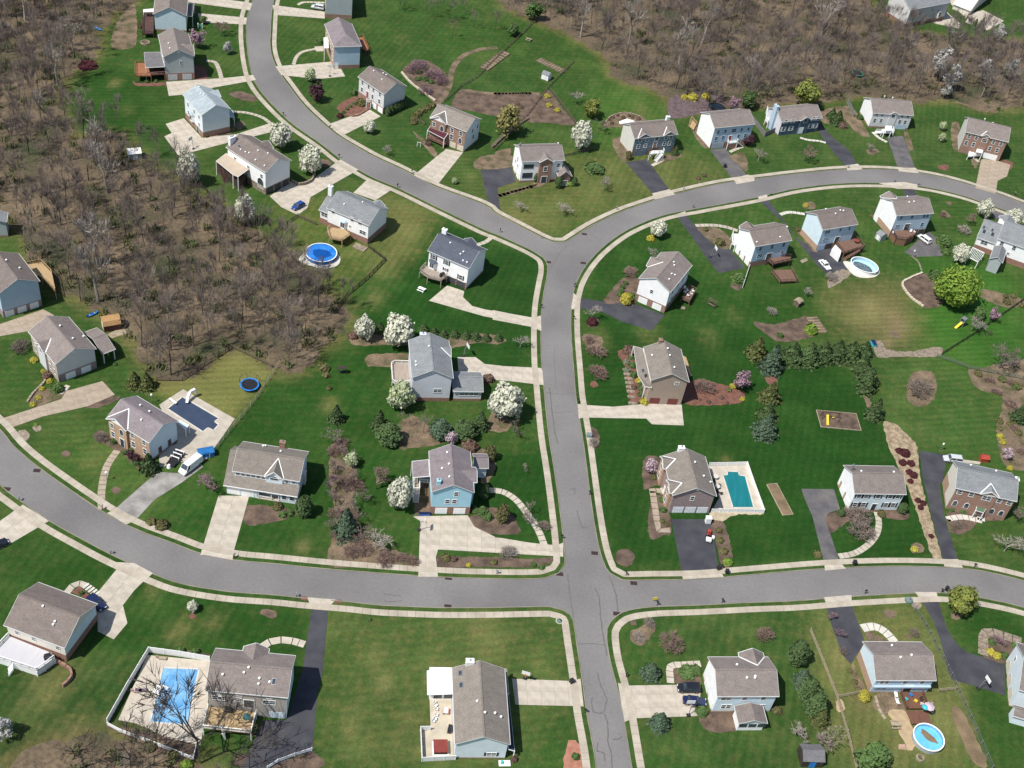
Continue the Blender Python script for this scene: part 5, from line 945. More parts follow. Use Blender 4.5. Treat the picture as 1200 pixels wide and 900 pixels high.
# ------------------------------------------------------------------ plants
trng = np.random.default_rng(11)
def cards(pos, nrm, size, name, m, jit=0.6):
    """one small leaf-clump quad at every position, roughly facing outwards"""
    n = len(pos); nrm = nrm + trng.normal(0, jit, (n, 3)); nrm /= np.linalg.norm(nrm, axis=1)[:, None] + 1e-9
    a = np.cross(nrm, trng.normal(0, 1, (n, 3))); a /= np.linalg.norm(a, axis=1)[:, None] + 1e-9; b_ = np.cross(nrm, a)
    s = (size * trng.uniform(.6, 1.3, n))[:, None]
    v = np.stack([pos - a * s - b_ * s * .7, pos + a * s - b_ * s * .8, pos + a * s * .8 + b_ * s, pos - a * s * .9 + b_ * s * .8], 1).reshape(-1, 3)
    me = bpy.data.meshes.new(name); me.vertices.add(4 * n); me.vertices.foreach_set('co', v.astype(np.float32).ravel())
    me.loops.add(4 * n); me.loops.foreach_set('vertex_index', np.arange(4 * n, dtype=np.int32))
    me.polygons.add(n); me.polygons.foreach_set('loop_start', np.arange(0, 4 * n, 4, dtype=np.int32)); me.update(calc_edges=True)
    me.materials.append(m); return me
def sphere_dirs(n):
    d = trng.normal(0, 1, (n, 3)); return d / np.linalg.norm(d, axis=1)[:, None]
def lumpy(n, lumps=16, lr=.42, shell=.75, low=-1.0):
    """points over a crown of unit radius made of overlapping clumps"""
    c = sphere_dirs(lumps) * shell * trng.uniform(.55, 1.05, lumps)[:, None]; c = c[c[:, 2] > low]
    k = trng.integers(0, len(c), n); d = sphere_dirs(n); p = c[k] + d * (lr * trng.uniform(.55, 1.1, n))[:, None]
    return p, d + p * .6
def crown_round(m, n=1500, size=.085, **kw):
    p, d = lumpy(n, **kw); return cards(p, d, size, 'crown', m)
def crown_mound(m, n=700, size=.15):
    d = sphere_dirs(n); d[:, 2] = np.abs(d[:, 2]) * 1.0; lump = 1 + .13 * np.sin(d[:, 0] * 5 + 1) * np.sin(d[:, 1] * 6) + .1 * np.sin(d[:, 2] * 9 + d[:, 0] * 4)
    return cards(d * (lump * trng.uniform(.72, 1.03, n))[:, None], d, size, 'crown', m, .5)
def crown_cone(m, n=2200, size=.11, tiers=9, top=2.7):
    t = trng.random(n) ** 1.35; z = t * top; tier = 1 + .16 * np.sin(t * tiers * 2 * PI); ang = trng.random(n) * 2 * PI
    r = (1 - t * .96) * tier * (1 + .16 * np.sin(ang * 5 + t * 20) + .1 * np.sin(ang * 9 - t * 31)) * trng.uniform(.55, 1.02, n)
    p = np.stack([r * np.cos(ang), r * np.sin(ang), z], 1); d = np.stack([np.cos(ang), np.sin(ang), np.full(n, .25)], 1)
    return cards(p, d, size, 'crown', m, .55)
def crown_column(m, n=1500, size=.11, top=3.2):
    t = trng.random(n); ang = trng.random(n) * 2 * PI; r = np.sqrt(np.clip(1 - (2 * t * .97 - .9) ** 2 * .92, 0.02, 1)) * (1 + .12 * np.sin(ang * 4 + t * 12)) * trng.uniform(.7, 1.02, n)
    p = np.stack([r * np.cos(ang), r * np.sin(ang), t * top], 1); return cards(p, np.stack([np.cos(ang), np.sin(ang), np.full(n, .35)], 1), size, 'crown', m, .5)
def crown_willow(m, n=1500, size=.07):
    p, d = lumpy(n, 14, .4, .7, -.4); k = trng.random(n) < .6; p[k, 2] -= trng.uniform(0, .75, k.sum()) * (np.hypot(p[k, 0], p[k, 1])); return cards(p, d, size, 'crown', m)
class Twig:
    def __init__(s, seed): s.r = random.Random(seed); s.bars, s.tw, s.isbush = [], [], False
    def grow(s, p, d, L, r, depth, spread, tw=4):
        q = p + d * L; s.bars.append((p, q, r, r * .66))
        if depth == 0:
            for _ in range(tw):
                e = (d + Vector((s.r.gauss(0, .5), s.r.gauss(0, .5), s.r.gauss(.15, .35)))).normalized(); a = p.lerp(q, s.r.uniform(.3, 1)); s.tw.append((a, a + e * L * s.r.uniform(.6, 1.25)))
            return
        n = s.r.choice((2, 3, 3)) if depth > 1 else 3
        for i in range(n):
            e = (d * s.r.uniform(.8, 1.2) + Vector((s.r.gauss(0, spread), s.r.gauss(0, spread), s.r.uniform(-.05, .3)))).normalized()
            s.grow(p.lerp(q, s.r.uniform(.55, 1.0)), e, L * s.r.uniform(.62, .84), r * .58, depth - 1, spread, tw)
    def tree(s, trunk=.32, depth=4, spread=.55, tw=4, r0=.016, lead=True):
        p = Vector((0, 0, -.01)); d = Vector((s.r.gauss(0, .05), s.r.gauss(0, .05), 1)).normalized(); q = p + d * trunk; s.trunk = (p, q, r0, r0 * .72)
        for i in range(5):
            a = p.lerp(q, s.r.uniform(.72, 1.0)); e = (d * (1.0 if lead else .7) + Vector((s.r.gauss(0, spread), s.r.gauss(0, spread), 0))).normalized()
            s.grow(a, e, trunk * s.r.uniform(.5, .75), r0 * .6, depth - 1, spread, tw)
        return s
    def bush(s, n=26, tw=5):
        s.isbush = True
        s.trunk = (Vector((0, 0, -.03)), Vector((0, 0, .1)), .05, .03)
        for i in range(n):
            a = s.r.uniform(0, 2 * PI); el = s.r.uniform(.25, 1.45); d = Vector((math.cos(a) * math.cos(el), math.sin(a) * math.cos(el), math.sin(el)))
            s.grow(Vector((d.x * .05, d.y * .05, 0)), d, .42, .018, 2, .42, tw)
        return s
    def meshes(s, m_t, m_c, tww):
        def cone(mb, b):
            p, q, r0, r1 = b; d = (q - p).normalized(); x = d.cross(Vector((.3, .9, .2))).normalized(); y = d.cross(x); k = len(mb.v); n = 3 if r0 < .012 else 6
            for c_, r_ in ((p, r0), (q, r1)): mb.v += [tuple(c_ + (x * math.cos(2 * PI * i / n) + y * math.sin(2 * PI * i / n)) * r_) for i in range(n)]
            for i in range(n): mb.f.append((k + i, k + (i + 1) % n, k + n + (i + 1) % n, k + n + i))
        t = MB(); cone(t, s.trunk); c = MB()
        for b in s.bars: cone(c, b)
        for p, q in s.tw:
            x = (q - p).cross(Vector((s.r.gauss(0, 1), s.r.gauss(0, 1), s.r.gauss(0, 1)))).normalized() * tww; c.face([p - x, p + x, q + x * .35, q - x * .35])
        zz = max(v[2] for v in c.v); rr = sorted(math.hypot(v[0], v[1]) for v in c.v)[int(len(c.v) * .93)]; kr, kz = (1.0 / rr, 1.0 / zz) if s.isbush else (.36 / rr, 1.0 / zz)
        for b in (t, c): b.v = [(v[0] * kr, v[1] * kr, v[2] * kz) for v in b.v]
        return t.mesh('trunk', m_t), c.mesh('crown', m_c)
M_BLOS = mat('white_blossom', (0.68, 0.67, 0.55), (0.46, 0.48, 0.34), 3.0, 0.8, c3=(0.6, 0.6, 0.48), rand=.06, back=.2)
M_BLOSG = mat('greenish_blossom', (0.52, 0.55, 0.36), (0.22, 0.30, 0.10), 2.2, 0.8, c3=(0.42, 0.47, 0.28), back=.2)
M_PALEB = mat('grey_white_blossom', (0.52, 0.52, 0.50), (0.34, 0.34, 0.30), 3.0, 0.8, back=.2)
M_PINKB = mat('pink_blossom', (0.42, 0.27, 0.33), (0.24, 0.15, 0.18), 3.0, 0.8, back=.2)
M_MAGN = mat('magnolia_blossom', (0.62, 0.50, 0.53), (0.45, 0.32, 0.38), 3.0, 0.8, back=.2)
M_CON = mat('conifer_green', (0.045, 0.085, 0.028), (0.08, 0.12, 0.042), 2.5, 0.85, rand=.15)
M_CONB = mat('blue_spruce', (0.055, 0.095, 0.055), (0.085, 0.125, 0.075), 2.5, 0.85, rand=.1)
M_CONY = mat('yellowish_conifer', (0.11, 0.12, 0.035), (0.07, 0.09, 0.03), 2.5, 0.85, rand=.1)
M_SHR = mat('shrub_green', (0.05, 0.10, 0.028), (0.09, 0.14, 0.04), 3, 0.85, rand=.2)
M_OLIVE = mat('olive_shrub', (0.14, 0.13, 0.05), (0.09, 0.09, 0.035), 3, 0.85, rand=.15)
M_LIME = mat('bright_green_leaves', (0.25, 0.36, 0.055), (0.15, 0.25, 0.035), 2.2, 0.8, rand=.08, back=.25)
M_YGRN = mat('yellow_green_leaves', (0.26, 0.28, 0.06), (0.15, 0.19, 0.05), 2.2, 0.8, rand=.08, back=.25)
M_GOLD = mat('golden_shrub', (0.42, 0.36, 0.05), (0.27, 0.25, 0.04), 3, 0.8, rand=.1)
M_WILL = mat('willow_leaves', (0.30, 0.27, 0.09), (0.2, 0.18, 0.07), 2.2, 0.8, back=.2)
M_PLUM = mat('plum_leaves', (0.085, 0.035, 0.045), (0.05, 0.022, 0.03), 3, 0.8, rand=.1)
M_BARB = mat('dark_red_leaves', (0.05, 0.012, 0.016), (0.08, 0.02, 0.024), 3, 0.8, rand=.15)
M_BRSH = mat('brown_shrub', (0.16, 0.10, 0.07), (0.10, 0.065, 0.05), 3, 0.85, rand=.15)
TREES = {}
def tmesh(kind):
    """(crown mesh, crown half height / radius, clear trunk below the crown in radii, centre of crown mesh in radii)"""
    if kind in TREES: return TREES[kind]
    f = {'pear': lambda: crown_round(M_BLOS, 3200, .08, lumps=44, lr=.36), 'pearg': lambda: crown_round(M_BLOSG, 2900, .08, lumps=38, lr=.36), 'palepear': lambda: crown_round(M_PALEB, 1300, .07, lumps=14, lr=.36, shell=.8),
         'redbud': lambda: crown_round(M_PINKB, 1000, .075, lumps=16), 'magnolia': lambda: crown_round(M_MAGN, 620, .075, lumps=14), 'lime': lambda: crown_round(M_LIME, 6500, .055, lumps=150, lr=.34, shell=.76, low=-.6),
         'ygreen': lambda: crown_round(M_YGRN, 2600, .075, lumps=38, lr=.36), 'green': lambda: crown_round(M_SHR, 1300, .085, lumps=18), 'plum': lambda: crown_round(M_PLUM, 1200, .08, lumps=16), 'willow': lambda: crown_willow(M_WILL),
         'spruce': lambda: crown_cone(M_CON), 'bluespruce': lambda: crown_cone(M_CONB), 'yconifer': lambda: crown_cone(M_CONY, top=2.2), 'fatspruce': lambda: crown_cone(M_CON, 2400, .11, top=1.9), 'arbor': lambda: crown_column(M_CON), 'bluecol': lambda: crown_column(M_CONB), 'yarbor': lambda: crown_column(M_OLIVE),
         'goldcol': lambda: crown_column(M_GOLD, top=2.2), 'mound': lambda: crown_mound(M_SHR), 'olive': lambda: crown_mound(M_OLIVE), 'gold': lambda: crown_mound(M_GOLD), 'red': lambda: crown_mound(M_BARB), 'brown': lambda: crown_mound(M_BRSH), 'pale': lambda: crown_mound(mat('grey_green_shrub', (.2, .22, .15), (.14, .16, .1), 3, .85)), 'limem': lambda: crown_mound(M_LIME)}[kind]
    prm = {'pear': (1.12, .25), 'pearg': (1.1, .25), 'palepear': (1.25, .35), 'redbud': (1.0, .4), 'magnolia': (1.0, .3), 'lime': (.92, .1), 'ygreen': (1.0, .2), 'green': (.95, .2), 'plum': (1.05, .3), 'willow': (1.0, .45)}
    r = ('round', f(), *prm[kind]) if kind in prm else ('base', f(), {'arbor': 3.2, 'yarbor': 3.2, 'bluecol': 3.2, 'goldcol': 2.2, 'yconifer': 2.2, 'fatspruce': 1.9}.get(kind, 2.7 if 'spruce' in kind else 1.0), 0)
    TREES[kind] = r; return r
BARE = {}
def bmesh_(kind):
    if kind in BARE: return BARE[kind]
    sets = {'bare': [(i, M_TWIG, dict(trunk=.46, depth=4, spread=.36, r0=.0095, tw=5)) for i in range(6)], 'widebare': [(20 + i, M_TWIG, dict(trunk=.24, depth=4, spread=.75, lead=False)) for i in range(3)], 'big': [(40 + i, M_BARK, dict(trunk=.24, depth=4, spread=.66, tw=4, r0=.0085)) for i in range(2)],
            'palebare': [(60 + i, M_TWIGL, dict(trunk=.26, depth=4, spread=.6)) for i in range(2)], 'redbare': [(70 + i, M_TWIGR, dict(trunk=.2, depth=4, spread=.75, lead=False, tw=6)) for i in range(2)], 'purpbare': [(80, M_TWIGP, dict(trunk=.2, depth=4, spread=.75, lead=False, tw=6))]}
    if kind in sets: r = [Twig(sd).tree(**kw).meshes(M_BARK if kind != 'palebare' else M_TWIGL, m, .0024 if kind in ('bare', 'big') else .0042) for sd, m, kw in sets[kind]]
    else: r = [Twig(90).bush().meshes(M_BARK, {'bushr': M_TWIGR, 'bushp': M_TWIGP, 'bushl': M_TWIGL, 'bush': M_TWIG}[kind], .012)]
    BARE[kind] = r; return r
def ppm(u, v):       # photo pixels per metre at a ground point
    r = Vector((u - 600.0, v - 450.0, FOC)); return FOC / (FOC * CAMH / r.dot(_d))
CATS = {'mound': 'shrub', 'olive': 'shrub', 'gold': 'shrub', 'red': 'shrub', 'brown': 'shrub', 'pale': 'shrub', 'limem': 'shrub', 'bushr': 'shrub', 'bushp': 'shrub', 'bushl': 'shrub', 'bush': 'shrub', 'goldcol': 'shrub'}
NAMES = {'pear': 'blossom_tree', 'pearg': 'blossom_tree', 'palepear': 'blossom_tree', 'redbud': 'blossom_tree', 'magnolia': 'blossom_tree', 'lime': 'leafy_tree', 'ygreen': 'leafy_tree', 'green': 'leafy_tree', 'plum': 'plum_tree', 'willow': 'willow_tree',
         'spruce': 'conifer_tree', 'bluespruce': 'conifer_tree', 'yconifer': 'conifer_tree', 'fatspruce': 'conifer_tree', 'bluecol': 'conifer_tree', 'arbor': 'arborvitae_tree', 'yarbor': 'arborvitae_tree'}
def stand(kind, x, y, R, label, group, tall=1.0, h=None):
    """one plant standing at ground point (x, y)"""
    nm = NAMES.get(kind, 'shrub' if kind in CATS else 'bare_tree'); cat = CATS.get(kind, 'tree'); rz = rnd.uniform(0, 2 * PI)
    root = thing(nm, label, cat, (x, y, 0), rz, group)
    if kind in NAMES or kind in CATS and not kind.startswith('bush'):
        typ, me, asp, tr = tmesh(kind)
        if typ == 'round':
            zc = R * (asp * tall + tr); link('crown', me, root, (0, 0, zc), 0, (R, R, R * asp * tall))
            link('trunk', cached('trunk', lambda: MB().cyl((0, 0), .06, -.05, 1.0, 7, .035, cap=False).mesh('trunk', M_BARK)), root, None, 0, (R * .8, R * .8, zc))
        else:
            link('crown', me, root, None, 0, (R, R, R * tall))
            if kind in NAMES: link('trunk', cached('trunk', None), root, None, 0, (R, R, R * asp * tall * .8))
    else:
        ms = bmesh_(kind); t, c = ms[rnd.randrange(len(ms))]; s_ = h if h else R
        link('trunk', t, root, None, 0, (s_, s_, s_)); link('crown', c, root, None, 0, (s_ * (1 if not h else R / (.36 * h)), s_ * (1 if not h else R / (.36 * h)), s_))
    return root
ORD = 'first second third fourth fifth sixth seventh eighth ninth tenth'.split()
def plant(kind, r, s, label, group=None, tall=1.0, hr=2.4):
    """readings 'x,y,radius' of the middles of crowns on survey sheet r"""
    L_ = [tuple(map(float, q.split(','))) for q in s.split()]; n_ = len(L_)
    wide = max(q[0] for q in L_) - min(q[0] for q in L_) >= max(q[1] for q in L_) - min(q[1] for q in L_)
    L_.sort(key=lambda q: q[0] if wide else q[1]); base = label
    for k_, q in enumerate(L_):
        x, y, rd = q
        if n_ > 1: label = base + ', ' + (('leftmost' if wide else 'topmost') if k_ == 0 else ('rightmost' if wide else 'lowest') if k_ == n_ - 1 else ORD[k_] + (' from left' if wide else ' from top'))
        u, v = T(r, x, y); k = ppm(u, v); R = rd / (3.75 if r else 1.0) / k
        if kind in NAMES or kind in CATS and not kind.startswith('bush'):
            typ, me, asp, tr = tmesh(kind); zc = R * (asp * tall + tr) if typ == 'round' else R * asp * tall * .42; h_ = None
        elif kind.startswith('bush'): zc = R * .45; h_ = None; 
        else: h_ = R * hr; zc = h_ * .62
        p = U(u, v, zc); stand(kind, p.x, p.y, R, label, group if len(L_) > 1 else None, tall, h_)
# blossoming pears and other blossom
plant('pear', 1, '828,730,50', 'white blossoming pear tree at the wood edge, by the silvery roofed house', tall=1.4)
plant('pear', 2, '108,590,52', 'white blossoming pear tree by the kerb above the three bay garage, upper of two')
plant('pear', 2, '238,695,54', 'white blossoming pear tree by the kerb above the three bay garage, lower of two')
plant('pear', 5, '1075,88,46', 'tall white blossoming pear tree at the back fence, above the round blue pool', tall=1.35)
plant('palepear', 1, '1003,206,22', 'small white pear tree on the lawn before the grey house with orange deck')
plant('pearg', 2, '240,328,26', 'small pale budding pear tree beside the dark plum tree on the curve'); plant('pear', 2, '498,552,27', 'small white pear tree on the lawn below the grey house with twin garage doors')
plant('pearg', 2, '872,793,13', 'sapling beside the sidewalk, left of the black L-shaped driveway'); plant('pear', 3, '382,588,47', 'white blossoming pear tree behind the black L-shaped driveway house, alone on its lawn', tall=1.2)
plant('palepear', 4, '850,270,52', 'large grey white blossoming tree at the edge of the upper right wood'); plant('palepear', 4, '895,330,42', 'second grey white blossoming tree crowding the large one at the upper right wood'); plant('palepear', 4, '862,392,25', 'low grey white blossom clump under the two blossoming trees at the upper right wood')
plant('palepear', 4, '1040,300,38', 'pale blossoming tree in the scrub right of the large grey white ones'); plant('palepear', 4, '1155,298,36', 'pale blossoming tree in the scrub near the right edge'); plant('palepear', 4, '1095,138,30', 'pale budding tree on the lawn by the white roofed house')
plant('pear', 7, '720,176,36', 'round white pear tree with a golden shrub at its foot, inside the bend'); plant('pear', 11, '52,108,78', 'large white blossoming pear tree beside the main street and the concrete drive')
plant('pear', 8, '1035,88,36', 'white pear tree in front of the long white house, left of two by the kerb'); plant('pear', 8, '1155,130,40', 'white pear tree in front of the long white house, right of two by the kerb'); plant('pear', 8, '925,285,38', 'white pear tree beside the pergola of the long white house')
plant('pear', 6, '478,612,44', 'white pear tree, left of the pair above the lavender grey house', tall=1.2); plant('pear', 6, '630,622,70', 'large white pear tree, right of the pair above the lavender grey house'); plant('pearg', 10, '638,88,60', 'half leafed white pear tree below the white railed deck')
plant('pear', 10, '635,512,56', 'tall white pear tree left of the sky blue house', tall=1.45); plant('pearg', 10, '420,368,32', 'greenish pear tree among the bare trees of the shrub strip'); plant('magnolia', 10, '857,272,32', 'pinkish white magnolia behind the roof of the sky blue house')
plant('magnolia', 12, '1133,340,28', 'white magnolia in the bed at the right edge, behind the brick house'); plant('pear', 13, '845,188,25', 'small white pear in a red mulch ring on the lawn below the street'); plant('palepear', 13, '8,722,48', 'pale blossoming tree at the left edge below the white railed deck')
plant('redbud', 1, '868,160,36', 'pink redbud at the corner of the grey house with the orange deck'); plant('redbud', 7, '1095,852,42', 'pink purple blossom tree at the end of the red mulch bed'); plant('magnolia', 11, '690,398,34', 'pink magnolia at the corner of the mauve brick house')
plant('plum', 2, '268,400,36', 'dark purple plum tree on the lawn by the curve'); plant('redbud', 3, '1055,448,28', 'pale pink shrubby tree behind the house with the red door'); plant('plum', 3, '265,748,28', 'dark red maple by the entry of the house with the brick side wing', tall=.9); plant('plum', 3, '1118,612,28', 'maroon shrubby tree at the corner of the house with the red door', tall=.8)
# leafy trees
plant('lime', 8, '915,435,96', 'very large round bright green tree below the long white house'); plant('ygreen', 16, '935,162,66', 'round yellow green tree beside the lower street'); plant('willow', 2, '1115,515,60', 'yellow willow beside the timber fence'); plant('ygreen', 3, '430,472,40', 'yellow green young tree on the lawn above the white pear')
plant('green', 3, '1120,432,40', 'leafy green tree behind the house with the red door'); plant('ygreen', 4, '250,405,58', 'yellow green tree behind the slate blue house'); plant('green', 16, '540,845,78', 'loose green tree at the bottom edge beside the round pool', tall=.7); plant('green', 3, '178,45,40', 'dark green tree at the top beside the timber fence')
plant('palebare', 7, '430,545,34', 'pale budding tree over a dark shrub beside the black driveway at the bend'); plant('palebare', 7, '705,290,32', 'pale budding tree behind the white gable ended house'); plant('green', 8, '1010,548,30', 'small green tree by the play slide'); plant('green', 2, '1130,128,30', 'small green tree by the sparse trees at the top', tall=.8)
# conifers
plant('bluespruce', 8, '100,755,52', 'blue green spruce at the left end of the dark conifer row'); plant('fatspruce', 8, '188,728,54 260,730,54 325,722,50 385,716,50 445,722,52', 'dark green conifer in the row along the lawn top', 'conifers in the dark row'); plant('fatspruce', 8, '505,708,40', 'last and smallest conifer at the right end of the dark row', tall=.9); plant('fatspruce', 8, '495,772,46 525,832,48', 'dark conifer running down from the row beside the mulch strip', 'two conifers below the row'); plant('yconifer', 8, '32,705,46', 'yellowish green conifer above the spruce end of the row')
plant('yconifer', 12, '90,75,46', 'yellow tipped conifer at the lawn edge, top of three right of the red mulch bed'); plant('fatspruce', 12, '78,160,44', 'dark conifer at the lawn edge, middle of three right of the red mulch bed'); plant('bluespruce', 12, '72,222,54', 'blue green conifer at the lawn edge, lowest of three right of the red mulch bed', tall=.8); plant('spruce', 12, '515,35,40', 'dark conifer above the pebble strip, upper of two'); plant('spruce', 12, '552,150,40', 'dark conifer above the pebble strip, lower of two')
plant('arbor', 10, '585,262,54', 'round dark spruce on the lawn left of the shrub bed', tall=.55); plant('spruce', 10, '545,195,36', 'dark narrow conifer behind the round spruce'); plant('bluecol', 10, '812,240,46', 'blue spruce behind the sky blue house', tall=.6); plant('arbor', 10, '920,245,50', 'light green spruce right of the blue spruce', tall=.5); plant('spruce', 10, '990,200,36', 'dark green conifer above the light spruce, by the white pear'); plant('bluespruce', 10, '400,650,58', 'thin greyish conifer in the shrub strip near the lower street'); plant('arbor', 10, '212,580,36', 'tall dark arborvitae at the corner of the long brown roofed house'); plant('spruce', 10, '355,170,34', 'small dark conifer at the top of the shrub strip')
plant('yarbor', 10, '1030,345,26', 'olive arborvitae behind the sky blue house wing'); plant('arbor', 10, '998,420,18', 'slim arborvitae beside the rear wing of the sky blue house'); plant('arbor', 10, '1003,512,24', 'tall arborvitae by the curved path head of the sky blue house'); plant('yarbor', 10, '1085,610,30', 'wide arborvitae inside the curved path'); plant('mound', 10, '995,597,28 1020,620,22 965,590,20', 'clipped green shrub along the sky blue house drive', 'clipped shrubs by the sky blue house')
plant('fatspruce', 9, '655,385,42', 'dark conifer at the corner of the brick fronted house, left of the dark trailer', tall=1.2); plant('yconifer', 9, '592,20,36', 'dark spiky conifer behind the blue tarp, left of two'); plant('yconifer', 9, '645,25,38', 'dark spiky conifer behind the blue tarp, right of two'); plant('bluespruce', 4, '1012,112,22', 'small blue spruce on the lawn at the top right'); plant('spruce', 4, '985,108,17', 'dark cone shaped conifer at the top right'); plant('fatspruce', 4, '385,520,32 360,500,24', 'dark green conifer beside the slate blue house drive', 'conifers beside the slate blue house'); plant('brown', 4, '404,548,22', 'rusty brown shrub under the two dark conifers'); plant('mound', 4, '480,515,16 290,470,18', 'dark green shrub by the small grey screen', 'dark shrubs by the screen')
plant('arbor', 16, '210,400,44 255,560,42 285,620,46', 'dark green conifer in the screen along the pale timber fence', 'screen conifers at lower right'); plant('bluespruce', 16, '235,500,42', 'bluish conifer in the screen along the pale timber fence', tall=.8); plant('yconifer', 16, '312,675,42', 'paler green conifer at the low end of the screen by the timber fence'); plant('bluespruce', 15, '690,470,44', 'pale blue spruce on the corner lawn by the two dark cars', tall=.75); plant('bluespruce', 15, '730,690,44', 'blue green spruce on the lawn below the two dark cars', tall=.8); plant('spruce', 12, '1190,165,36', 'dark conifer in the bed at the right edge')
plant('spruce', 6, '740,615,22 785,630,20 825,640,21 875,640,22 925,645,22 968,650,22 1015,655,21 1068,655,20', 'small conifer in the hedge row above the lavender grey house', 'hedge row conifers', tall=.7); plant('fatspruce', 6, '545,615,26', 'dark small conifer between the two white pears')
plant('arbor', 2, '580,492,13 595,485,13 610,477,13 624,470,13 638,463,13 652,455,13', 'narrow arborvitae in the row along the side of the grey house', 'arborvitae row'); plant('olive', 2, '693,535,17 697,515,17 712,498,17 733,484,17 754,472,17 774,461,17', 'rounded brown green hedge clump above the brick house', 'curved hedge clumps'); plant('arbor', 3, '280,805,17 350,800,13 182,780,14', 'dwarf columnar conifer by the house with the brick side wing', 'columnar conifers by the brick wing'); plant('limem', 3, '330,808,13', 'lime green shrub by the brick side wing'); plant('mound', 3, '438,738,44', 'wide low green shrub alone on the lawn left of the blue shaded house', tall=.6); plant('spruce', 3, '795,662,17', 'dark cone shaped shrub at the corner of the blue shaded house'); plant('yarbor', 3, '588,685,13', 'olive columnar shrub at the garage corner of the blue shaded house')
plant('gold', 3, '833,425,16 870,425,24 927,420,20', 'bright yellow forsythia in the purple mulch behind the houses', 'three forsythias'); plant('gold', 3, '230,420,14 238,460,14 275,482,14', 'yellow shrub in the triangular bed by the timber fence', 'yellow shrubs in the triangular bed'); plant('brown', 3, '500,525,8 520,515,8 540,506,8 565,515,10 590,508,8 605,515,8 632,520,10 550,532,8 515,540,8', 'tiny clipped shrub in the half moon bed', 'half moon bed shrubs')
plant('brown', 3, '920,770,10 895,783,10', 'small shrub on the lawn beside the drive of the house with the red door', 'small lawn shrubs'); plant('green', 1, '895,84,18', 'small round green tree by the uppermost driveway'); plant('mound', 1, '645,358,10 685,356,10', 'small shrub in the red bed below the orange deck', 'shrubs below the orange deck'); plant('olive', 1, '905,592,15 1005,568,14 1025,565,15', 'shrub along the brick base of the silvery roofed house', 'shrubs by the silvery roofed house'); plant('red', 1, '385,285,38', 'wide dark red bush at the upper left wood edge', tall=.5)
# flower beds round the houses
plant('gold', 5, '148,755,17 190,805,12 218,848,14 185,882,13', 'yellow shrub in the stone walk bed of the stone fronted house', 'yellow shrubs by the stone walk'); plant('gold', 9, '170,95,13 145,125,14', 'yellow shrub at the low end of the stone walk', 'low yellow shrubs'); plant('mound', 5, '250,880,28', 'round green shrub at the garage corner of the stone fronted house'); plant('brown', 5, '205,825,22', 'reddish shrub beside the stone walk'); plant('bush', 5, '95,695,44', 'brown bare bush at the front corner of the stone fronted house'); plant('mound', 5, '505,775,10', 'small green shrub under the rear porch roof')
plant('mound', 9, '500,287,18 600,382,18 545,338,14 575,328,13', 'green shrub along the brick front', 'green shrubs along the brick front'); plant('plum', 9, '572,345,18 598,362,18', 'maroon shrub along the brick front', 'maroon shrubs along the brick front'); plant('bush', 9, '445,268,30', 'bare brown bush by the corner of the brick front'); plant('olive', 9, '665,640,22 712,656,28', 'olive shrub in the dark bed by the lower street', 'olive shrubs by the street'); plant('limem', 9, '158,215,9', 'tiny tree in a stone ring near the left street')
plant('mound', 10, '118,610,18 150,602,19', 'rounded shrub before the long brown roofed house', 'rounded shrubs before the brown roof'); plant('olive', 10, '95,575,22', 'olive shrub by the porch steps of the long brown roofed house'); plant('olive', 10, '835,800,20 1045,820,15', 'shrub in the mulch strip along the lower street', 'mulch strip shrubs'); plant('gold', 10, '935,832,12', 'yellow shrub in the mulch strip along the lower street'); plant('brown', 10, '870,806,15', 'orange brown shrub in the mulch strip along the lower street'); plant('mound', 11, '170,830,14 205,842,14', 'round green shrub at the corner bed', 'corner bed shrubs'); plant('brown', 10, '940,308,36', 'red brown bush behind the roof of the sky blue house')
plant('brown', 6, '1020,838,26', 'round brown shrub beside the low grey wing'); plant('brown', 6, '428,648,24', 'brown shrub left of the white pears'); plant('olive', 6, '300,790,24 308,822,17 320,880,12', 'olive shrub on the lawn below the wood corner', 'olive shrubs below the wood'); plant('gold', 7, '685,220,18', 'golden olive shrub at the foot of the round white pear'); plant('mound', 7, '555,452,13 562,436,12 575,418,12 548,468,13', 'small clipped shrub along the stone path at the bend', 'clipped shrubs along the path'); plant('goldcol', 7, '577,490,24', 'tall golden shrub beside the path of the white gable ended house'); plant('mound', 7, '602,478,20', 'dark green shrub beside the golden one'); plant('mound', 7, '1070,398,32', 'dark shrub at the end of the white wall by the three garage doors'); plant('red', 7, '428,588,24', 'dark purple shrub under the budding tree beside the black driveway'); plant('olive', 7, '990,238,22 925,182,13', 'olive shrub in the gravel bed', 'gravel bed shrubs')
plant('brown', 7, '590,713,28', 'brown shrub at the back corner of the tan house'); plant('pale', 7, '578,765,15 580,800,15', 'grey green shrub in the red bed of the tan house', 'grey green shrubs of the tan house'); plant('mound', 7, '600,745,14 605,778,18 612,820,18', 'dark green shrub in the red bed of the tan house', 'dark shrubs of the tan house'); plant('gold', 7, '637,846,18', 'upper golden shrub in the red bed of the tan house'); plant('gold', 11, '658,113,20', 'lower golden shrub by the garage of the tan house'); plant('mound', 11, '640,35,13 640,58,13 640,82,14', 'clipped ball shrub in the line before the tan house', 'ball shrubs of the tan house'); plant('brown', 11, '612,50,13', 'brown ball shrub by the tan house')
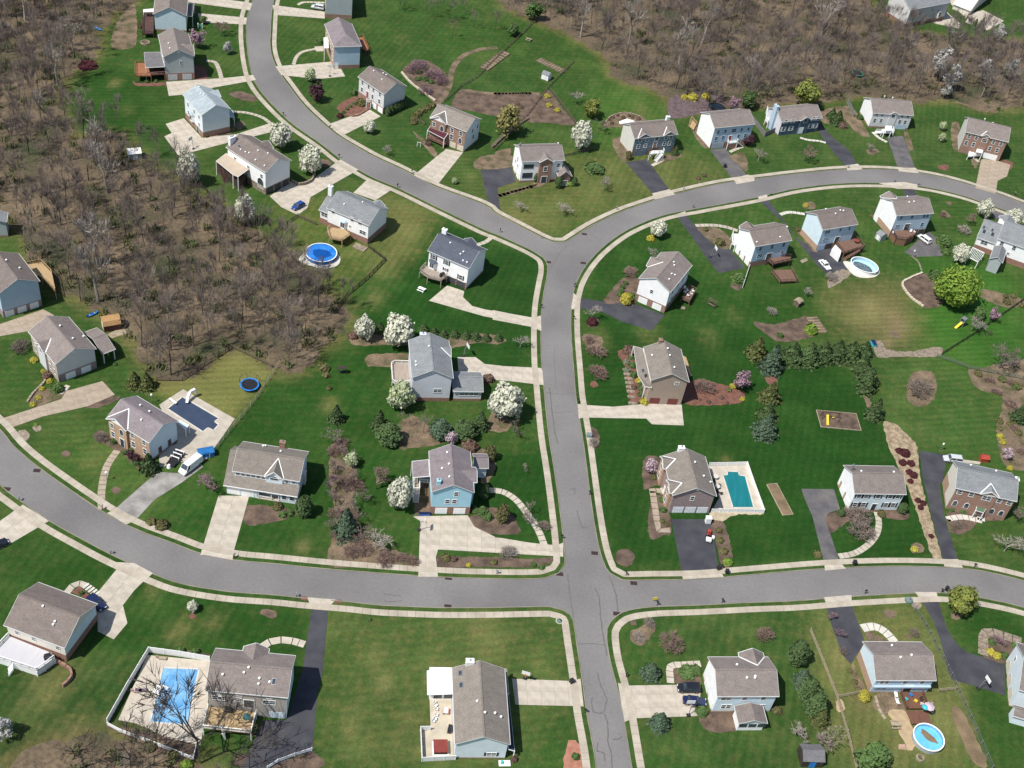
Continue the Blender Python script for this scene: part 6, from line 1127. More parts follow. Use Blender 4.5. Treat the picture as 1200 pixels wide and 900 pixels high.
plant('brown', 11, '940,115,10 995,95,12 975,72,8 1020,120,8 900,105,7', 'small plant in the big red mulch bed', 'red mulch bed plants'); plant('olive', 11, '1028,62,14', 'olive shrub in the big red mulch bed'); plant('gold', 11, '1047,45,16 1088,102,12', 'yellow shrub at the end of the big red mulch bed', 'yellow shrubs of the red bed'); plant('bushr', 11, '920,48,48', 'pale reddish bare bush in the big red mulch bed'); plant('mound', 11, '735,545,15 740,588,17', 'round shrub before the mauve brick house', 'round shrubs of the mauve house'); plant('olive', 11, '755,653,12 735,638,11 700,445,14', 'small shrub in the bed before the mauve brick house', 'small shrubs of the mauve house'); plant('olive', 11, '985,680,14 988,722,17 1005,770,19', 'shrub in the mulch strip right of the asphalt drive', 'shrubs right of the asphalt drive'); plant('limem', 11, '1025,818,21', 'green shrub at the low end of the mulch strip right of the asphalt drive')
plant('bushl', 11, '432,292,26', 'bare bush in the mulch island by the main street'); plant('red', 12, '652,330,16 680,340,22 668,382,17 704,385,17 697,424,15 717,437,17 702,463,13', 'dark red shrub on the upper pebble strip', 'dark red shrubs on the pebbles'); plant('red', 12, '735,548,14 758,560,14 747,579,13', 'dark red shrub of the trio lower on the pebble strip', 'dark red trio'); plant('red', 12, '793,705,12', 'single dark red shrub at the low end of the pebble strip'); plant('gold', 12, '720,762,16', 'yellow shrub in a round mulch ring by the lower street'); plant('arbor', 12, '398,603,16', 'clipped arborvitae at the garage corner of the white shuttered house', tall=.7); plant('arbor', 12, '667,585,22', 'arborvitae at the right corner of the white shuttered house', tall=.75); plant('olive', 12, '575,607,19', 'olive shrub by the door of the white shuttered house'); plant('olive', 12, '295,785,18', 'olive shrub at the foot of the worn asphalt drive')
plant('mound', 12, '883,590,12 932,597,14 972,592,14 1040,600,14 1065,615,14 1085,620,12', 'green shrub along the brick house with the white entry porch', 'shrubs along the brick house'); plant('olive', 12, '1095,200,16 1095,232,14 1140,210,15 1175,250,16', 'green shrub in the long bed at the right edge', 'green shrubs of the right bed'); plant('gold', 12, '1097,265,15 1108,290,15 1140,405,14', 'yellowish shrub in the long bed at the right edge', 'yellowish shrubs of the right bed'); plant('mound', 12, '1165,50,18 1105,15,18', 'dark green shrub at the top of the long right bed', 'dark shrubs of the right bed'); plant('bushr', 12, '1145,120,32 1190,330,24 1160,230,20 1080,70,24', 'reddish bare bush in the long right bed', 'reddish bushes of the right bed')
plant('olive', 8, '1000,815,18 1107,842,18 1170,872,20', 'olive shrub in the bed below the grey green fence', 'olive shrubs below the fence'); plant('bushr', 8, '1050,845,24 1140,855,18', 'reddish bush in the bed below the grey green fence', 'reddish bushes below the fence'); plant('mound', 8, '810,385,30', 'dark shrub above the mulch bed left of the big green tree'); plant('limem', 8, '265,620,28', 'bright green bush at the timber steps', tall=1.3); plant('mound', 8, '130,648,15', 'small dark shrub in the mulch bed left of the timber steps'); plant('olive', 8, '1125,500,18 1155,475,14 1190,515,15 1120,475,12', 'shrub in the bed right of the big green tree', 'shrubs right of the big tree'); plant('mound', 8, '850,232,34 858,282,20', 'dark shrub along the black parking pad', 'dark shrubs by the parking pad'); plant('olive', 8, '540,122,16 205,180,15', 'round shrub at the house corner in the row above the pools', 'corner shrubs above the pools'); plant('gold', 8, '242,76,13', 'yellow shrub in the ring bed above the pale blue house'); plant('mound', 8, '1045,635,15', 'dark shrub by the fence corner below the slide'); plant('brown', 8, '845,118,14', 'brown shrub in the ring bed by the upper street')
plant('mound', 13, '793,385,20 858,390,20', 'green mound outside the white pool fence', 'mounds by the white fence'); plant('olive', 13, '660,805,26 765,840,26', 'olive shrub outside the low side of the white pool fence', 'olive shrubs below the white fence'); plant('limem', 13, '820,885,26', 'lime green shrub at the bottom left of the pool house'); plant('mound', 13, '358,130,12', 'small shrub in the red steps bed'); plant('mound', 14, '500,248,9', 'tiny round shrub near the street on the open lawn'); plant('mound', 15, '845,478,38 880,470,30', 'spreading green juniper beside the two dark cars', 'junipers beside the cars', tall=.6); plant('mound', 15, '910,650,28', 'dark green shrub at the garage corner beside the two dark cars'); plant('mound', 15, '355,848,18', 'green shrub in the salmon mulch bed'); plant('brown', 15, '85,860,15', 'tall rusty shrub at the corner of the long low house', tall=1.6)
plant('goldcol', 16, '500,585,25', 'golden green oval shrub at the corner by the cluttered deck', tall=.8); plant('olive', 16, '437,472,12 456,520,14 475,557,14', 'shrub along the brick side of the pale blue house', 'shrubs along the brick side'); plant('olive', 16, '115,645,22', 'yellowish shrub at the corner of the white house with the sunroom'); plant('gold', 16, '1055,388,19 1082,405,19', 'bright yellow shrub by the black drive at the right edge', 'bright yellow pair'); plant('mound', 16, '1115,405,20 1160,360,16 1060,345,17', 'green shrub in the bed by the right edge house', 'green shrubs by the right edge'); plant('mound', 2, '430,405,18', 'green shrub at the left corner of the grey house with twin garage doors'); plant('olive', 2, '462,450,22', 'olive bush beside the entry of the grey house with twin garage doors'); plant('mound', 2, '400,478,9 415,466,9 432,455,9 385,492,9', 'tiny ball shrub along the sloping path', 'tiny ball shrubs'); plant('red', 2, '370,508,15', 'dark shrub at the low end of the sloping path'); plant('mound', 2, '740,345,16 715,312,15 712,345,13 770,360,13', 'dark green shrub inside the purple brush patch', 'green shrubs in the brush'); plant('bushp', 2, '720,285,42 785,325,42 690,300,32 820,352,32 745,395,32', 'purple bare bush in the brush patch', 'purple brush'); plant('mound', 2, '280,182,15', 'shrub by the entry of the hip roofed house'); plant('brown', 2, '1165,470,10 1150,455,9', 'small shrub in the big mulch bed by the willow', 'small shrubs in the mulch bed')
# bare bushes and bare garden trees
plant('bushr', 7, '412,665,26 445,716,44 450,808,46', 'reddish bare bush in the line right of the main street', 'reddish bushes by the main street'); plant('bushr', 7, '600,368,34', 'reddish bare bush behind the path of the white gable ended house'); plant('bush', 12, '750,55,58', 'wide bare bush in a round bed on the upper lawn'); plant('bush', 12, '480,608,58', 'wide bare bush before the white shuttered house, left'); plant('bush', 12, '490,675,58', 'wide bare bush in the drive circle of the white shuttered house'); plant('palebare', 12, '1135,735,62', 'pale bare tree on the lawn before the brick house at right', hr=1.5); plant('bush', 12, '915,655,22', 'small bare bush in the mulch before the brick house at right'); plant('widebare', 12, '1190,605,36', 'bare tree at the right edge by the brick house')
plant('bushr', 15, '785,345,56', 'round reddish bare bush on the corner lawn'); plant('bushr', 16, '65,315,42', 'round reddish bare bush beside the gabled sunroom house'); plant('bushl', 15, '637,322,28 683,258,26', 'grey bare bush in the corner bed', 'grey bushes in the corner bed'); plant('purpbare', 9, '925,475,56', 'purple bare plum tree at the left end of the brown roofed house', hr=1.5); plant('purpbare', 16, '355,235,28 385,305,30', 'purple bare tree beside the asphalt drive at lower right', 'purple bare trees at lower right', hr=1.5); plant('bush', 16, '410,385,20', 'bare bush beside the asphalt drive at lower right'); plant('widebare', 16, '350,770,62', 'dark bare tree above the dark shed at the bottom', hr=1.5); plant('palebare', 16, '230,745,46', 'pale bare tree at the low end of the conifer screen', hr=1.5); plant('bush', 16, '722,305,24', 'small bare bush in a stone ring beside the pale timber fence'); plant('purpbare', 16, '1100,340,34', 'purple bare tree in the bed by the right edge house', hr=1.2)
plant('redbare', 4, '250,668,38', 'reddish bare tree before the slate blue house', hr=1.9); plant('palebare', 4, '40,675,34 535,645,22', 'pale bare young tree on the lawns above the upper street', 'pale young trees at upper right', hr=1.8); plant('pearg', 4, '842,602,17 845,552,17', 'pale sapling on the lawn left of the brick fronted house', 'two pale saplings'); plant('redbare', 1, '975,122,38', 'brown bare tree by the uppermost driveways', hr=1.7); plant('palebare', 2, '570,650,28', 'pale young tree before the brick house with the maroon porch', hr=1.9); plant('palebare', 3, '485,798,36 360,420,34', 'pale bare tree on the dry lawn left of the blue shaded house', 'pale bare trees on the dry lawn', hr=1.8); plant('widebare', 3, '470,545,34', 'grey bare tree by the half moon bed', hr=1.7); plant('palebare', 7, '120,75,30 315,85,36', 'pale bare tree on the lawn at the street fork', 'pale trees at the fork', hr=1.8); plant('palebare', 6, '1165,672,34', 'small bare tree on the lawn left of the main street', hr=1.9); plant('widebare', 8, '1120,740,72', 'bare spreading tree by the grey green fence at the right', hr=1.6); plant('palebare', 8, '985,592,46', 'pale bare tree beside the play slide', hr=1.5); plant('redbud', 8, '1078,556,28', 'pale pink tree right of the play slide'); plant('redbare', 8, '985,128,36', 'reddish bare tree left of the two kerb pears', hr=1.6); plant('bushl', 8, '942,182,30', 'pale brown bush by the long white house'); plant('bushl', 8, '90,540,26 360,390,30', 'pale bare bush on the rear lawns', 'pale bushes on the rear lawns'); plant('palebare', 8, '245,450,26', 'pale bare tree by the small wooden playhouse', hr=1.8)
plant('widebare', 10, '440,560,46 350,400,42 340,262,40', 'bare tree in the shrub strip between two houses', 'bare trees in the shrub strip', hr=1.9); plant('bushr', 10, '400,470,44 410,610,40 440,705,42', 'reddish brush in the shrub strip between two houses', 'reddish brush in the strip'); plant('redbare', 10, '530,452,66', 'large reddish bare tree left of the tall white pear', hr=1.7); plant('palebare', 10, '530,722,60', 'white birch with pale bare branches near the lower street', hr=1.6); plant('bushr', 10, '570,805,44 640,800,30', 'reddish bare brush along the lower street', 'reddish brush by the lower street'); plant('bare', 10, '660,190,34 740,205,40', 'thin bare tree in the bed below the half leafed pear', 'thin bare trees below the pear', hr=2.6); plant('widebare', 10, '1152,235,44', 'bare tree on the lawn left of the main street, upper', hr=1.8); plant('bushl', 10, '1110,780,40', 'pale bare bush by the branching drive'); plant('widebare', 11, '155,612,56', 'pale bare tree beside the curved path', hr=1.6); plant('bush', 11, '215,660,30', 'bare bush beside the sidewalk by the curved path'); plant('bushl', 11, '65,770,30', 'pale bare bush in the corner bed'); plant('palebare', 11, '135,405,18', 'thin sapling in a mulch ring left of the main street', hr=2.2); plant('purpbare', 10, '330,470,40', 'purple tinged bare tree in the shrub strip'); plant('widebare', 10, '395,340,40 420,440,44 350,540,42 470,520,40 375,590,38 440,640,44 340,650,38 480,690,40', 'bare tree in the brown brush strip left of the tall pear', 'bare trees of the brown brush strip', hr=1.9)
plant('bushr', 10, '345,330,34 380,300,36 440,480,36 350,600,34 360,700,36 480,760,40 420,770,36 690,810,30', 'brown brush clump in the strip left of the tall pear', 'brown brush of the strip')
for (x, y, H_, R_, lb) in ((235, 884, 23, 9.5, 'large dark bare tree reaching over the blue pool'), (154, 897, 17, 6.5, 'dark bare tree left of the large one below the blue pool'), (98, 890, 12, 4.0, 'slim bare tree in the lower left brush'), (292, 890, 13, 5.0, 'dark bare tree right of the large one, over the asphalt parking')):
    p = U(x, y + 10); stand('big', p.x, p.y, R_, lb, None, 1.0, H_)
# woods: bare trees one can tell apart, then undergrowth
def fill(poly, n, dmin, seed):
    r = random.Random(seed); xs = [p[0] for p in poly]; ys = [p[1] for p in poly]; out = []
    for _ in range(n * 40):
        x, y = r.uniform(min(xs), max(xs)), r.uniform(min(ys), max(ys))
        if inpoly(x, y, poly) and all((x - a) ** 2 + (y - b_) ** 2 > dmin * dmin for a, b_ in out): out.append((x, y))
        if len(out) >= n: break
    return out
GRP = ['bare trees in the left wood', 'bare trees in the upper right wood', 'bare trees in the lower left brush']
for k, (w_, n, dm, lb) in enumerate(((WL, 165, 4.2, 'bare grey brown tree standing in the wood at the left'), (WR, 150, 4.6, 'bare grey brown tree standing in the wood at the top right'), (WB, 5, 3.5, 'bare sapling in the brush at the lower left'))):
    cl = [p for p in w_ if -230 < p[0] < 260 and p[1] < 600]
    for x, y in fill(w_, n, dm, 3 + k):
        s_ = rnd.random(); H_ = (11.5 + 9 * s_) if k < 2 else 5.0
        stand('palebare' if rnd.random() < .12 else 'bare', x, y, H_ * rnd.uniform(.17, .27), lb, GRP[k], 1.0, H_)
for x, y, H_ in ((638, 22, 9), (652, 18, 10), (500, 20, 9), (512, 16, 8), (527, 22, 9), (545, 18, 8), (475, 14, 9), (468, 12, 8), (555, 32, 8), (580, 35, 9), (600, 20, 9), (530, 44, 8)):
    p = U(x, y); stand('bare', p.x, p.y, H_ * .3, 'bare tree on the open grass at the top, left of the wood', 'bare trees on the upper grass', 1.0, H_)
def brush(name, poly, n, lo, hi, m, seed, spread=.6):
    pts = np.array(fill(poly, n, 0.0, seed)); k = 26 if m.name == 'understory_green' else 9; v = []; g = np.random.default_rng(seed)
    base = np.repeat(pts, k, 0) + g.normal(0, spread * .5, (len(pts) * k, 2)); Lh = g.uniform(lo, hi, len(base)); a = g.uniform(0, 2 * PI, len(base)); w = .16 if m.name == 'understory_green' else .025
    tip = base + np.stack([np.cos(a), np.sin(a)], 1) * (Lh * g.uniform(.1, .7, len(base)))[:, None]
    px_, py_ = -np.sin(a) * w, np.cos(a) * w; z0 = np.zeros(len(base))
    v = np.stack([np.stack([base[:, 0] - px_, base[:, 1] - py_, z0], 1), np.stack([base[:, 0] + px_, base[:, 1] + py_, z0], 1), np.stack([tip[:, 0] + px_ * .5, tip[:, 1] + py_ * .5, Lh], 1), np.stack([tip[:, 0] - px_ * .5, tip[:, 1] - py_ * .5, Lh], 1)], 1).reshape(-1, 3)
    n4 = len(base); me = bpy.data.meshes.new(name); me.vertices.add(4 * n4); me.vertices.foreach_set('co', v.astype(np.float32).ravel()); me.loops.add(4 * n4); me.loops.foreach_set('vertex_index', np.arange(4 * n4, dtype=np.int32)); me.polygons.add(n4); me.polygons.foreach_set('loop_start', np.arange(0, 4 * n4, 4, dtype=np.int32)); me.update(calc_edges=True); me.materials.append(m)
    o = link(name, me); tag(o, {'woodland_shrubs': 'low green and olive shrubs under the bare trees', 'undergrowth': 'low bare brush covering the floor of the wood'}[name], name.replace('_', ' '), kind='stuff'); return o
M_SAPL = mat('sapling_twigs', (0.225, 0.183, 0.16), (0.125, 0.1, 0.09), 0.12, 0.95)
def saplings(poly, n, seed):
    """thin young trees between the counted ones: whole little trees joined into one mesh"""
    g = random.Random(seed); src = []
    for i in range(4):
        tw = Twig(200 + i).tree(trunk=.5, depth=3, spread=.3, r0=.009, tw=6); t, c = tw.meshes(M_TWIG, M_TWIG, .0042)
        vs, fs = [], []
        for me in (t, c):
            o = len(vs); vs += [tuple(v.co) for v in me.vertices]; fs += [tuple(o + q for q in p.vertices) for p in me.polygons]
        src.append((np.array(vs), fs)); bpy.data.meshes.remove(t); bpy.data.meshes.remove(c)
    V_, F_, o = [], [], 0; src = [(v, np.array(f)) for v, f in src]
    for x, y in fill(poly, n, 1.3, seed):
        vs, fs = src[g.randrange(4)]; h_ = g.uniform(7, 16); a = g.uniform(0, 6.28); r = h_ * g.uniform(.35, .7); ca, sa = math.cos(a) * r, math.sin(a) * r
        V_.append(np.stack([vs[:, 0] * ca - vs[:, 1] * sa + x, vs[:, 0] * sa + vs[:, 1] * ca + y, vs[:, 2] * h_], 1)); F_.append(fs + o); o += len(vs)
    V_, F_ = np.concatenate(V_), np.concatenate(F_); me = bpy.data.meshes.new('woodland_saplings'); me.vertices.add(len(V_)); me.vertices.foreach_set('co', V_.astype(np.float32).ravel()); me.loops.add(F_.size); me.loops.foreach_set('vertex_index', F_.astype(np.int32).ravel())
    me.polygons.add(len(F_)); me.polygons.foreach_set('loop_start', np.arange(0, F_.size, 4, dtype=np.int32)); me.update(calc_edges=True); me.materials.append(M_SAPL)
    tag(link('woodland_saplings', me), 'thin bare saplings crowded between the trees of the wood', 'saplings', kind='stuff')
M_UND = mat('understory_green', (0.075, 0.11, 0.035), (0.12, 0.12, 0.05), .2, .95)
M_BRU = mat('brush_twigs', (0.20, 0.165, 0.135), (0.13, 0.105, 0.085), .25, .95)
for k, (w_, n) in enumerate(((WL, 3800), (WR, 3800), (WB, 90))):
    brush('undergrowth', w_, n, .3, 1.3, M_BRU, 21 + k, 1.1); saplings(w_, (620, 860, 3)[k], 31 + k); brush('woodland_shrubs', w_, (420, 260, 8)[k], .5, 1.6, M_UND, 51 + k, 1.5)

# ------------------------------------------------------------------ pools
M_WATER = mat('pool_water', (0.12, 0.42, 0.60), (0.16, 0.5, 0.68), .8, .08, spec=.5); M_COVB = mat('solar_cover', S(92, 164, 222), S(150, 202, 238), .35, .35, detail=8, fine=.15, finescale=2.5); M_COVT = mat('teal_cover', S(22, 120, 128), S(30, 134, 140), .3, .6, stretch=(4, .5, 1))
M_COVN = mat('navy_cover', S(66, 80, 106), S(58, 72, 96), .4, .7); M_BLUEC = mat('blue_cover', S(28, 118, 214), S(60, 146, 232), .6, .5, fine=.15, finescale=2); M_BLUED = mat('wet_blue_cover', S(20, 82, 160), S(24, 92, 176), .8, .25); M_LINER = mat('pale_liner', (.42, .6, .68), (.36, .54, .62), 1, .5); M_DEBR = mat('dark_cover_debris', S(70, 92, 104), S(126, 140, 144), 2.2, .6, fine=.3, finescale=5)
M_DARKW = mat('dark_water', (0.012, 0.02, 0.03), (0.02, 0.03, 0.04), 1, .1)
def ground_pool(label, r, deck, pool, wm, surf, dm=M_CONC, size=2.6):
    dp = [p.xy for p in P(r, deck)]; pp = [p.xy for p in P(r, pool)]; c = sum(dp, Vector((0, 0))) / len(dp)
    t = thing('swimming_pool', label, 'pool', (c.x, c.y, 0)); loc = lambda q: [(p.x - c.x, p.y - c.y) for p in q]
    D_, P_ = loc(dp), loc(pp); mb = MB(); pts = [Vector((*p, 0)) for p in D_] + [Vector((*p, 0)) for p in P_]
    for tri in tessellate_polygon([pts[:len(D_)], pts[len(D_):]]):
        q = [pts[i] for i in tri]; tri = tri if (q[1] - q[0]).cross(q[2] - q[0]).z > 0 else tri[::-1]; mb.face([(pts[i].x, pts[i].y, .14) for i in tri])
    for i in range(len(D_)): a, b_ = D_[i], D_[(i + 1) % len(D_)]; mb.face([(*a, 0), (*b_, 0), (*b_, .14), (*a, .14)])
    mb.build('pool_deck', dm, t); cp = MB()
    for i in range(len(P_)): a, b_ = P_[i], P_[(i + 1) % len(P_)]; cp.bar((*a, .13), (*b_, .13), .32, .1)
    cp.build('coping', M_WALK2, t); MB().prism(P_, .02, .1).build(surf, wm, t)
    return t
ground_pool('rectangular swimming pool under a blue solar cover, inside the white fence', 13, '648,405 925,432 912,640 880,800 740,770 600,705 520,690', '715,460 875,466 825,714 660,700', M_COVB, 'pool_cover')
ground_pool('swimming pool with a teal cover and pale deck beside the mauve brick house', 11, '940,400 1105,396 1178,602 950,600 985,540', '1000,438 1020,438 1020,422 1070,424 1074,440 1100,442 1138,583 1045,583', M_COVT, 'pool_cover')
ground_pool('swimming pool with a navy cover behind the brick fronted house', 9, '700,130 805,62 862,95 1032,192 905,372 872,366 700,405 700,330 780,300', '735,148 802,95 964,190 944,204 962,218 938,244 914,232 892,250', M_COVN, 'pool_cover')
def round_pool(label, r, x, y, rad, wall_m, sx=1.0, rot=0.0, kind='cover', zr=1.25, pad=None):
    u, v = T(r, x, y); R = rad / 3.75 / ppm(u, v); p = U(u, v, zr); t = thing('round_pool', label, 'pool', (p.x, p.y, 0), rot)
    w = MB(); w.ring((0, 0), R, R + .06, .0, zr - .05, 28, sx); w.build('pool_wall', wall_m, t); MB().ring((0, 0), R - .06, R + .2, zr - .05, zr + .03, 28, sx).build('rim', M_WHITE, t)
    def disc(nm, m, k, z, dx=0, dy=0, s2=1.0, n=26, amp=0.0, parent=None):
        mb = MB(); mb.prism([(R * k * sx * math.cos(2 * PI * i / n) * (1 + amp * math.sin(5 * 2 * PI * i / n + 1)) + dx, R * k * s2 * math.sin(2 * PI * i / n) * (1 + amp * math.sin(3 * 2 * PI * i / n)) + dy) for i in range(n)], z - .03, z); return mb.build(nm, m, parent or t)
    if kind == 'cover': d = disc('pool_cover', M_BLUEC, .98, zr - .12); disc('puddle', M_BLUED, .62, zr - .1, R * .05, -R * .1, .85, 9, .12, d); d2 = disc('puddle', M_BLUED, .3, zr - .085, R * .1, -R * .12, 1, 9, .2, d)
    elif kind == 'empty': disc('liner', M_LINER, .98, .2); disc('pool_cover', M_DEBR, .74, .3, -R * .1, -R * .12, .9, 26, .08); MB().ring((0, 0), R - .05, R - .01, .2, zr - .06, 28, sx).build('liner_wall', M_LINER, t)
    elif kind == 'water': disc('water', M_WATER, .98, .55); d = disc('torn_cover', M_DIRT, .62, .6, -R * .05, R * .22, .42, 24, .16); d.rotation_euler = (0, 0, -.7); MB().ring((0, 0), R - .05, R - .01, .5, zr - .06, 28, sx).build('liner_wall', M_COVB, t)
    else: disc('water', M_DARKW, .98, zr - .15); t.children[1].data.materials[0] = M_TIMBD
    return t
pd = lambda r, s: sheet('pool_pad', smooth(P(r, s), .8, True), .05, M_WALK2)
pd(6, '188,318 215,285 260,258 330,262 368,300 360,340 300,356 230,340'); pd(8, '405,325 450,330 560,360 545,392 480,395 440,375')
round_pool('round above ground pool with a sagging bright blue cover, behind the white grey roofed house', 6, 287, 284, 66, mat('blue_wall', S(60, 110, 170), S(80, 130, 186), 1, .5), kind='cover')
round_pool('oval white walled pool with a dark sunken cover, beside the brown deck', 8, 500, 338, 50, M_WHITE, 1.2, -.5, 'empty'); round_pool('round above ground pool with blue water and torn tan cover at lower right', 16, 782, 764, 66, mat('ribbed_wall', S(190, 196, 200), S(160, 168, 174), 3, .5), 1.0, 0, 'water')
round_pool('dark round pool with a curved rim behind the house with the red door', 3, 975, 468, 32, M_TIMBD, 1.1, 0, 'dark', .5)
# ------------------------------------------------------------------ fences and low walls
def fence(label, r, s, h=1.2, style='rail', m=M_TIMB, name='fence', pm=None, step=2.4):
    pts = P(r, s); c = pts[0]; t = thing(name, label, 'wall' if name.endswith('wall') else 'fence', (c.x, c.y, 0)); pm = pm or m; k = 0
    for a, b_ in zip(pts, pts[1:]):
        L_ = (b_ - a).length; n = max(1, round(L_ / step)); rz = math.atan2(b_.y - a.y, b_.x - a.x); sp = L_ / n
        for i in range(n + (b_ == pts[-1])):
            q = a.lerp(b_, i / n) - c; link('post', cached(('fp', h, pm.name), lambda: MB().box(-.07, .07, -.07, .07, -.1, h + .08).mesh('post', pm)), t, (q.x, q.y, 0), rz)
        for i in range(n):
            q = a.lerp(b_, (i + .5) / n) - c
            if style == 'rail':
                for z in ((h * .45, h * .92) if h < 1 else (h * .3, h * .62, h * .94)): link('rail', cached(('fr', m.name), lambda: MB().box(-.5, .5, -.035, .035, -.07, .07).mesh('rail', m)), t, (q.x, q.y, z), rz, (sp, 1, 1))
            elif style == 'wire':
                me = cached(('fw', h), lambda: (lambda mb: [mb.box(-.5, .5, -.008, .008, h * j / 4 + .04, h * j / 4 + .055) for j in range(4)] and mb.mesh('wire_mesh', M_METAL))(MB())); link('wire_mesh', me, t, (q.x, q.y, 0), rz, (sp, 1, 1)); link('rail', cached(('fr', pm.name), lambda: MB().box(-.5, .5, -.035, .035, -.07, .07).mesh('rail', pm)), t, (q.x, q.y, h), rz, (sp, .45, .35))
            else:
                e = 0.03 if style == 'board' else .02
                me = cached(('fb', h, m.name, style), lambda: (lambda mb: [mb.box(-.5 + j / 12 + .004, -.5 + (j + 1) / 12 - .004, -.02, .02, .03, h - (.05 if style == 'board' else 0)) for j in range(12)] and mb.box(-.5, .5, -.045, .045, h - .05, h + .03).mesh('panel', m))(MB())); link('panel', me, t, (q.x, q.y, 0), rz, (sp * .97, 1, 1))
    return t
fence('long weathered timber fence running down from the upper wood to the brick house', 0, '625,27 606,46 588,62 574,76 558,92 540,102 520,120', .9, 'rail', M_TIMB); fence('long weathered timber fence from the small white shed down past the willow', 0, '672,73 644,101 628,122 609,147 594,162 580,176', .9, 'rail', M_TIMB); fence('thin grey rail fence beside the triangular mulch bed', 3, '240,395 300,470 355,548', 1.1, 'rail', M_TIMB); fence('grey rail fence behind the house with the brick side wing', 3, '300,692 370,675 432,655', 1.1, 'rail', M_TIMB)
fence('tall grey board fence between the slate blue house and the red door house', 4, '-5,520 28,560 58,602 112,576', 1.8, 'board', mat('grey_boards', S(150, 146, 148), S(124, 120, 122), 1, .9)); fence('short grey screen beside the house with the portico', 4, '420,450 436,482 450,514', 1.8, 'board', M_METAL)
fence('pale topped fence along the lawn edge by the navy covered pool', 0, '325,431 300,468 281,492 262,515 246,537', 1.3, 'wire', M_METAL, pm=M_TIMBL); fence('brown rail fence between the dry lawn and the wood', 5, '690,848 800,850 900,782 1020,705 1110,748 1195,790', 1.2, 'rail', M_TIMB)
fence('dark rail fence at the left of the blue pool yard', 6, '185,128 65,212 110,268 200,352', 1.2, 'rail', M_TIMBD); fence('dark rail fence joining the house to the blue pool yard', 6, '185,130 265,165', 1.2, 'rail', M_TIMB); fence('dark rail fence at the right of the blue pool yard', 6, '495,265 568,320 480,410 400,475 345,555', 1.2, 'rail', M_TIMBD); fence('dark rail fence along the wood behind the tan roofed porch', 0, '229,213 243,226 256,239 270,252 283,265 300,268', 1.2, 'rail', M_TIMBD)
fence('white panel fence round the blue solar covered pool', 13, '922,433 790,410 655,392 560,550 473,706', 1.8, 'vinyl', M_WHITE); fence('low white fence on the lower side of the blue solar covered pool', 13, '473,712 530,742 600,768 700,805 850,864 862,812', 1.0, 'vinyl', M_WHITE); fence('white railing at the bottom of the asphalt parking', 14, '245,825 170,848 95,876 50,906', 1.1, 'rail', M_WHITE)
fence('pale timber rail fence left of the pale blue lower house', 16, '258,300 315,440 375,592 420,745 460,905', 1.2, 'rail', M_TIMBL); fence('short rail fence joining the pale timber fence to the lower house', 16, '378,594 430,584 482,572', 1.2, 'rail', M_TIMBL); fence('grey wire fence right of the pale blue lower house', 16, '692,168 745,245 800,345 860,460 910,570 960,680 1010,795 1056,905', 1.3, 'wire', M_METAL); fence('short rail fence joining the wire fence to the lower house', 16, '822,566 897,558', 1.2, 'rail', M_TIMBL)
fence('grey green rail fence above the bed at the right edge', 8, '815,745 890,770 960,796 1080,820 1230,850', 1.2, 'rail', mat('grey_green_timber', S(120, 132, 112), S(98, 110, 92), 1, .9)); fence('dark rail fence from the bed corner to the play slide', 8, '838,735 905,692 972,650 1060,590 1220,480', 1.1, 'rail', M_TIMBD)
fence('white fence round the teal covered pool', 11, '940,398 1020,397 1105,394 1140,495 1180,604 1060,602 950,602', 1.2, 'vinyl', M_WHITE); fence('grey white lattice screen round the red hot tub', 14, '765,735 722,736 728,872 875,864', 1.5, 'vinyl', M_TRIM); fence('low white wall beside the three garage door drive', 7, '1116,352 1102,395 1087,440', 1.2, 'vinyl', M_WHITE); fence('small wooden rail by the hedge clumps', 2, '700,525 740,550', 1.0, 'rail', M_TIMB)
def low_wall(label, r, s, h, w, m, unit=.9):
    c = smooth(P(r, s), unit); o_ = c[0]; t = thing('low_wall', label, 'wall', (o_.x, o_.y, 0))
    for a, b_ in zip(c, c[1:]):
        q = (a + b_) / 2 - o_; L_ = (b_ - a).length; o = link('stone', cached(('st', m.name), lambda: MB().hexa([(-.485, -.5, 0), (.485, -.5, 0), (.485, .5, 0), (-.485, .5, 0)], [(-.45, -.45, 1), (.46, -.46, 1), (.45, .46, 1), (-.46, .45, 1)]).mesh('stone', m)), t, (q.x, q.y, 0), math.atan2(b_.y - a.y, b_.x - a.x), (L_, w * rnd.uniform(.85, 1.15), h * rnd.uniform(.85, 1.15)))
M_WBLK = mat('white_block', S(226, 212, 190), S(206, 190, 168), 1.5, .9, rand=.05)
low_wall('pale block edging round the mulch bed by the big green tree', 8, '752,376 700,398 664,424 700,480 758,524', .5, .6, M_WBLK); low_wall('pale stone edging along the purple brush patch', 2, '640,320 680,365 740,410 788,445', .5, .6, M_WBLK); low_wall('brick edging along the sloping garden by the twin garage drive', 2, '402,508 440,512 500,480', .6, .35, M_BRICK); low_wall('stone retaining wall by the three bay garage drive', 2, '158,800 195,815 240,800 258,770', .9, .5, M_STONE); low_wall('stone edging along the stone fronted house bed', 9, '120,118 150,75 195,30 205,-5', .4, .5, M_STONE); low_wall('curved brick wall by the left edge deck', 13, '245,432 310,470 318,500 300,525 275,545', .9, .5, M_BRICK); low_wall('stone edging of the half moon bed', 3, '482,545 510,512 575,496 640,512', .3, .4, M_STONE); low_wall('stone planter wall below the willow', 2, '1035,650 1100,590 1195,520', .6, 1.1, M_TIMB, 1.2); low_wall('brick edging left of the patio at lower right', 16, '545,585 560,640 590,690', .4, .5, M_TIMBL)
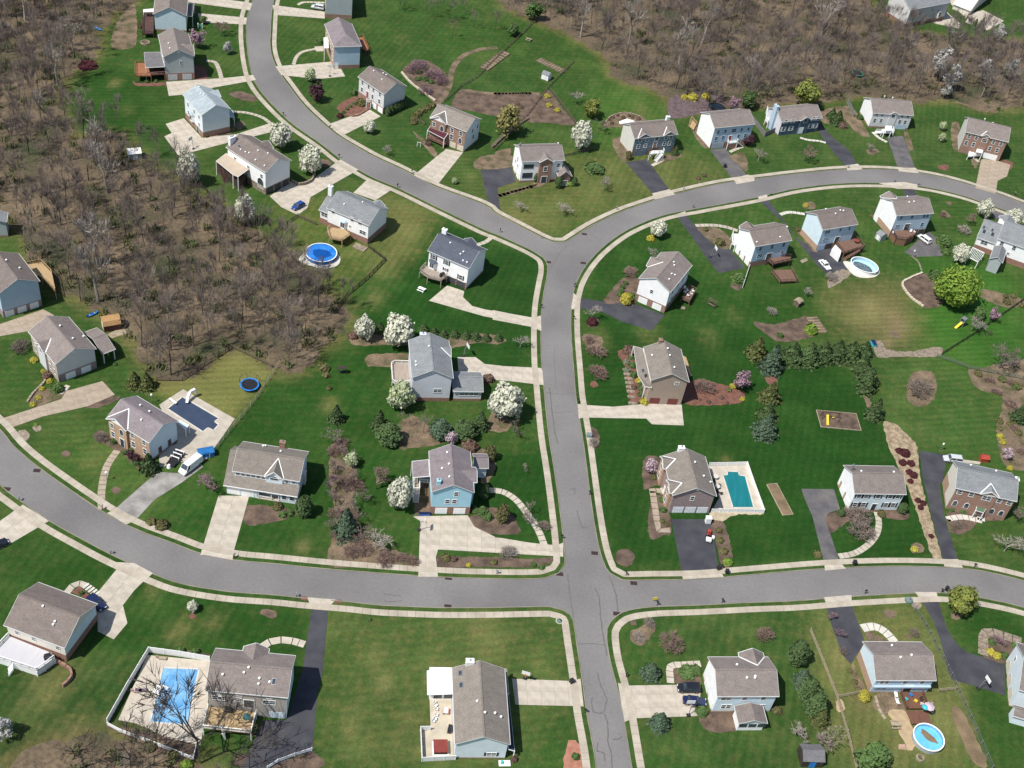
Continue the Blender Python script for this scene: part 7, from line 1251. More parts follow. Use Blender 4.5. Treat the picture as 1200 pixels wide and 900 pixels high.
# ------------------------------------------------------------------ vehicles
def paint(name, c): return mat(name, c, dim(c, .95), .8, .28, spec=.6)
def car(label, kind, color, r, fx, fy, bx, by):
    L_, W_, H_, belt, cab = {'sedan': (4.7, 1.85, 1.45, .92, (.30, .80, .40, .72)), 'suv': (4.7, 1.95, 1.75, 1.08, (.24, .97, .34, .94)), 'van': (5.9, 2.1, 2.2, 1.25, (.13, .99, .25, .985)), 'hatch': (4.3, 1.8, 1.5, .95, (.26, .95, .38, .88))}[kind]
    f, b_ = G(r, fx, fy), G(r, bx, by); c = (f + b_) / 2; d = f - b_; t = thing('parked_car' if kind != 'van' else 'parked_van', label, 'van' if kind == 'van' else 'car', (c.x, c.y, .055), math.atan2(d.y, d.x)); h2 = W_ / 2
    sec = [(0, .62, .86), (.03, .8, .93), (.14, belt * .9, .98), (cab[0], belt, 1), (.7, belt, 1), (cab[1], belt * .99, .99), (.97, belt * .95, .95), (1, belt * .75, .88)]; sec = sorted({round(s_[0], 3): s_ for s_ in sec}.values())
    mb = MB()
    for s_, z, w in sec: x = L_ / 2 - s_ * L_; q = h2 * w; mb.v += [(x, -q * .9, .3), (x, -q, .5), (x, -q, z * .86), (x, -q * .86, z), (x, q * .86, z), (x, q, z * .86), (x, q, .5), (x, q * .9, .3)]
    n = len(sec)
    for i in range(n - 1):
        for j in range(8): mb.f.append((i * 8 + j, i * 8 + (j + 1) % 8, (i + 1) * 8 + (j + 1) % 8, (i + 1) * 8 + j))
    mb.f += [tuple(range(7, -1, -1)), tuple((n - 1) * 8 + j for j in range(8))]; bd = mb.build('body', color, t)
    x = [L_ / 2 - s_ * L_ for s_ in cab]; tw = h2 * .76; g = MB().hexa([(x[1], -h2 * .88, belt - .03), (x[0], -h2 * .88, belt - .03), (x[0], h2 * .88, belt - .03), (x[1], h2 * .88, belt - .03)], [(x[3], -tw, H_ - .05), (x[2], -tw, H_ - .05), (x[2], tw, H_ - .05), (x[3], tw, H_ - .05)])
    g.build('windows', M_GLASS if kind != 'van' else M_GLASS, t); MB().hexa([(x[3] - .02, -tw - .02, H_ - .07), (x[2] + .02, -tw - .02, H_ - .07), (x[2] + .02, tw + .02, H_ - .07), (x[3] - .02, tw + .02, H_ - .07)], [(x[3] + .08, -tw * .9, H_ + .02), (x[2] - .1, -tw * .9, H_ + .02), (x[2] - .1, tw * .9, H_ + .02), (x[3] + .08, tw * .9, H_ + .02)]).build('roof', color, t)
    pl = MB()
    for sg in (-1, 1):
        pl.bar((x[0], sg * h2 * .88, belt - .02), (x[2], sg * tw, H_ - .05), .09); pl.bar((x[1], sg * h2 * .88, belt - .02), (x[3], sg * tw, H_ - .05), .12); xm = (x[0] + x[1]) / 2; pl.bar((xm, sg * h2 * .885, belt - .02), (xm, sg * tw * 1.01, H_ - .05), .09)
        if kind == 'van': pl.hexa(*[[(xa, sg * (h2 * .885 if z < 1.5 else tw * 1.02) + e, z) for xa, e in ((x[1] + .05, -.02), (x[0] - 1.1, -.02), (x[0] - 1.1, .02), (x[1] + .05, .02))] for z in (belt - .03, H_ - .06)])
    if kind == 'van': pl.hexa([(x[1] - .03, -h2 * .85, belt), (x[1] + .05, -h2 * .85, belt), (x[1] + .05, h2 * .85, belt), (x[1] - .03, h2 * .85, belt)], [(x[3] - .03, -tw, H_ - .06), (x[3] + .05, -tw, H_ - .06), (x[3] + .05, tw, H_ - .06), (x[3] - .03, tw, H_ - .06)])
    pl.build('pillars', color, t)
    for sx in (.31, -.31):
        for sg in (-1, 1):
            w = link('wheel', cached('wheel', lambda: (lambda m_: (m_.transform(Matrix.Rotation(PI / 2, 4, 'X')), m_)[1])(MB().cyl((0, 0), .33, -.11, .11, 16).mesh('wheel', M_TYRE))), t, (sx * L_, sg * (h2 - .1), .33)); link('rim', cached('rim', lambda: (lambda m_: (m_.transform(Matrix.Rotation(PI / 2, 4, 'X')), m_)[1])(MB().cyl((0, 0), .2, -.13, .13, 10).mesh('rim', M_METAL))), w)
    for sg in (-1, 1):
        link('headlight', cached('hl', lambda: MB().box(-.1, .04, -.2, .2, -.08, .08).mesh('headlight', M_TRIM)), t, (L_ / 2 - .06, sg * h2 * .62, .7)); link('tail_light', cached('tl', lambda: MB().box(-.04, .1, -.14, .14, -.1, .1).mesh('tail_light', M_RED)), t, (-L_ / 2 + .02, sg * h2 * .68, .82)); link('mirror', cached('mi', lambda: MB().box(-.08, .08, -.1, .1, -.07, .07).mesh('mirror', M_BLACK)), t, (x[0] - .25, sg * (h2 + .06), belt + .03))
    return t
P_BLUE, P_WHITE, P_SILV, P_NAVY, P_BLK = paint('car_blue', (.02, .06, .22)), paint('car_white', (.75, .75, .74)), paint('car_silver', (.5, .52, .54)), paint('car_navy', (.012, .02, .07)), paint('car_black', (.012, .014, .02))
car('dark blue hatchback parked at the end of the concrete drive above the blue pool yard', 'hatch', P_BLUE, 6, 155, 103, 215, 72); car('silver car parked by the grey house at the top edge', 'suv', P_SILV, 2, 243, 34, 300, 44); car('white saloon car on the asphalt below the pale blue house by the oval pool', 'sedan', P_WHITE, 8, 345, 370, 300, 322); car('white car on the black pad below the round ended deck', 'suv', P_WHITE, 8, 735, 216, 782, 250)
car('long white van parked on the gravel drive', 'van', P_WHITE, 9, 795, 440, 882, 372); car('black sports utility car on the concrete drive, upper of two', 'suv', P_BLK, 15, 800, 556, 898, 558); car('navy blue saloon on the concrete drive, lower of two', 'sedan', P_NAVY, 15, 915, 618, 832, 608); car('silver car half hidden behind the grey roofed brick house', 'suv', P_SILV, 12, 850, 372, 915, 380); car('dark blue car in the shade by the left edge house', 'sedan', P_NAVY, 13, 440, 195, 410, 165); car('dark car on the concrete drive at the left edge', 'sedan', P_BLK, 9, 14, 742, -40, 768)
# trailer with cross bars, lawn tractor, canoes
p = G(9, 772, 372); q = G(9, 800, 338); t = thing('boat_trailer', 'dark trailer with white cross bars in the shade beside the white van', 'trailer', (p.x, p.y, 0), math.atan2(q.y - p.y, q.x - p.x)); MB().box(-2.4, 2.4, -1.0, -.85, .5, .65).box(-2.4, 2.4, .85, 1.0, .5, .65).box(-2.4, 2.4, -.85, .85, .48, .56).build('frame', M_BLACK, t)
for x in (-.2, .9, 1.9): MB().box(x - .12, x + .12, -1.1, 1.1, 1.25, 1.35).box(x - .05, x + .05, -1.0, -.9, .65, 1.25).box(x - .05, x + .05, .9, 1.0, .65, 1.25).build('cross_bar', M_WHITE, t)
for sg in (-1, 1): link('wheel', cached('wheel', None), t, (-.3, sg * 1.12, .33))
MB().cyl((-2.6, .1), .55, .1, .9, 12, .3).build('white_tank', M_WHITE, t)
p = G(11, 938, 705); t = thing('lawn_tractor', 'red and white lawn tractor at the edge of the asphalt drive', 'tractor', (p.x, p.y, .03), 1.5); MB().box(.1, 1.2, -.4, .4, .45, 1.0).build('bonnet', M_RED, t); MB().box(-1.0, .1, -.5, .5, .4, .6).build('mudguard', M_RED, t); MB().box(-.8, -.3, -.3, .3, .6, .85).box(-.9, -.75, -.3, .3, .85, 1.3).build('seat', M_BLACK, t); MB().bar((.15, 0, 1.0), (-.1, 0, 1.35), .06).ring((-.12, 0), .15, .2, 1.33, 1.38, 12).build('steering_wheel', M_BLACK, t); MB().box(-2.3, -1.2, -.6, .6, .5, .95).build('cart', M_WHITE, t); MB().box(-1.0, -.2, -1.3, -.7, .3, .7).build('side_bag', M_TRIM, t)
for x, y, s_ in ((.85, .45, .8), (.85, -.45, .8), (-.6, .55, 1.2), (-.6, -.55, 1.2), (-1.8, .65, .8), (-1.8, -.65, .8)): link('wheel', cached('wheel', None), t, (x, y, .33 * s_), 0, (s_, s_, s_))
def canoe(label, r, x0, y0, x1, y1, m, w=.45):
    a, b_ = G(r, x0, y0), G(r, x1, y1); L_ = (b_ - a).length / 2; c = (a + b_) / 2; t = thing('canoe', label, 'boat', (c.x, c.y, .02), math.atan2(b_.y - a.y, b_.x - a.x)); mb = MB(); n = 10
    for i in range(n + 1): s_ = -1 + 2 * i / n; k = w * math.sqrt(max(0, 1 - s_ * s_)) + .01; mb.v += [(s_ * L_, -k, .45), (s_ * L_ * .9, -k * .6, .05), (s_ * L_ * .9, k * .6, .05), (s_ * L_, k, .45)]
    for i in range(n):
        for j in range(3): mb.f.append((4 * i + j, 4 * i + j + 1, 4 * i + j + 5, 4 * i + j + 4))
    mb.build('hull', m, t)
    for k in (-.4, .4): MB().box(L_ * k - .12, L_ * k + .12, -w * .8, w * .8, .36, .42).build('thwart', M_TIMBL, t)
canoe('bright blue canoe lying at the wood edge by the barn shed', 5, 380, 572, 432, 548, M_BLUE); canoe('blue canoe lying in the grass at the upper left wood', 1, 415, 122, 445, 138, M_BLUE)
# ------------------------------------------------------------------ yard furniture and play things
def item(name, label, cat, r, x, y, parts, rz=0.0, z=0.0, group=None):
    """parts: (name, material, [shape...]); a shape is ('b', x0,x1,y0,y1,z0,z1), ('c', x,y,r,z0,z1), ('l', p, q, w) or ('r', x,y,r0,r1,z0,z1)"""
    p = G(r, x, y, z); t = thing(name, label, cat, (p.x, p.y, z), rz, group)
    for nm, m, sh in parts:
        mb = MB()
        for s_ in sh:
            if s_[0] == 'b': mb.box(*s_[1:])
            elif s_[0] == 'c': mb.cyl(s_[1:3], s_[3], s_[4], s_[5], 14)
            elif s_[0] == 'l': mb.bar(*s_[1:])
            elif s_[0] == 'r': mb.ring(s_[1:3], *s_[3:], n=22)
            elif s_[0] == 'h': mb.hexa(*s_[1:])
            elif s_[0] == 'p': mb.plate(*s_[1:])
        mb.build(nm, m, t)
    return t
def gabled(w, d, h, r_): return [('p', [(-w / 2 - .12, -d / 2 - .15, h), (w / 2 + .12, -d / 2 - .15, h), (w / 2 + .12, 0, h + r_), (-w / 2 - .12, 0, h + r_)], .08), ('p', [(w / 2 + .12, d / 2 + .15, h), (-w / 2 - .12, d / 2 + .15, h), (-w / 2 - .12, 0, h + r_), (w / 2 + .12, 0, h + r_)], .08)]
def gwall(w, d, h, r_): return [('b', -w / 2, w / 2, -d / 2, d / 2, 0, h), ('h', [(-w / 2, -d / 2, h), (w / 2, -d / 2, h), (w / 2, d / 2, h), (-w / 2, d / 2, h)], [(-w / 2, -.05, h + r_ - .1), (w / 2, -.05, h + r_ - .1), (w / 2, .05, h + r_ - .1), (-w / 2, .05, h + r_ - .1)])]
def shed(label, r, x, y, w, d, h, rz, wm, rm, dm=M_TRIM): return item('garden_shed', label, 'shed', r, x, y, [('wall', wm, gwall(w, d, h, d * .3)), ('roof', rm, gabled(w, d, h, d * .3)), ('door', dm, [('b', -.6, .6, -d / 2 - .05, -d / 2, .1, 1.8)])], rz)
shed('white shed with a white roof at the edge of the left wood', 1, 592, 690, 3.6, 3.0, 2.1, .5, mat('shed_grey', (.4, .42, .44)), M_WHITE); shed('small white shed with a grey roof by the timber fence', 3, 225, 345, 2.6, 2.6, 2.0, -.4, W_WHITE, R_GREY); shed('small grey shed behind the house with the round ended deck', 8, 567, 225, 2.2, 2.6, 2.0, -.9, W_GREY, R_GREY)
shed('dark shed among the bare trees at the bottom edge', 16, 255, 860, 4.2, 3.6, 2.2, .15, M_TIMBD, R_DKGR, M_BLUE); shed('low blue tarpaulin covered shed beside the white van', 9, 905, 350, 3.4, 1.8, 1.5, .5, M_BLUE, mat('blue_tarp', S(40, 130, 200), S(30, 112, 180), 1, .5), M_BLUE)
shed('wooden playhouse on the lawn above the mulch bed', 8, 203, 515, 2.0, 1.8, 1.6, .9, M_TIMB, M_TIMBL, M_TIMBD)
p = G(5, 490, 612); t = thing('barn_shed', 'tan roofed barn shed with maroon side at the edge of the left wood', 'shed', (p.x, p.y, 0), .55); MB().box(-2.0, 2.0, -1.5, 1.5, 0, 2.0).build('wall', mat('maroon_boards', (.14, .05, .05)), t); MB().box(-2.06, -1.98, -1.55, 1.55, 0, 2.4).build('front_wall', M_TIMBL, t); MB().box(-2.12, -2.05, -.7, .7, .1, 1.9).build('door', M_WHITE, t); mb = MB(); g_ = [(-1.75, 1.95), (-1.15, 3.0), (0, 3.5), (1.15, 3.0), (1.75, 1.95)]
for a, b_ in zip(g_, g_[1:]): mb.plate([(-2.2, a[0], a[1]), (2.2, a[0], a[1]), (2.2, b_[0], b_[1]), (-2.2, b_[0], b_[1])], .1)
mb.build('roof', mat('tan_shingles', S(206, 164, 112), S(186, 146, 98), 2), t); sheet('patio', P(5, '470,645 540,612 560,640 492,662'), .05, M_TIMBL)
def tramp(label, r, x, y, rad, ring, net=False, sx=1.0):
    u, v = T(r, x, y); R = rad / 3.75 / ppm(u, v); pr = [('mat', M_BLACK, [('c', 0, 0, R * .86, .78, .82)]), ('pad', ring, [('r', 0, 0, R * .84, R, .76, .86)]), ('leg', M_METAL, [('l', (R * .9 * math.cos(a), R * .9 * math.sin(a), 0), (R * .9 * math.cos(a), R * .9 * math.sin(a), .78), .06) for a in (.4, 1.4, 2.5, 3.5, 4.6, 5.6)])]
    if net: pr.append(('net_pole', M_BLACK, [('l', (R * math.cos(a), R * math.sin(a), .8), (R * 1.05 * math.cos(a), R * 1.05 * math.sin(a), 2.4), .06) for a in (0, 1.05, 2.1, 3.14, 4.19, 5.24)] + [('r', 0, 0, R * 1.03, R * 1.06, 2.36, 2.41)]))
    item('trampoline', label, 'trampoline', r, x, y, pr)
tramp('trampoline with a green rim in the scrub at the upper right', 4, 466, 330, 26, mat('green_pad', (.03, .22, .13))); tramp('blue rimmed trampoline with net poles on the dry lawn', 9, 1097, 50, 42, M_BLUE, True); tramp('black trampoline in the upper right wood edge', 3, 875, 300, 30, M_BLACK)
wood = lambda nm, sh, m=M_TIMB: (nm, m, sh)
item('play_slide', 'grey play tower with a yellow slide by the fence corner', 'slide', 8, 925, 605, [('tower', M_METAL, [('b', -.6, .6, -.6, .6, 1.2, 1.35)] + [('l', (a, b_, 0), (a, b_, 2.6), .12) for a in (-.6, .6) for b_ in (-.6, .6)] + [('b', -.7, .7, -.7, .7, 2.5, 2.75)]), ('slide', M_YELL, [('h', [(-.6, -.35, 1.25), (-.6, .35, 1.25), (-3.0, .35, .1), (-3.0, -.35, .1)], [(-.6, -.35, 1.4), (-.6, .35, 1.4), (-3.0, .35, .25), (-3.0, -.35, .25)])]), ('wall', M_NAVYP if 'M_NAVYP' in globals() else P_NAVY, [('b', -.6, .6, .62, .68, 1.35, 2.3)])], .75)
item('swing_set', 'timber swing set with a yellow slide in the mulch rectangle', 'swing set', 12, 345, 190, [wood('beam', [('l', (-2.2, 0, 2.2), (2.2, 0, 2.2), .14)] + [('l', (s_ * 2.2, 0, 2.2), (s_ * 2.2, e, 0), .1) for s_ in (-1, 1) for e in (-1, 1)], M_TIMBD), ('swing', M_YELL, [('l', (.6, 0, 2.2), (.6, 0, .6), .03), ('l', (1.0, 0, 2.2), (1.0, 0, .6), .03), ('b', .55, 1.05, -.15, .15, .55, .6)]), ('slide', M_YELL, [('h', [(-1.3, -.3, 1.5), (-.7, -.3, 1.5), (-.7, -2.6, .1), (-1.3, -2.6, .1)], [(-1.3, -.3, 1.65), (-.7, -.3, 1.65), (-.7, -2.6, .25), (-1.3, -2.6, .25)])])], .1)
item('swing_bench', 'wooden arbour frame on the lawn beside the white gable ended house', 'arbour', 7, 950, 520, [wood('frame', [('l', (s_ * 1.2, e, 0), (s_ * 1.2, e, 2.0), .12) for s_ in (-1, 1) for e in (-.5, .5)] + [('l', (-1.4, e, 2.0), (1.4, e, 2.0), .12) for e in (-.5, 0, .5)], M_TIMB), wood('seat', [('b', -1.0, 1.0, -.3, .3, .45, .52)])], -.6)
def bench(label, r, x, y, rz, m): item('picnic_bench', label, 'bench', r, x, y, [('table_top', m, [('b', -1.0, 1.0, -.4, .4, .72, .78)]), ('seat', m, [('b', -1.0, 1.0, .65, .95, .42, .47)]), ('seat', m, [('b', -1.0, 1.0, -.95, -.65, .42, .47)]), ('frame', m, [('l', (s_ * .7, -.9, .4), (s_ * .7, .9, .4), .08) for s_ in (-1, 1)] + [('l', (s_ * .7, e * .8, 0), (s_ * .7, e * .2, .72), .09) for s_ in (-1, 1) for e in (-1, 1)])], rz)
bench('white picnic bench on the lush lawn below the grey deck', 6, 727, 452, -.35, M_WHITE); bench('timber picnic bench below the sand patio at lower right', 16, 632, 715, .15, M_TIMBL); bench('small wooden bench on the top lawn by the timber fence', 3, 148, 178, -.3, M_TIMBL)
item('garden_swing', 'dark garden swing on the lawn left of the lavender grey house', 'swing', 6, 378, 815, [wood('frame', [('l', (s_ * .9, e * .6, 0), (s_ * .9, 0, 1.9), .08) for s_ in (-1, 1) for e in (-1, 1)] + [('b', -1, 1, -.6, .6, 1.85, 1.93)], M_TIMBD), ('seat', M_BLACK, [('b', -.7, .7, -.25, .25, .5, .56)])], .3)
item('storage_box', 'teal box beside the bare patch at the end of the conifer row', 'box', 8, 536, 690, [('box', M_TEAL, [('b', -.5, .5, -1.0, 1.0, 0, .9)]), ('lid', P_NAVY, [('b', -.55, .55, -1.05, 1.05, .9, 1.0)])], .3)
item('sandbox', 'timber edged mulch rectangle under the swing set', 'play area', 12, 385, 198, [('mulch', M_MULCH, [('b', -5.2, 5.2, -3.0, 3.0, 0, .1)])] + [('edging', M_TIMBL, [s_]) for s_ in (('b', -5.3, 5.3, -3.15, -3.0, 0, .2), ('b', -5.3, 5.3, 3.0, 3.15, 0, .2), ('b', -5.35, -5.2, -3, 3, 0, .2), ('b', 5.2, 5.35, -3, 3, 0, .2))], .12)
item('bocce_court', 'long narrow brown strip with timber edging beside the teal pool', 'court', 12, 126, 545, [('surface', M_DIRT, [('b', -1.25, 1.25, -4.8, 4.8, 0, .1)])] + [('edging', M_TIMBL, [s_]) for s_ in (('b', -1.4, 1.4, -4.95, -4.8, 0, .2), ('b', -1.4, 1.4, 4.8, 4.95, 0, .2), ('b', -1.4, -1.25, -4.8, 4.8, 0, .2), ('b', 1.25, 1.4, -4.8, 4.8, 0, .2))], .36)
def garden_bed(label, r, a, b_, w, n):
    p, q = G(r, *a), G(r, *b_); c = (p + q) / 2; L_ = (q - p).length; t = thing('garden_bed', label, 'garden bed', (c.x, c.y, 0), math.atan2(q.y - p.y, q.x - p.x)); MB().box(-L_ / 2, L_ / 2, -w / 2, w / 2, 0, .12).build('soil', M_TANB, t)
    for k in range(n): o = MB().box(-.12, .12, -w / 2, w / 2, .1, .24).build('plank', M_TIMBL, t); o.location = (-L_ / 2 + L_ * (k + .5) / n, 0, 0)
    for s_ in (-1, 1): MB().box(-L_ / 2, L_ / 2, s_ * w / 2 - .1, s_ * w / 2 + .1, 0, .3).build('edging', M_TIMB, t)
garden_bed('planked garden bed beside the boardwalk below the upper left fence', 2, (1000, 305), (1100, 230), 3.4, 9); garden_bed('planked garden bed beside the small white shed', 3, (190, 262), (305, 318), 3.2, 10); garden_bed('timber steps at the end of the lower mulch bed', 8, (262, 568), (310, 640), 3.6, 6)
# patio and deck furniture
def chair(label, r, x, y, rz, m, z, group): item('patio_chair', label, 'chair', r, x, y, [('seat', m, [('b', -.3, .3, -.3, .3, .38, .46)]), ('backrest', m, [('b', -.34, -.28, -.3, .3, .46, .98)]), ('leg', m, [('l', (a, b_, 0), (a, b_, .4), .05) for a in (-.27, .27) for b_ in (-.27, .27)])], rz, z, group)
sheet('patio', P(14, '762,590 860,580 872,860 728,862 722,740 768,735'), .1, mat('beige_patio', S(218, 206, 184), S(200, 188, 166), .5, .9, fine=.06))
for k, (x, y) in enumerate(((785, 615), (790, 628), (793, 645), (793, 670), (787, 688), (780, 697))): chair('white patio chair along the outer patio edge, ' + ('topmost', 'second', 'third', 'fourth', 'fifth', 'lowest')[k] + ' of six', 14, x, y, rnd.uniform(-.4, .4), M_WHITE, .1, 'white patio chairs')
item('hot_tub', 'hot tub with a red brown cover behind the lattice screen', 'hot tub', 14, 810, 815, [('shell', M_TIMBD, [('b', -1.25, 1.25, -1.25, 1.25, 0, .85)]), ('cover', mat('red_brown_cover', S(150, 72, 62), S(136, 62, 54), .8, .6), [('b', -1.35, 1.35, -1.35, 1.35, .85, 1.02)]), ('trim', M_WHITE, [('b', -1.5, 1.5, -1.5, 1.5, 0, .08)])], .2, .1)
item('patio_table', 'white topped table with red frame on the patio', 'table', 14, 833, 656, [('top', M_WHITE, [('b', -.45, .45, -.6, .6, .7, .76)]), ('frame', M_RED, [('b', -.55, -.45, -.65, .65, .4, .76), ('b', .45, .55, -.65, .65, .4, .76)]), ('leg', M_RED, [('l', (a, b_, 0), (a, b_, .7), .06) for a in (-.4, .4) for b_ in (-.5, .5)])], .1, .1)
def grill(label, r, x, y, z, rz=0.0): item('barbecue_grill', label, 'grill', r, x, y, [('hood', M_BLACK, [('b', -.6, .6, -.35, .35, .8, 1.2)]), ('cart', M_BLACK, [('b', -.75, .75, -.32, .32, .1, .8)]), ('handle', M_METAL, [('l', (-.5, -.42, 1.0), (.5, -.42, 1.0), .05)])], rz, z)
grill('black covered grill on the patio by the house wall', 14, 850, 735, .1, 1.5); grill('black grill on the cream deck beside the taupe house', 13, 1005, 652, 2.3); grill('black grill on the grey deck of the shuttered house', 6, 818, 390, 2.4, .8); grill('dark grill at the rail of the white left edge deck', 13, 212, 418, 1.8, .6)
item('utility_pad', 'white pad with a meter box at the corner of the long low house', 'pad', 14, 1092, 880, [('pad', M_WHITE, [('b', -1.1, 1.1, -.6, .6, 0, .12)]), ('box', M_TEAL, [('b', -.7, -.3, -.2, .3, .12, .6)])], .2)
def lounger(label, r, x, y, rz, m, z=.14): item('lounger', label, 'lounger', r, x, y, [('seat', m, [('b', -.3, 1.1, -.33, .33, .3, .4)]), ('backrest', m, [('h', [(-.3, -.33, .3), (-.3, .33, .3), (-.9, .33, .75), (-.9, -.33, .75)], [(-.3, -.33, .4), (-.3, .33, .4), (-.92, .33, .85), (-.92, -.33, .85)])]), ('leg', m, [('l', (a, b_, 0), (a, b_, .3), .06) for a in (-.2, 1.0) for b_ in (-.28, .28)])], rz, z)
lounger('pale pink lounger beside the left fence of the blue pool', 13, 598, 565, .3, mat('pale_pink', S(232, 200, 190))); lounger('mauve lounger next to the pink one by the blue pool', 13, 618, 562, .3, mat('mauve_seat', S(150, 130, 150))); lounger('cream lounger at the top fence of the blue pool', 13, 707, 420, .1, M_TIMBL)
item('pool_float', 'white crumpled float at the edge of the blue pool', 'float', 13, 695, 555, [('float', M_WHITE, [('b', -.6, .6, -1.1, 1.1, .05, .35)]), ('float_arm', M_WHITE, [('b', .3, 1.6, .7, 1.1, .1, .4), ('b', .4, 1.0, -1.3, -.9, .1, .4)])], -.3, .14)
item('pool_slide', 'white curved slide at the far end of the navy covered pool', 'slide', 9, 842, 100, [('chute', M_WHITE, [('l', (0, 1.2, 2.0), (-.3, 0, 1.9), .6), ('l', (-.3, 0, 1.9), (.1, -1.2, 1.1), .6), ('l', (.1, -1.2, 1.1), (.6, -2.0, .3), .6)]), ('ladder', M_WHITE, [('l', (-.3, 1.5, 0), (-.3, 1.2, 2.4), .07), ('l', (.3, 1.5, 0), (.3, 1.2, 2.4), .07)] + [('l', (-.3, 1.45 - .06 * k, .4 * k), (.3, 1.45 - .06 * k, .4 * k), .06) for k in range(1, 6)])], -.5, .14)
item('diving_board', 'white diving board at the left end of the navy covered pool', 'board', 9, 760, 118, [('plank', M_WHITE, [('b', -1.2, 1.2, -.25, .25, .5, .58)]), ('stand', M_METAL, [('b', -1.1, -.6, -.2, .2, 0, .5)])], -.55, .14)
for k, (x, y) in enumerate(((968, 452), (975, 495))): item('patio_table', ('round white table on the teal pool deck, farther from the garage', 'round white table on the teal pool deck, nearer the garage')[k], 'table', 11, x, y, [('top', M_WALK2, [('c', 0, 0, .7, .7, .75)]), ('leg', M_METAL, [('c', 0, 0, .06, 0, .7)])], 0, .14, 'tables on the teal pool deck')
for k, (x, y) in enumerate(((962, 470), (985, 485), (978, 515), (992, 522))): chair('dark chair on the teal pool deck, ' + ('topmost', 'second', 'third', 'lowest')[k] + ' of four', 11, x, y, rnd.uniform(0, 6), M_BLACK, .14, 'dark chairs by the teal pool')
item('garden_cabinet', 'white cabinet at the garage corner of the mauve brick house', 'cabinet', 11, 934, 645, [('box', M_WHITE, [('b', -.6, .6, -.5, .5, 0, 1.6)]), ('lid', M_TRIM, [('b', -.68, .68, -.58, .58, 1.6, 1.7)])], .2)
def parasol(label, r, x, y, m, z, R=1.3): item('parasol', label, 'parasol', r, x, y, [('pole', M_METAL, [('c', 0, 0, .04, 0, 2.4)]), ('canopy', m, [('p', [(R * math.cos(a), R * math.sin(a), 1.9), (R * math.cos(a + PI / 4), R * math.sin(a + PI / 4), 1.9), (0, 0, 2.4)], .02) for a in [PI / 4 * k for k in range(8)]])], 0, z)
parasol('closed teal parasol folded on the cream deck', 13, 1085, 700, mat('dark_teal', (.05, .13, .13)), 2.3, .8); parasol('pink parasol on the cluttered deck', 16, 770, 652, M_PINK, .8, 1.1); parasol('turquoise toy parasol beside the pink one', 16, 752, 655, M_TEAL, .8, .7)
for k, (x, y, m, lb) in enumerate(((702, 582, M_BLUE, 'blue toy chair on the cluttered deck'), (722, 608, M_YELL, 'yellow toy table on the cluttered deck'), (748, 600, M_TIMBD, 'dark bench on the cluttered deck'), (680, 600, M_TEAL, 'teal pot by the left rail of the cluttered deck'), (750, 622, M_WALK2, 'cream stool on the cluttered deck'), (792, 618, M_TIMBL, 'cream ball shaped pot right of the cluttered deck'), (795, 658, M_TIMBL, 'second cream pot below the first, right of the cluttered deck'))): item('deck_toy', lb, 'toy', 16, x, y, [('seat', m, [('b', -.35, .35, -.3, .3, .25, .4)]), ('back', m, [('b', -.35, .35, .25, .32, .4, .8)]), ('leg', m, [('b', -.3, -.22, -.25, .25, 0, .25), ('b', .22, .3, -.25, .25, 0, .25)])], rnd.uniform(0, 3), .8 if x < 780 else 0)
lounger('white lounger by the stair wall of the cluttered deck, upper', 16, 637, 590, 1.6, M_WHITE, .05); lounger('white lounger by the stair wall of the cluttered deck, lower', 16, 642, 612, 1.7, M_WHITE, .05)
item('fire_pit', 'round stone fire ring below the round pool at lower right', 'fire pit', 16, 742, 858, [('stone_ring', M_STONE, [('r', 0, 0, .5, .85, 0, .4)])]); item('boulder', 'pale pink boulder on the lawn below the timber bench', 'boulder', 16, 665, 808, [('boulder', mat('pink_stone', S(212, 176, 156)), [('h', [(-.8, -.6, 0), (.8, -.5, 0), (.7, .6, 0), (-.7, .5, 0)], [(-.4, -.3, .6), (.45, -.25, .55), (.4, .35, .6), (-.4, .3, .5)])])]); item('fire_pit', 'round stone ring on the lawn beside the maroon deck', 'fire pit', 1, 638, 188, [('stone_ring', M_STONE, [('r', 0, 0, 1.2, 1.6, 0, .3)])])
for r, x, y, z, lb in ((3, 0, 0, 0, ''),): pass
for k, (x, y) in enumerate(((835, 462), (845, 455), (862, 470), (870, 458), (848, 478), (832, 445))): chair('white deck chair beside the gable ended house, place %s' % ('one', 'two', 'three', 'four', 'five', 'six')[k] if False else 'white deck chair on the deck of the gable ended house', 7, x, y, rnd.uniform(0, 6), M_WHITE, 1.4, 'white chairs on the brown deck')
for k, (x, y) in enumerate(((625, 205), (688, 180), (700, 198), (718, 202))): chair('white deck chair on the round ended deck', 8, x, y - 3, rnd.uniform(0, 6), M_WHITE, 2.2, 'white chairs on the round ended deck')
item('patio_table', 'red brown table on the deck beside the oval pool', 'table', 8, 462, 240, [('top', mat('red_brown_top', S(150, 80, 66)), [('c', 0, 0, .9, .7, .76)]), ('leg', M_METAL, [('c', 0, 0, .06, 0, .7)])], 0, 2.0)
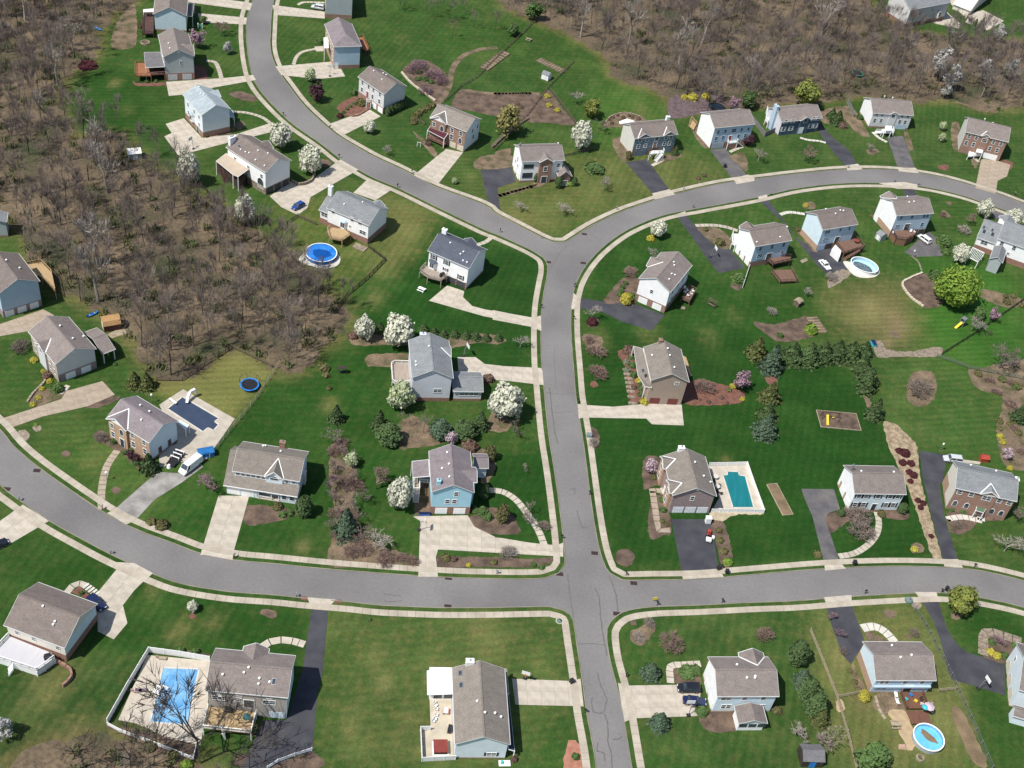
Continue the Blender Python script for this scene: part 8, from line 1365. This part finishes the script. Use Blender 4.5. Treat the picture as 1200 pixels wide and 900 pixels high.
# small street things
def hoop(label, r, x, y, rz): item('basketball_hoop', label, 'basketball hoop', r, x, y, [('pole', M_METAL, [('l', (0, 0, 0), (0, .2, 2.9), .12), ('l', (0, .2, 2.9), (0, .9, 3.1), .1)]), ('backboard', M_WHITE, [('b', -.85, .85, .9, .95, 2.7, 3.75)]), ('rim', mat('orange_rim', (.5, .12, .03)), [('r', 0, 1.3, .2, .25, 2.98, 3.03)]), ('base', M_BLACK, [('b', -.4, .4, -.4, .3, 0, .2)])], rz)
hoop('basketball hoop on the parking pad of the silvery roofed house', 1, 850, 655, 1.2); hoop('basketball hoop at the drive of the lavender grey house', 6, 912, 740, -1.0); hoop('basketball hoop on the black drive at the lower right', 16, 1000, 552, -1.2); hoop('basketball hoop left of the sky blue house drive', 10, 718, 680, -1.5); hoop('basketball hoop at the drive of the long low house', 15, 132, 508, 3.0); hoop('basketball hoop beside the drive of the white walled corner', 7, 948, 305, -1.2); hoop('basketball hoop at the drive with two dark cars', 15, 850, 668, 0.2); hoop('basketball hoop by the hip roofed house', 2, 325, 335, .3)
def mailboxes(where, lst, m=M_BLACK):
    for k, q in enumerate(lst.split()):
        r, x, y = map(float, q.split(',')); o = 'first second third fourth fifth sixth seventh eighth ninth tenth'.split()[k]
        item('mailbox', 'mailbox on a post along %s, %s from the left' % (where, o), 'mailbox', int(r), x, y, [('post', M_TIMBD, [('b', -.06, .06, -.06, .06, 0, 1.05)]), ('box', m, [('b', -.14, .14, -.3, .3, 1.05, 1.3), ('c', 0, 0, .12, 1.28, 1.36)])], rnd.uniform(0, 3), 0, 'mailboxes along ' + where)
mailboxes('the curved upper left street', '2,120,510 2,325,568 2,365,694 2,622,824 2,685,762 6,1072,196'); mailboxes('the upper right street', '7,535,97 3,828,834 7,870,88 4,85,858 4,425,738 4,630,800 4,735,814 4,1158,858', M_METAL); mailboxes('the lower left street', '9,85,550 9,450,588 9,487,784 9,1030,800 14,178,148 10,1058,873', M_METAL); mailboxes('the lower right street', '11,575,880 15,712,185 11,995,848 12,453,838 15,997,174 16,500,134 12,980,843 16,835,130'); mailboxes('the main street', '15,395,657 11,292,717 15,575,500 11,415,525 7,345,580 11,362,120 7,350,437 7,203,530')
for k, q in enumerate('7,214,219 7,393,204 7,388,331 7,235,327 9,162,418 9,30,499 10,846,890 14,843,190 11,438,781 15,610,88 15,535,222 15,285,48'.split()):
    r, x, y = map(float, q.split(',')); lb = ['storm drain grate at the upper fork kerb, left', 'storm drain grate at the upper fork kerb, right', 'storm drain grate inside the bend at the upper fork', 'storm drain grate where the left branch meets the main street', 'storm drain grate on the left curve, street side of the brick house', 'storm drain grate at the far left kerb', 'storm drain grate on the upper kerb of the lower street', 'storm drain grate on the lower kerb of the lower street', 'storm drain grate on the right of the main street above the crossing', 'storm drain grate by the kerb right of the crossing', 'storm drain grate on the lower right corner of the crossing', 'storm drain grate on the upper left corner of the crossing'][k]
    item('storm_drain', lb, 'drain', int(r), x, y, [('frame', mat('rusty_iron', (.07, .04, .03)), [('b', -.75, .75, -.5, .5, 0, .035)]), ('grate', M_BLACK, [('b', -.65 + .2 * i, -.55 + .2 * i, -.4, .4, .03, .05) for i in range(7)])], .1, 0, 'storm drains')
item('utility_box', 'teal utility box in the mulch island by the main street', 'utility box', 11, 413, 268, [('box', mat('pale_teal', S(130, 176, 170)), [('b', -.6, .6, -.5, .5, 0, .8)]), ('lid', M_METAL, [('b', -.65, .65, -.55, .55, .8, .86)])], .1); item('utility_box', 'round green utility cover beside the stones at the lower right street', 'utility box', 16, 692, 166, [('box', mat('grey_green', S(112, 146, 130)), [('c', 0, 0, .9, 0, .5)]), ('lid', M_METAL, [('c', 0, 0, .6, .5, .56)])]); item('manhole_cover', 'green manhole cover on the corner lawn left of the crossing', 'manhole', 15, 283, 254, [('cover', mat('grey_green', None), [('c', 0, 0, .6, 0, .08)]), ('ring', M_CONC, [('r', 0, 0, .6, .8, 0, .07)])])
item('marker_sign', 'small yellow marker sign at the lower right kerb', 'sign', 15, 700, 168, [('board', M_YELL, [('b', -.5, .5, -.04, .04, .5, 1.4)]), ('post', M_METAL, [('b', -.04, .04, .05, .12, 0, 1.3)])], .3)
for r, x, y, lb in ((15, 336, 525, 'black wheeled bin standing on the drive of the long low house'), (3, 1010, 735, 'black wheeled bin lying on the drive of the red door house'), (11, 982, 852, 'black wheeled bin at the kerb of the asphalt drive, upper'), (11, 1018, 868, 'black wheeled bin at the kerb of the asphalt drive, lower'), (12, 453, 828, 'dark wheeled bin at the kerb by the worn asphalt drive'), (16, 858, 118, 'white and black bin at the kerb by the round yellow tree')): item('wheeled_bin', lb, 'bin', r, x, y, [('body', M_BLACK, [('b', -.35, .35, -.35, .35, .1, 1.0)]), ('lid', M_BLACK, [('b', -.4, .4, -.4, .4, 1.0, 1.1)]), ('wheel', M_TYRE, [('b', -.42, -.35, .2, .4, 0, .2), ('b', .35, .42, .2, .4, 0, .2)])], rnd.uniform(0, 2), .06)
for k in range(5): item('blue_bin', 'small blue recycling crate in the row by the sky blue house, ' + ('leftmost', 'second', 'middle', 'fourth', 'rightmost')[k] + ' of five', 'crate', 10, 720 + k * 10, 612, [('box', M_BLUE, [('b', -.26, .26, -.3, .3, .06, .5)]), ('rim', P_NAVY, [('b', -.3, .3, -.34, .34, .5, .56)])], .1, 0, 'blue crates')
for r, x, y, lb in ((9, 668, 118, 'white globe lamp on a post by the navy covered pool'), (9, 470, 460, 'white globe lamp post beside the curved brick path'), (12, 832, 330, 'lamp post with a blue grey lantern at the top of the black drive'), (8, 708, 305, 'white globe lamp on the lawn below the black pad')): item('lamp_post', lb, 'lamp', r, x, y, [('post', M_METAL, [('c', 0, 0, .05, 0, 2.2)]), ('globe', M_WHITE, [('c', 0, 0, .22, 2.2, 2.6)])])
item('garden_arch', 'white garden trellis below the brick house with the maroon porch', 'trellis', 2, 715, 645, [('frame', M_WHITE, [('l', (a, b_, 0), (a, b_, 1.6), .08) for a in (-.5, .5) for b_ in (-.4, .4)] + [('l', (-.5, 0, 1.6), (.5, 0, 1.6), .1)])]); item('flag', 'small flag by the porch of the brick house with the maroon roof', 'flag', 2, 832, 640, [('pole', M_WHITE, [('l', (0, 0, 0), (0, -.4, 2.4), .05)]), ('cloth', mat('flag_red_white', S(214, 170, 176), S(190, 130, 140), 3), [('b', -.02, .02, -1.2, -.4, 1.0, 2.2)])])
item('climbing_toy', 'green and white climbing toy on the lawn by the uppermost pale blue house', 'toy', 1, 880, 125, [('panel', mat('green_toy', (.05, .3, .16)), [('b', -.6, .6, -.06, .06, .2, 1.6)]), ('frame', M_WHITE, [('b', -.8, -.6, -.4, .4, 0, 1.8), ('b', .6, .8, -.4, .4, 0, 1.8)])], .3); item('playhouse', 'red playhouse by the wall behind the grey roofed brick house', 'playhouse', 12, 1020, 372, [('wall', M_RED, [('b', -1.0, 1.0, -.8, .8, 0, 1.2)]), ('roof', M_RED, gabled(2.0, 1.6, 1.2, .6))], .1); sheet('patio', P(12, '895,365 1010,380 1005,392 900,378'), .05, M_CONC)
for r, a, b_, lb in ((5, (530, 490), (645, 440), 'long grey fallen log in the left wood'), (5, (585, 165), (630, 130), 'dark fallen log in the left wood, upper'), (5, (730, 690), (760, 655), 'short fallen log near the lower wood edge')):
    p, q = G(r, *a), G(r, *b_); c = (p + q) / 2; t = thing('fallen_log', lb, 'log', (c.x, c.y, 0)); MB().bar(p - c + Vector((0, 0, .25)), q - c + Vector((0, 0, .3)), .5).build('trunk', M_TIMB, t); MB().bar((q - c) * .4 + Vector((0, 0, .4)), (q - c) * .7 + Vector((.8, .6, 1.0)), .18).build('branch', M_TIMB, t)
# sealed cracks and the seam of the crossing
ck = MB()
for r, w, s in ((11, .14, '240,55 250,150 262,238 275,300'), (11, .12, '360,595 385,670 410,664'), (15, .12, '318,50 332,150 345,240'), (15, .14, '440,110 456,150 470,280 480,345 492,405'), (15, .16, '505,60 528,120 535,160 540,212'), (15, .1, '365,355 420,352 480,360'), (15, .14, '425,590 430,655 465,662 482,650'), (15, .14, '480,660 498,720 495,780 510,830 515,900'), (15, .12, '450,480 462,520 475,560 492,600 482,650'), (15, .12, '515,775 540,772 560,762'), (15, .12, '455,790 450,825 480,832 482,870'), (7, .1, '325,250 300,270 275,300 250,345 240,362'), (7, .1, '415,200 440,218 470,230'), (11, .08, '250,160 290,162 335,158'), (14, .1, '560,135 600,140 640,143'), (14, .1, '562,165 600,168 640,166'), (7, .07, '262,700 262,780 266,860'), (0, .08, '640,460 660,462 676,460'), (3, .08, '690,880 760,862 850,842'), (11, .1, '330,500 350,497 352,520')):
    c = smooth(P(r, s), 1.0); c = [p + Vector((rnd.uniform(-.12, .12), rnd.uniform(-.12, .12))) for p in c]
    for a, b_ in zip(c, c[1:]): d = (b_ - a).normalized(); n_ = Vector((-d.y, d.x)) * w; ck.face([(*(a - n_), .019), (*(b_ - n_), .019), (*(b_ + n_), .019), (*(a + n_), .019)])
ck.build('crack_seal', mat('crack_seal', S(121, 118, 116), S(110, 108, 106)), bpy.data.objects['road'])
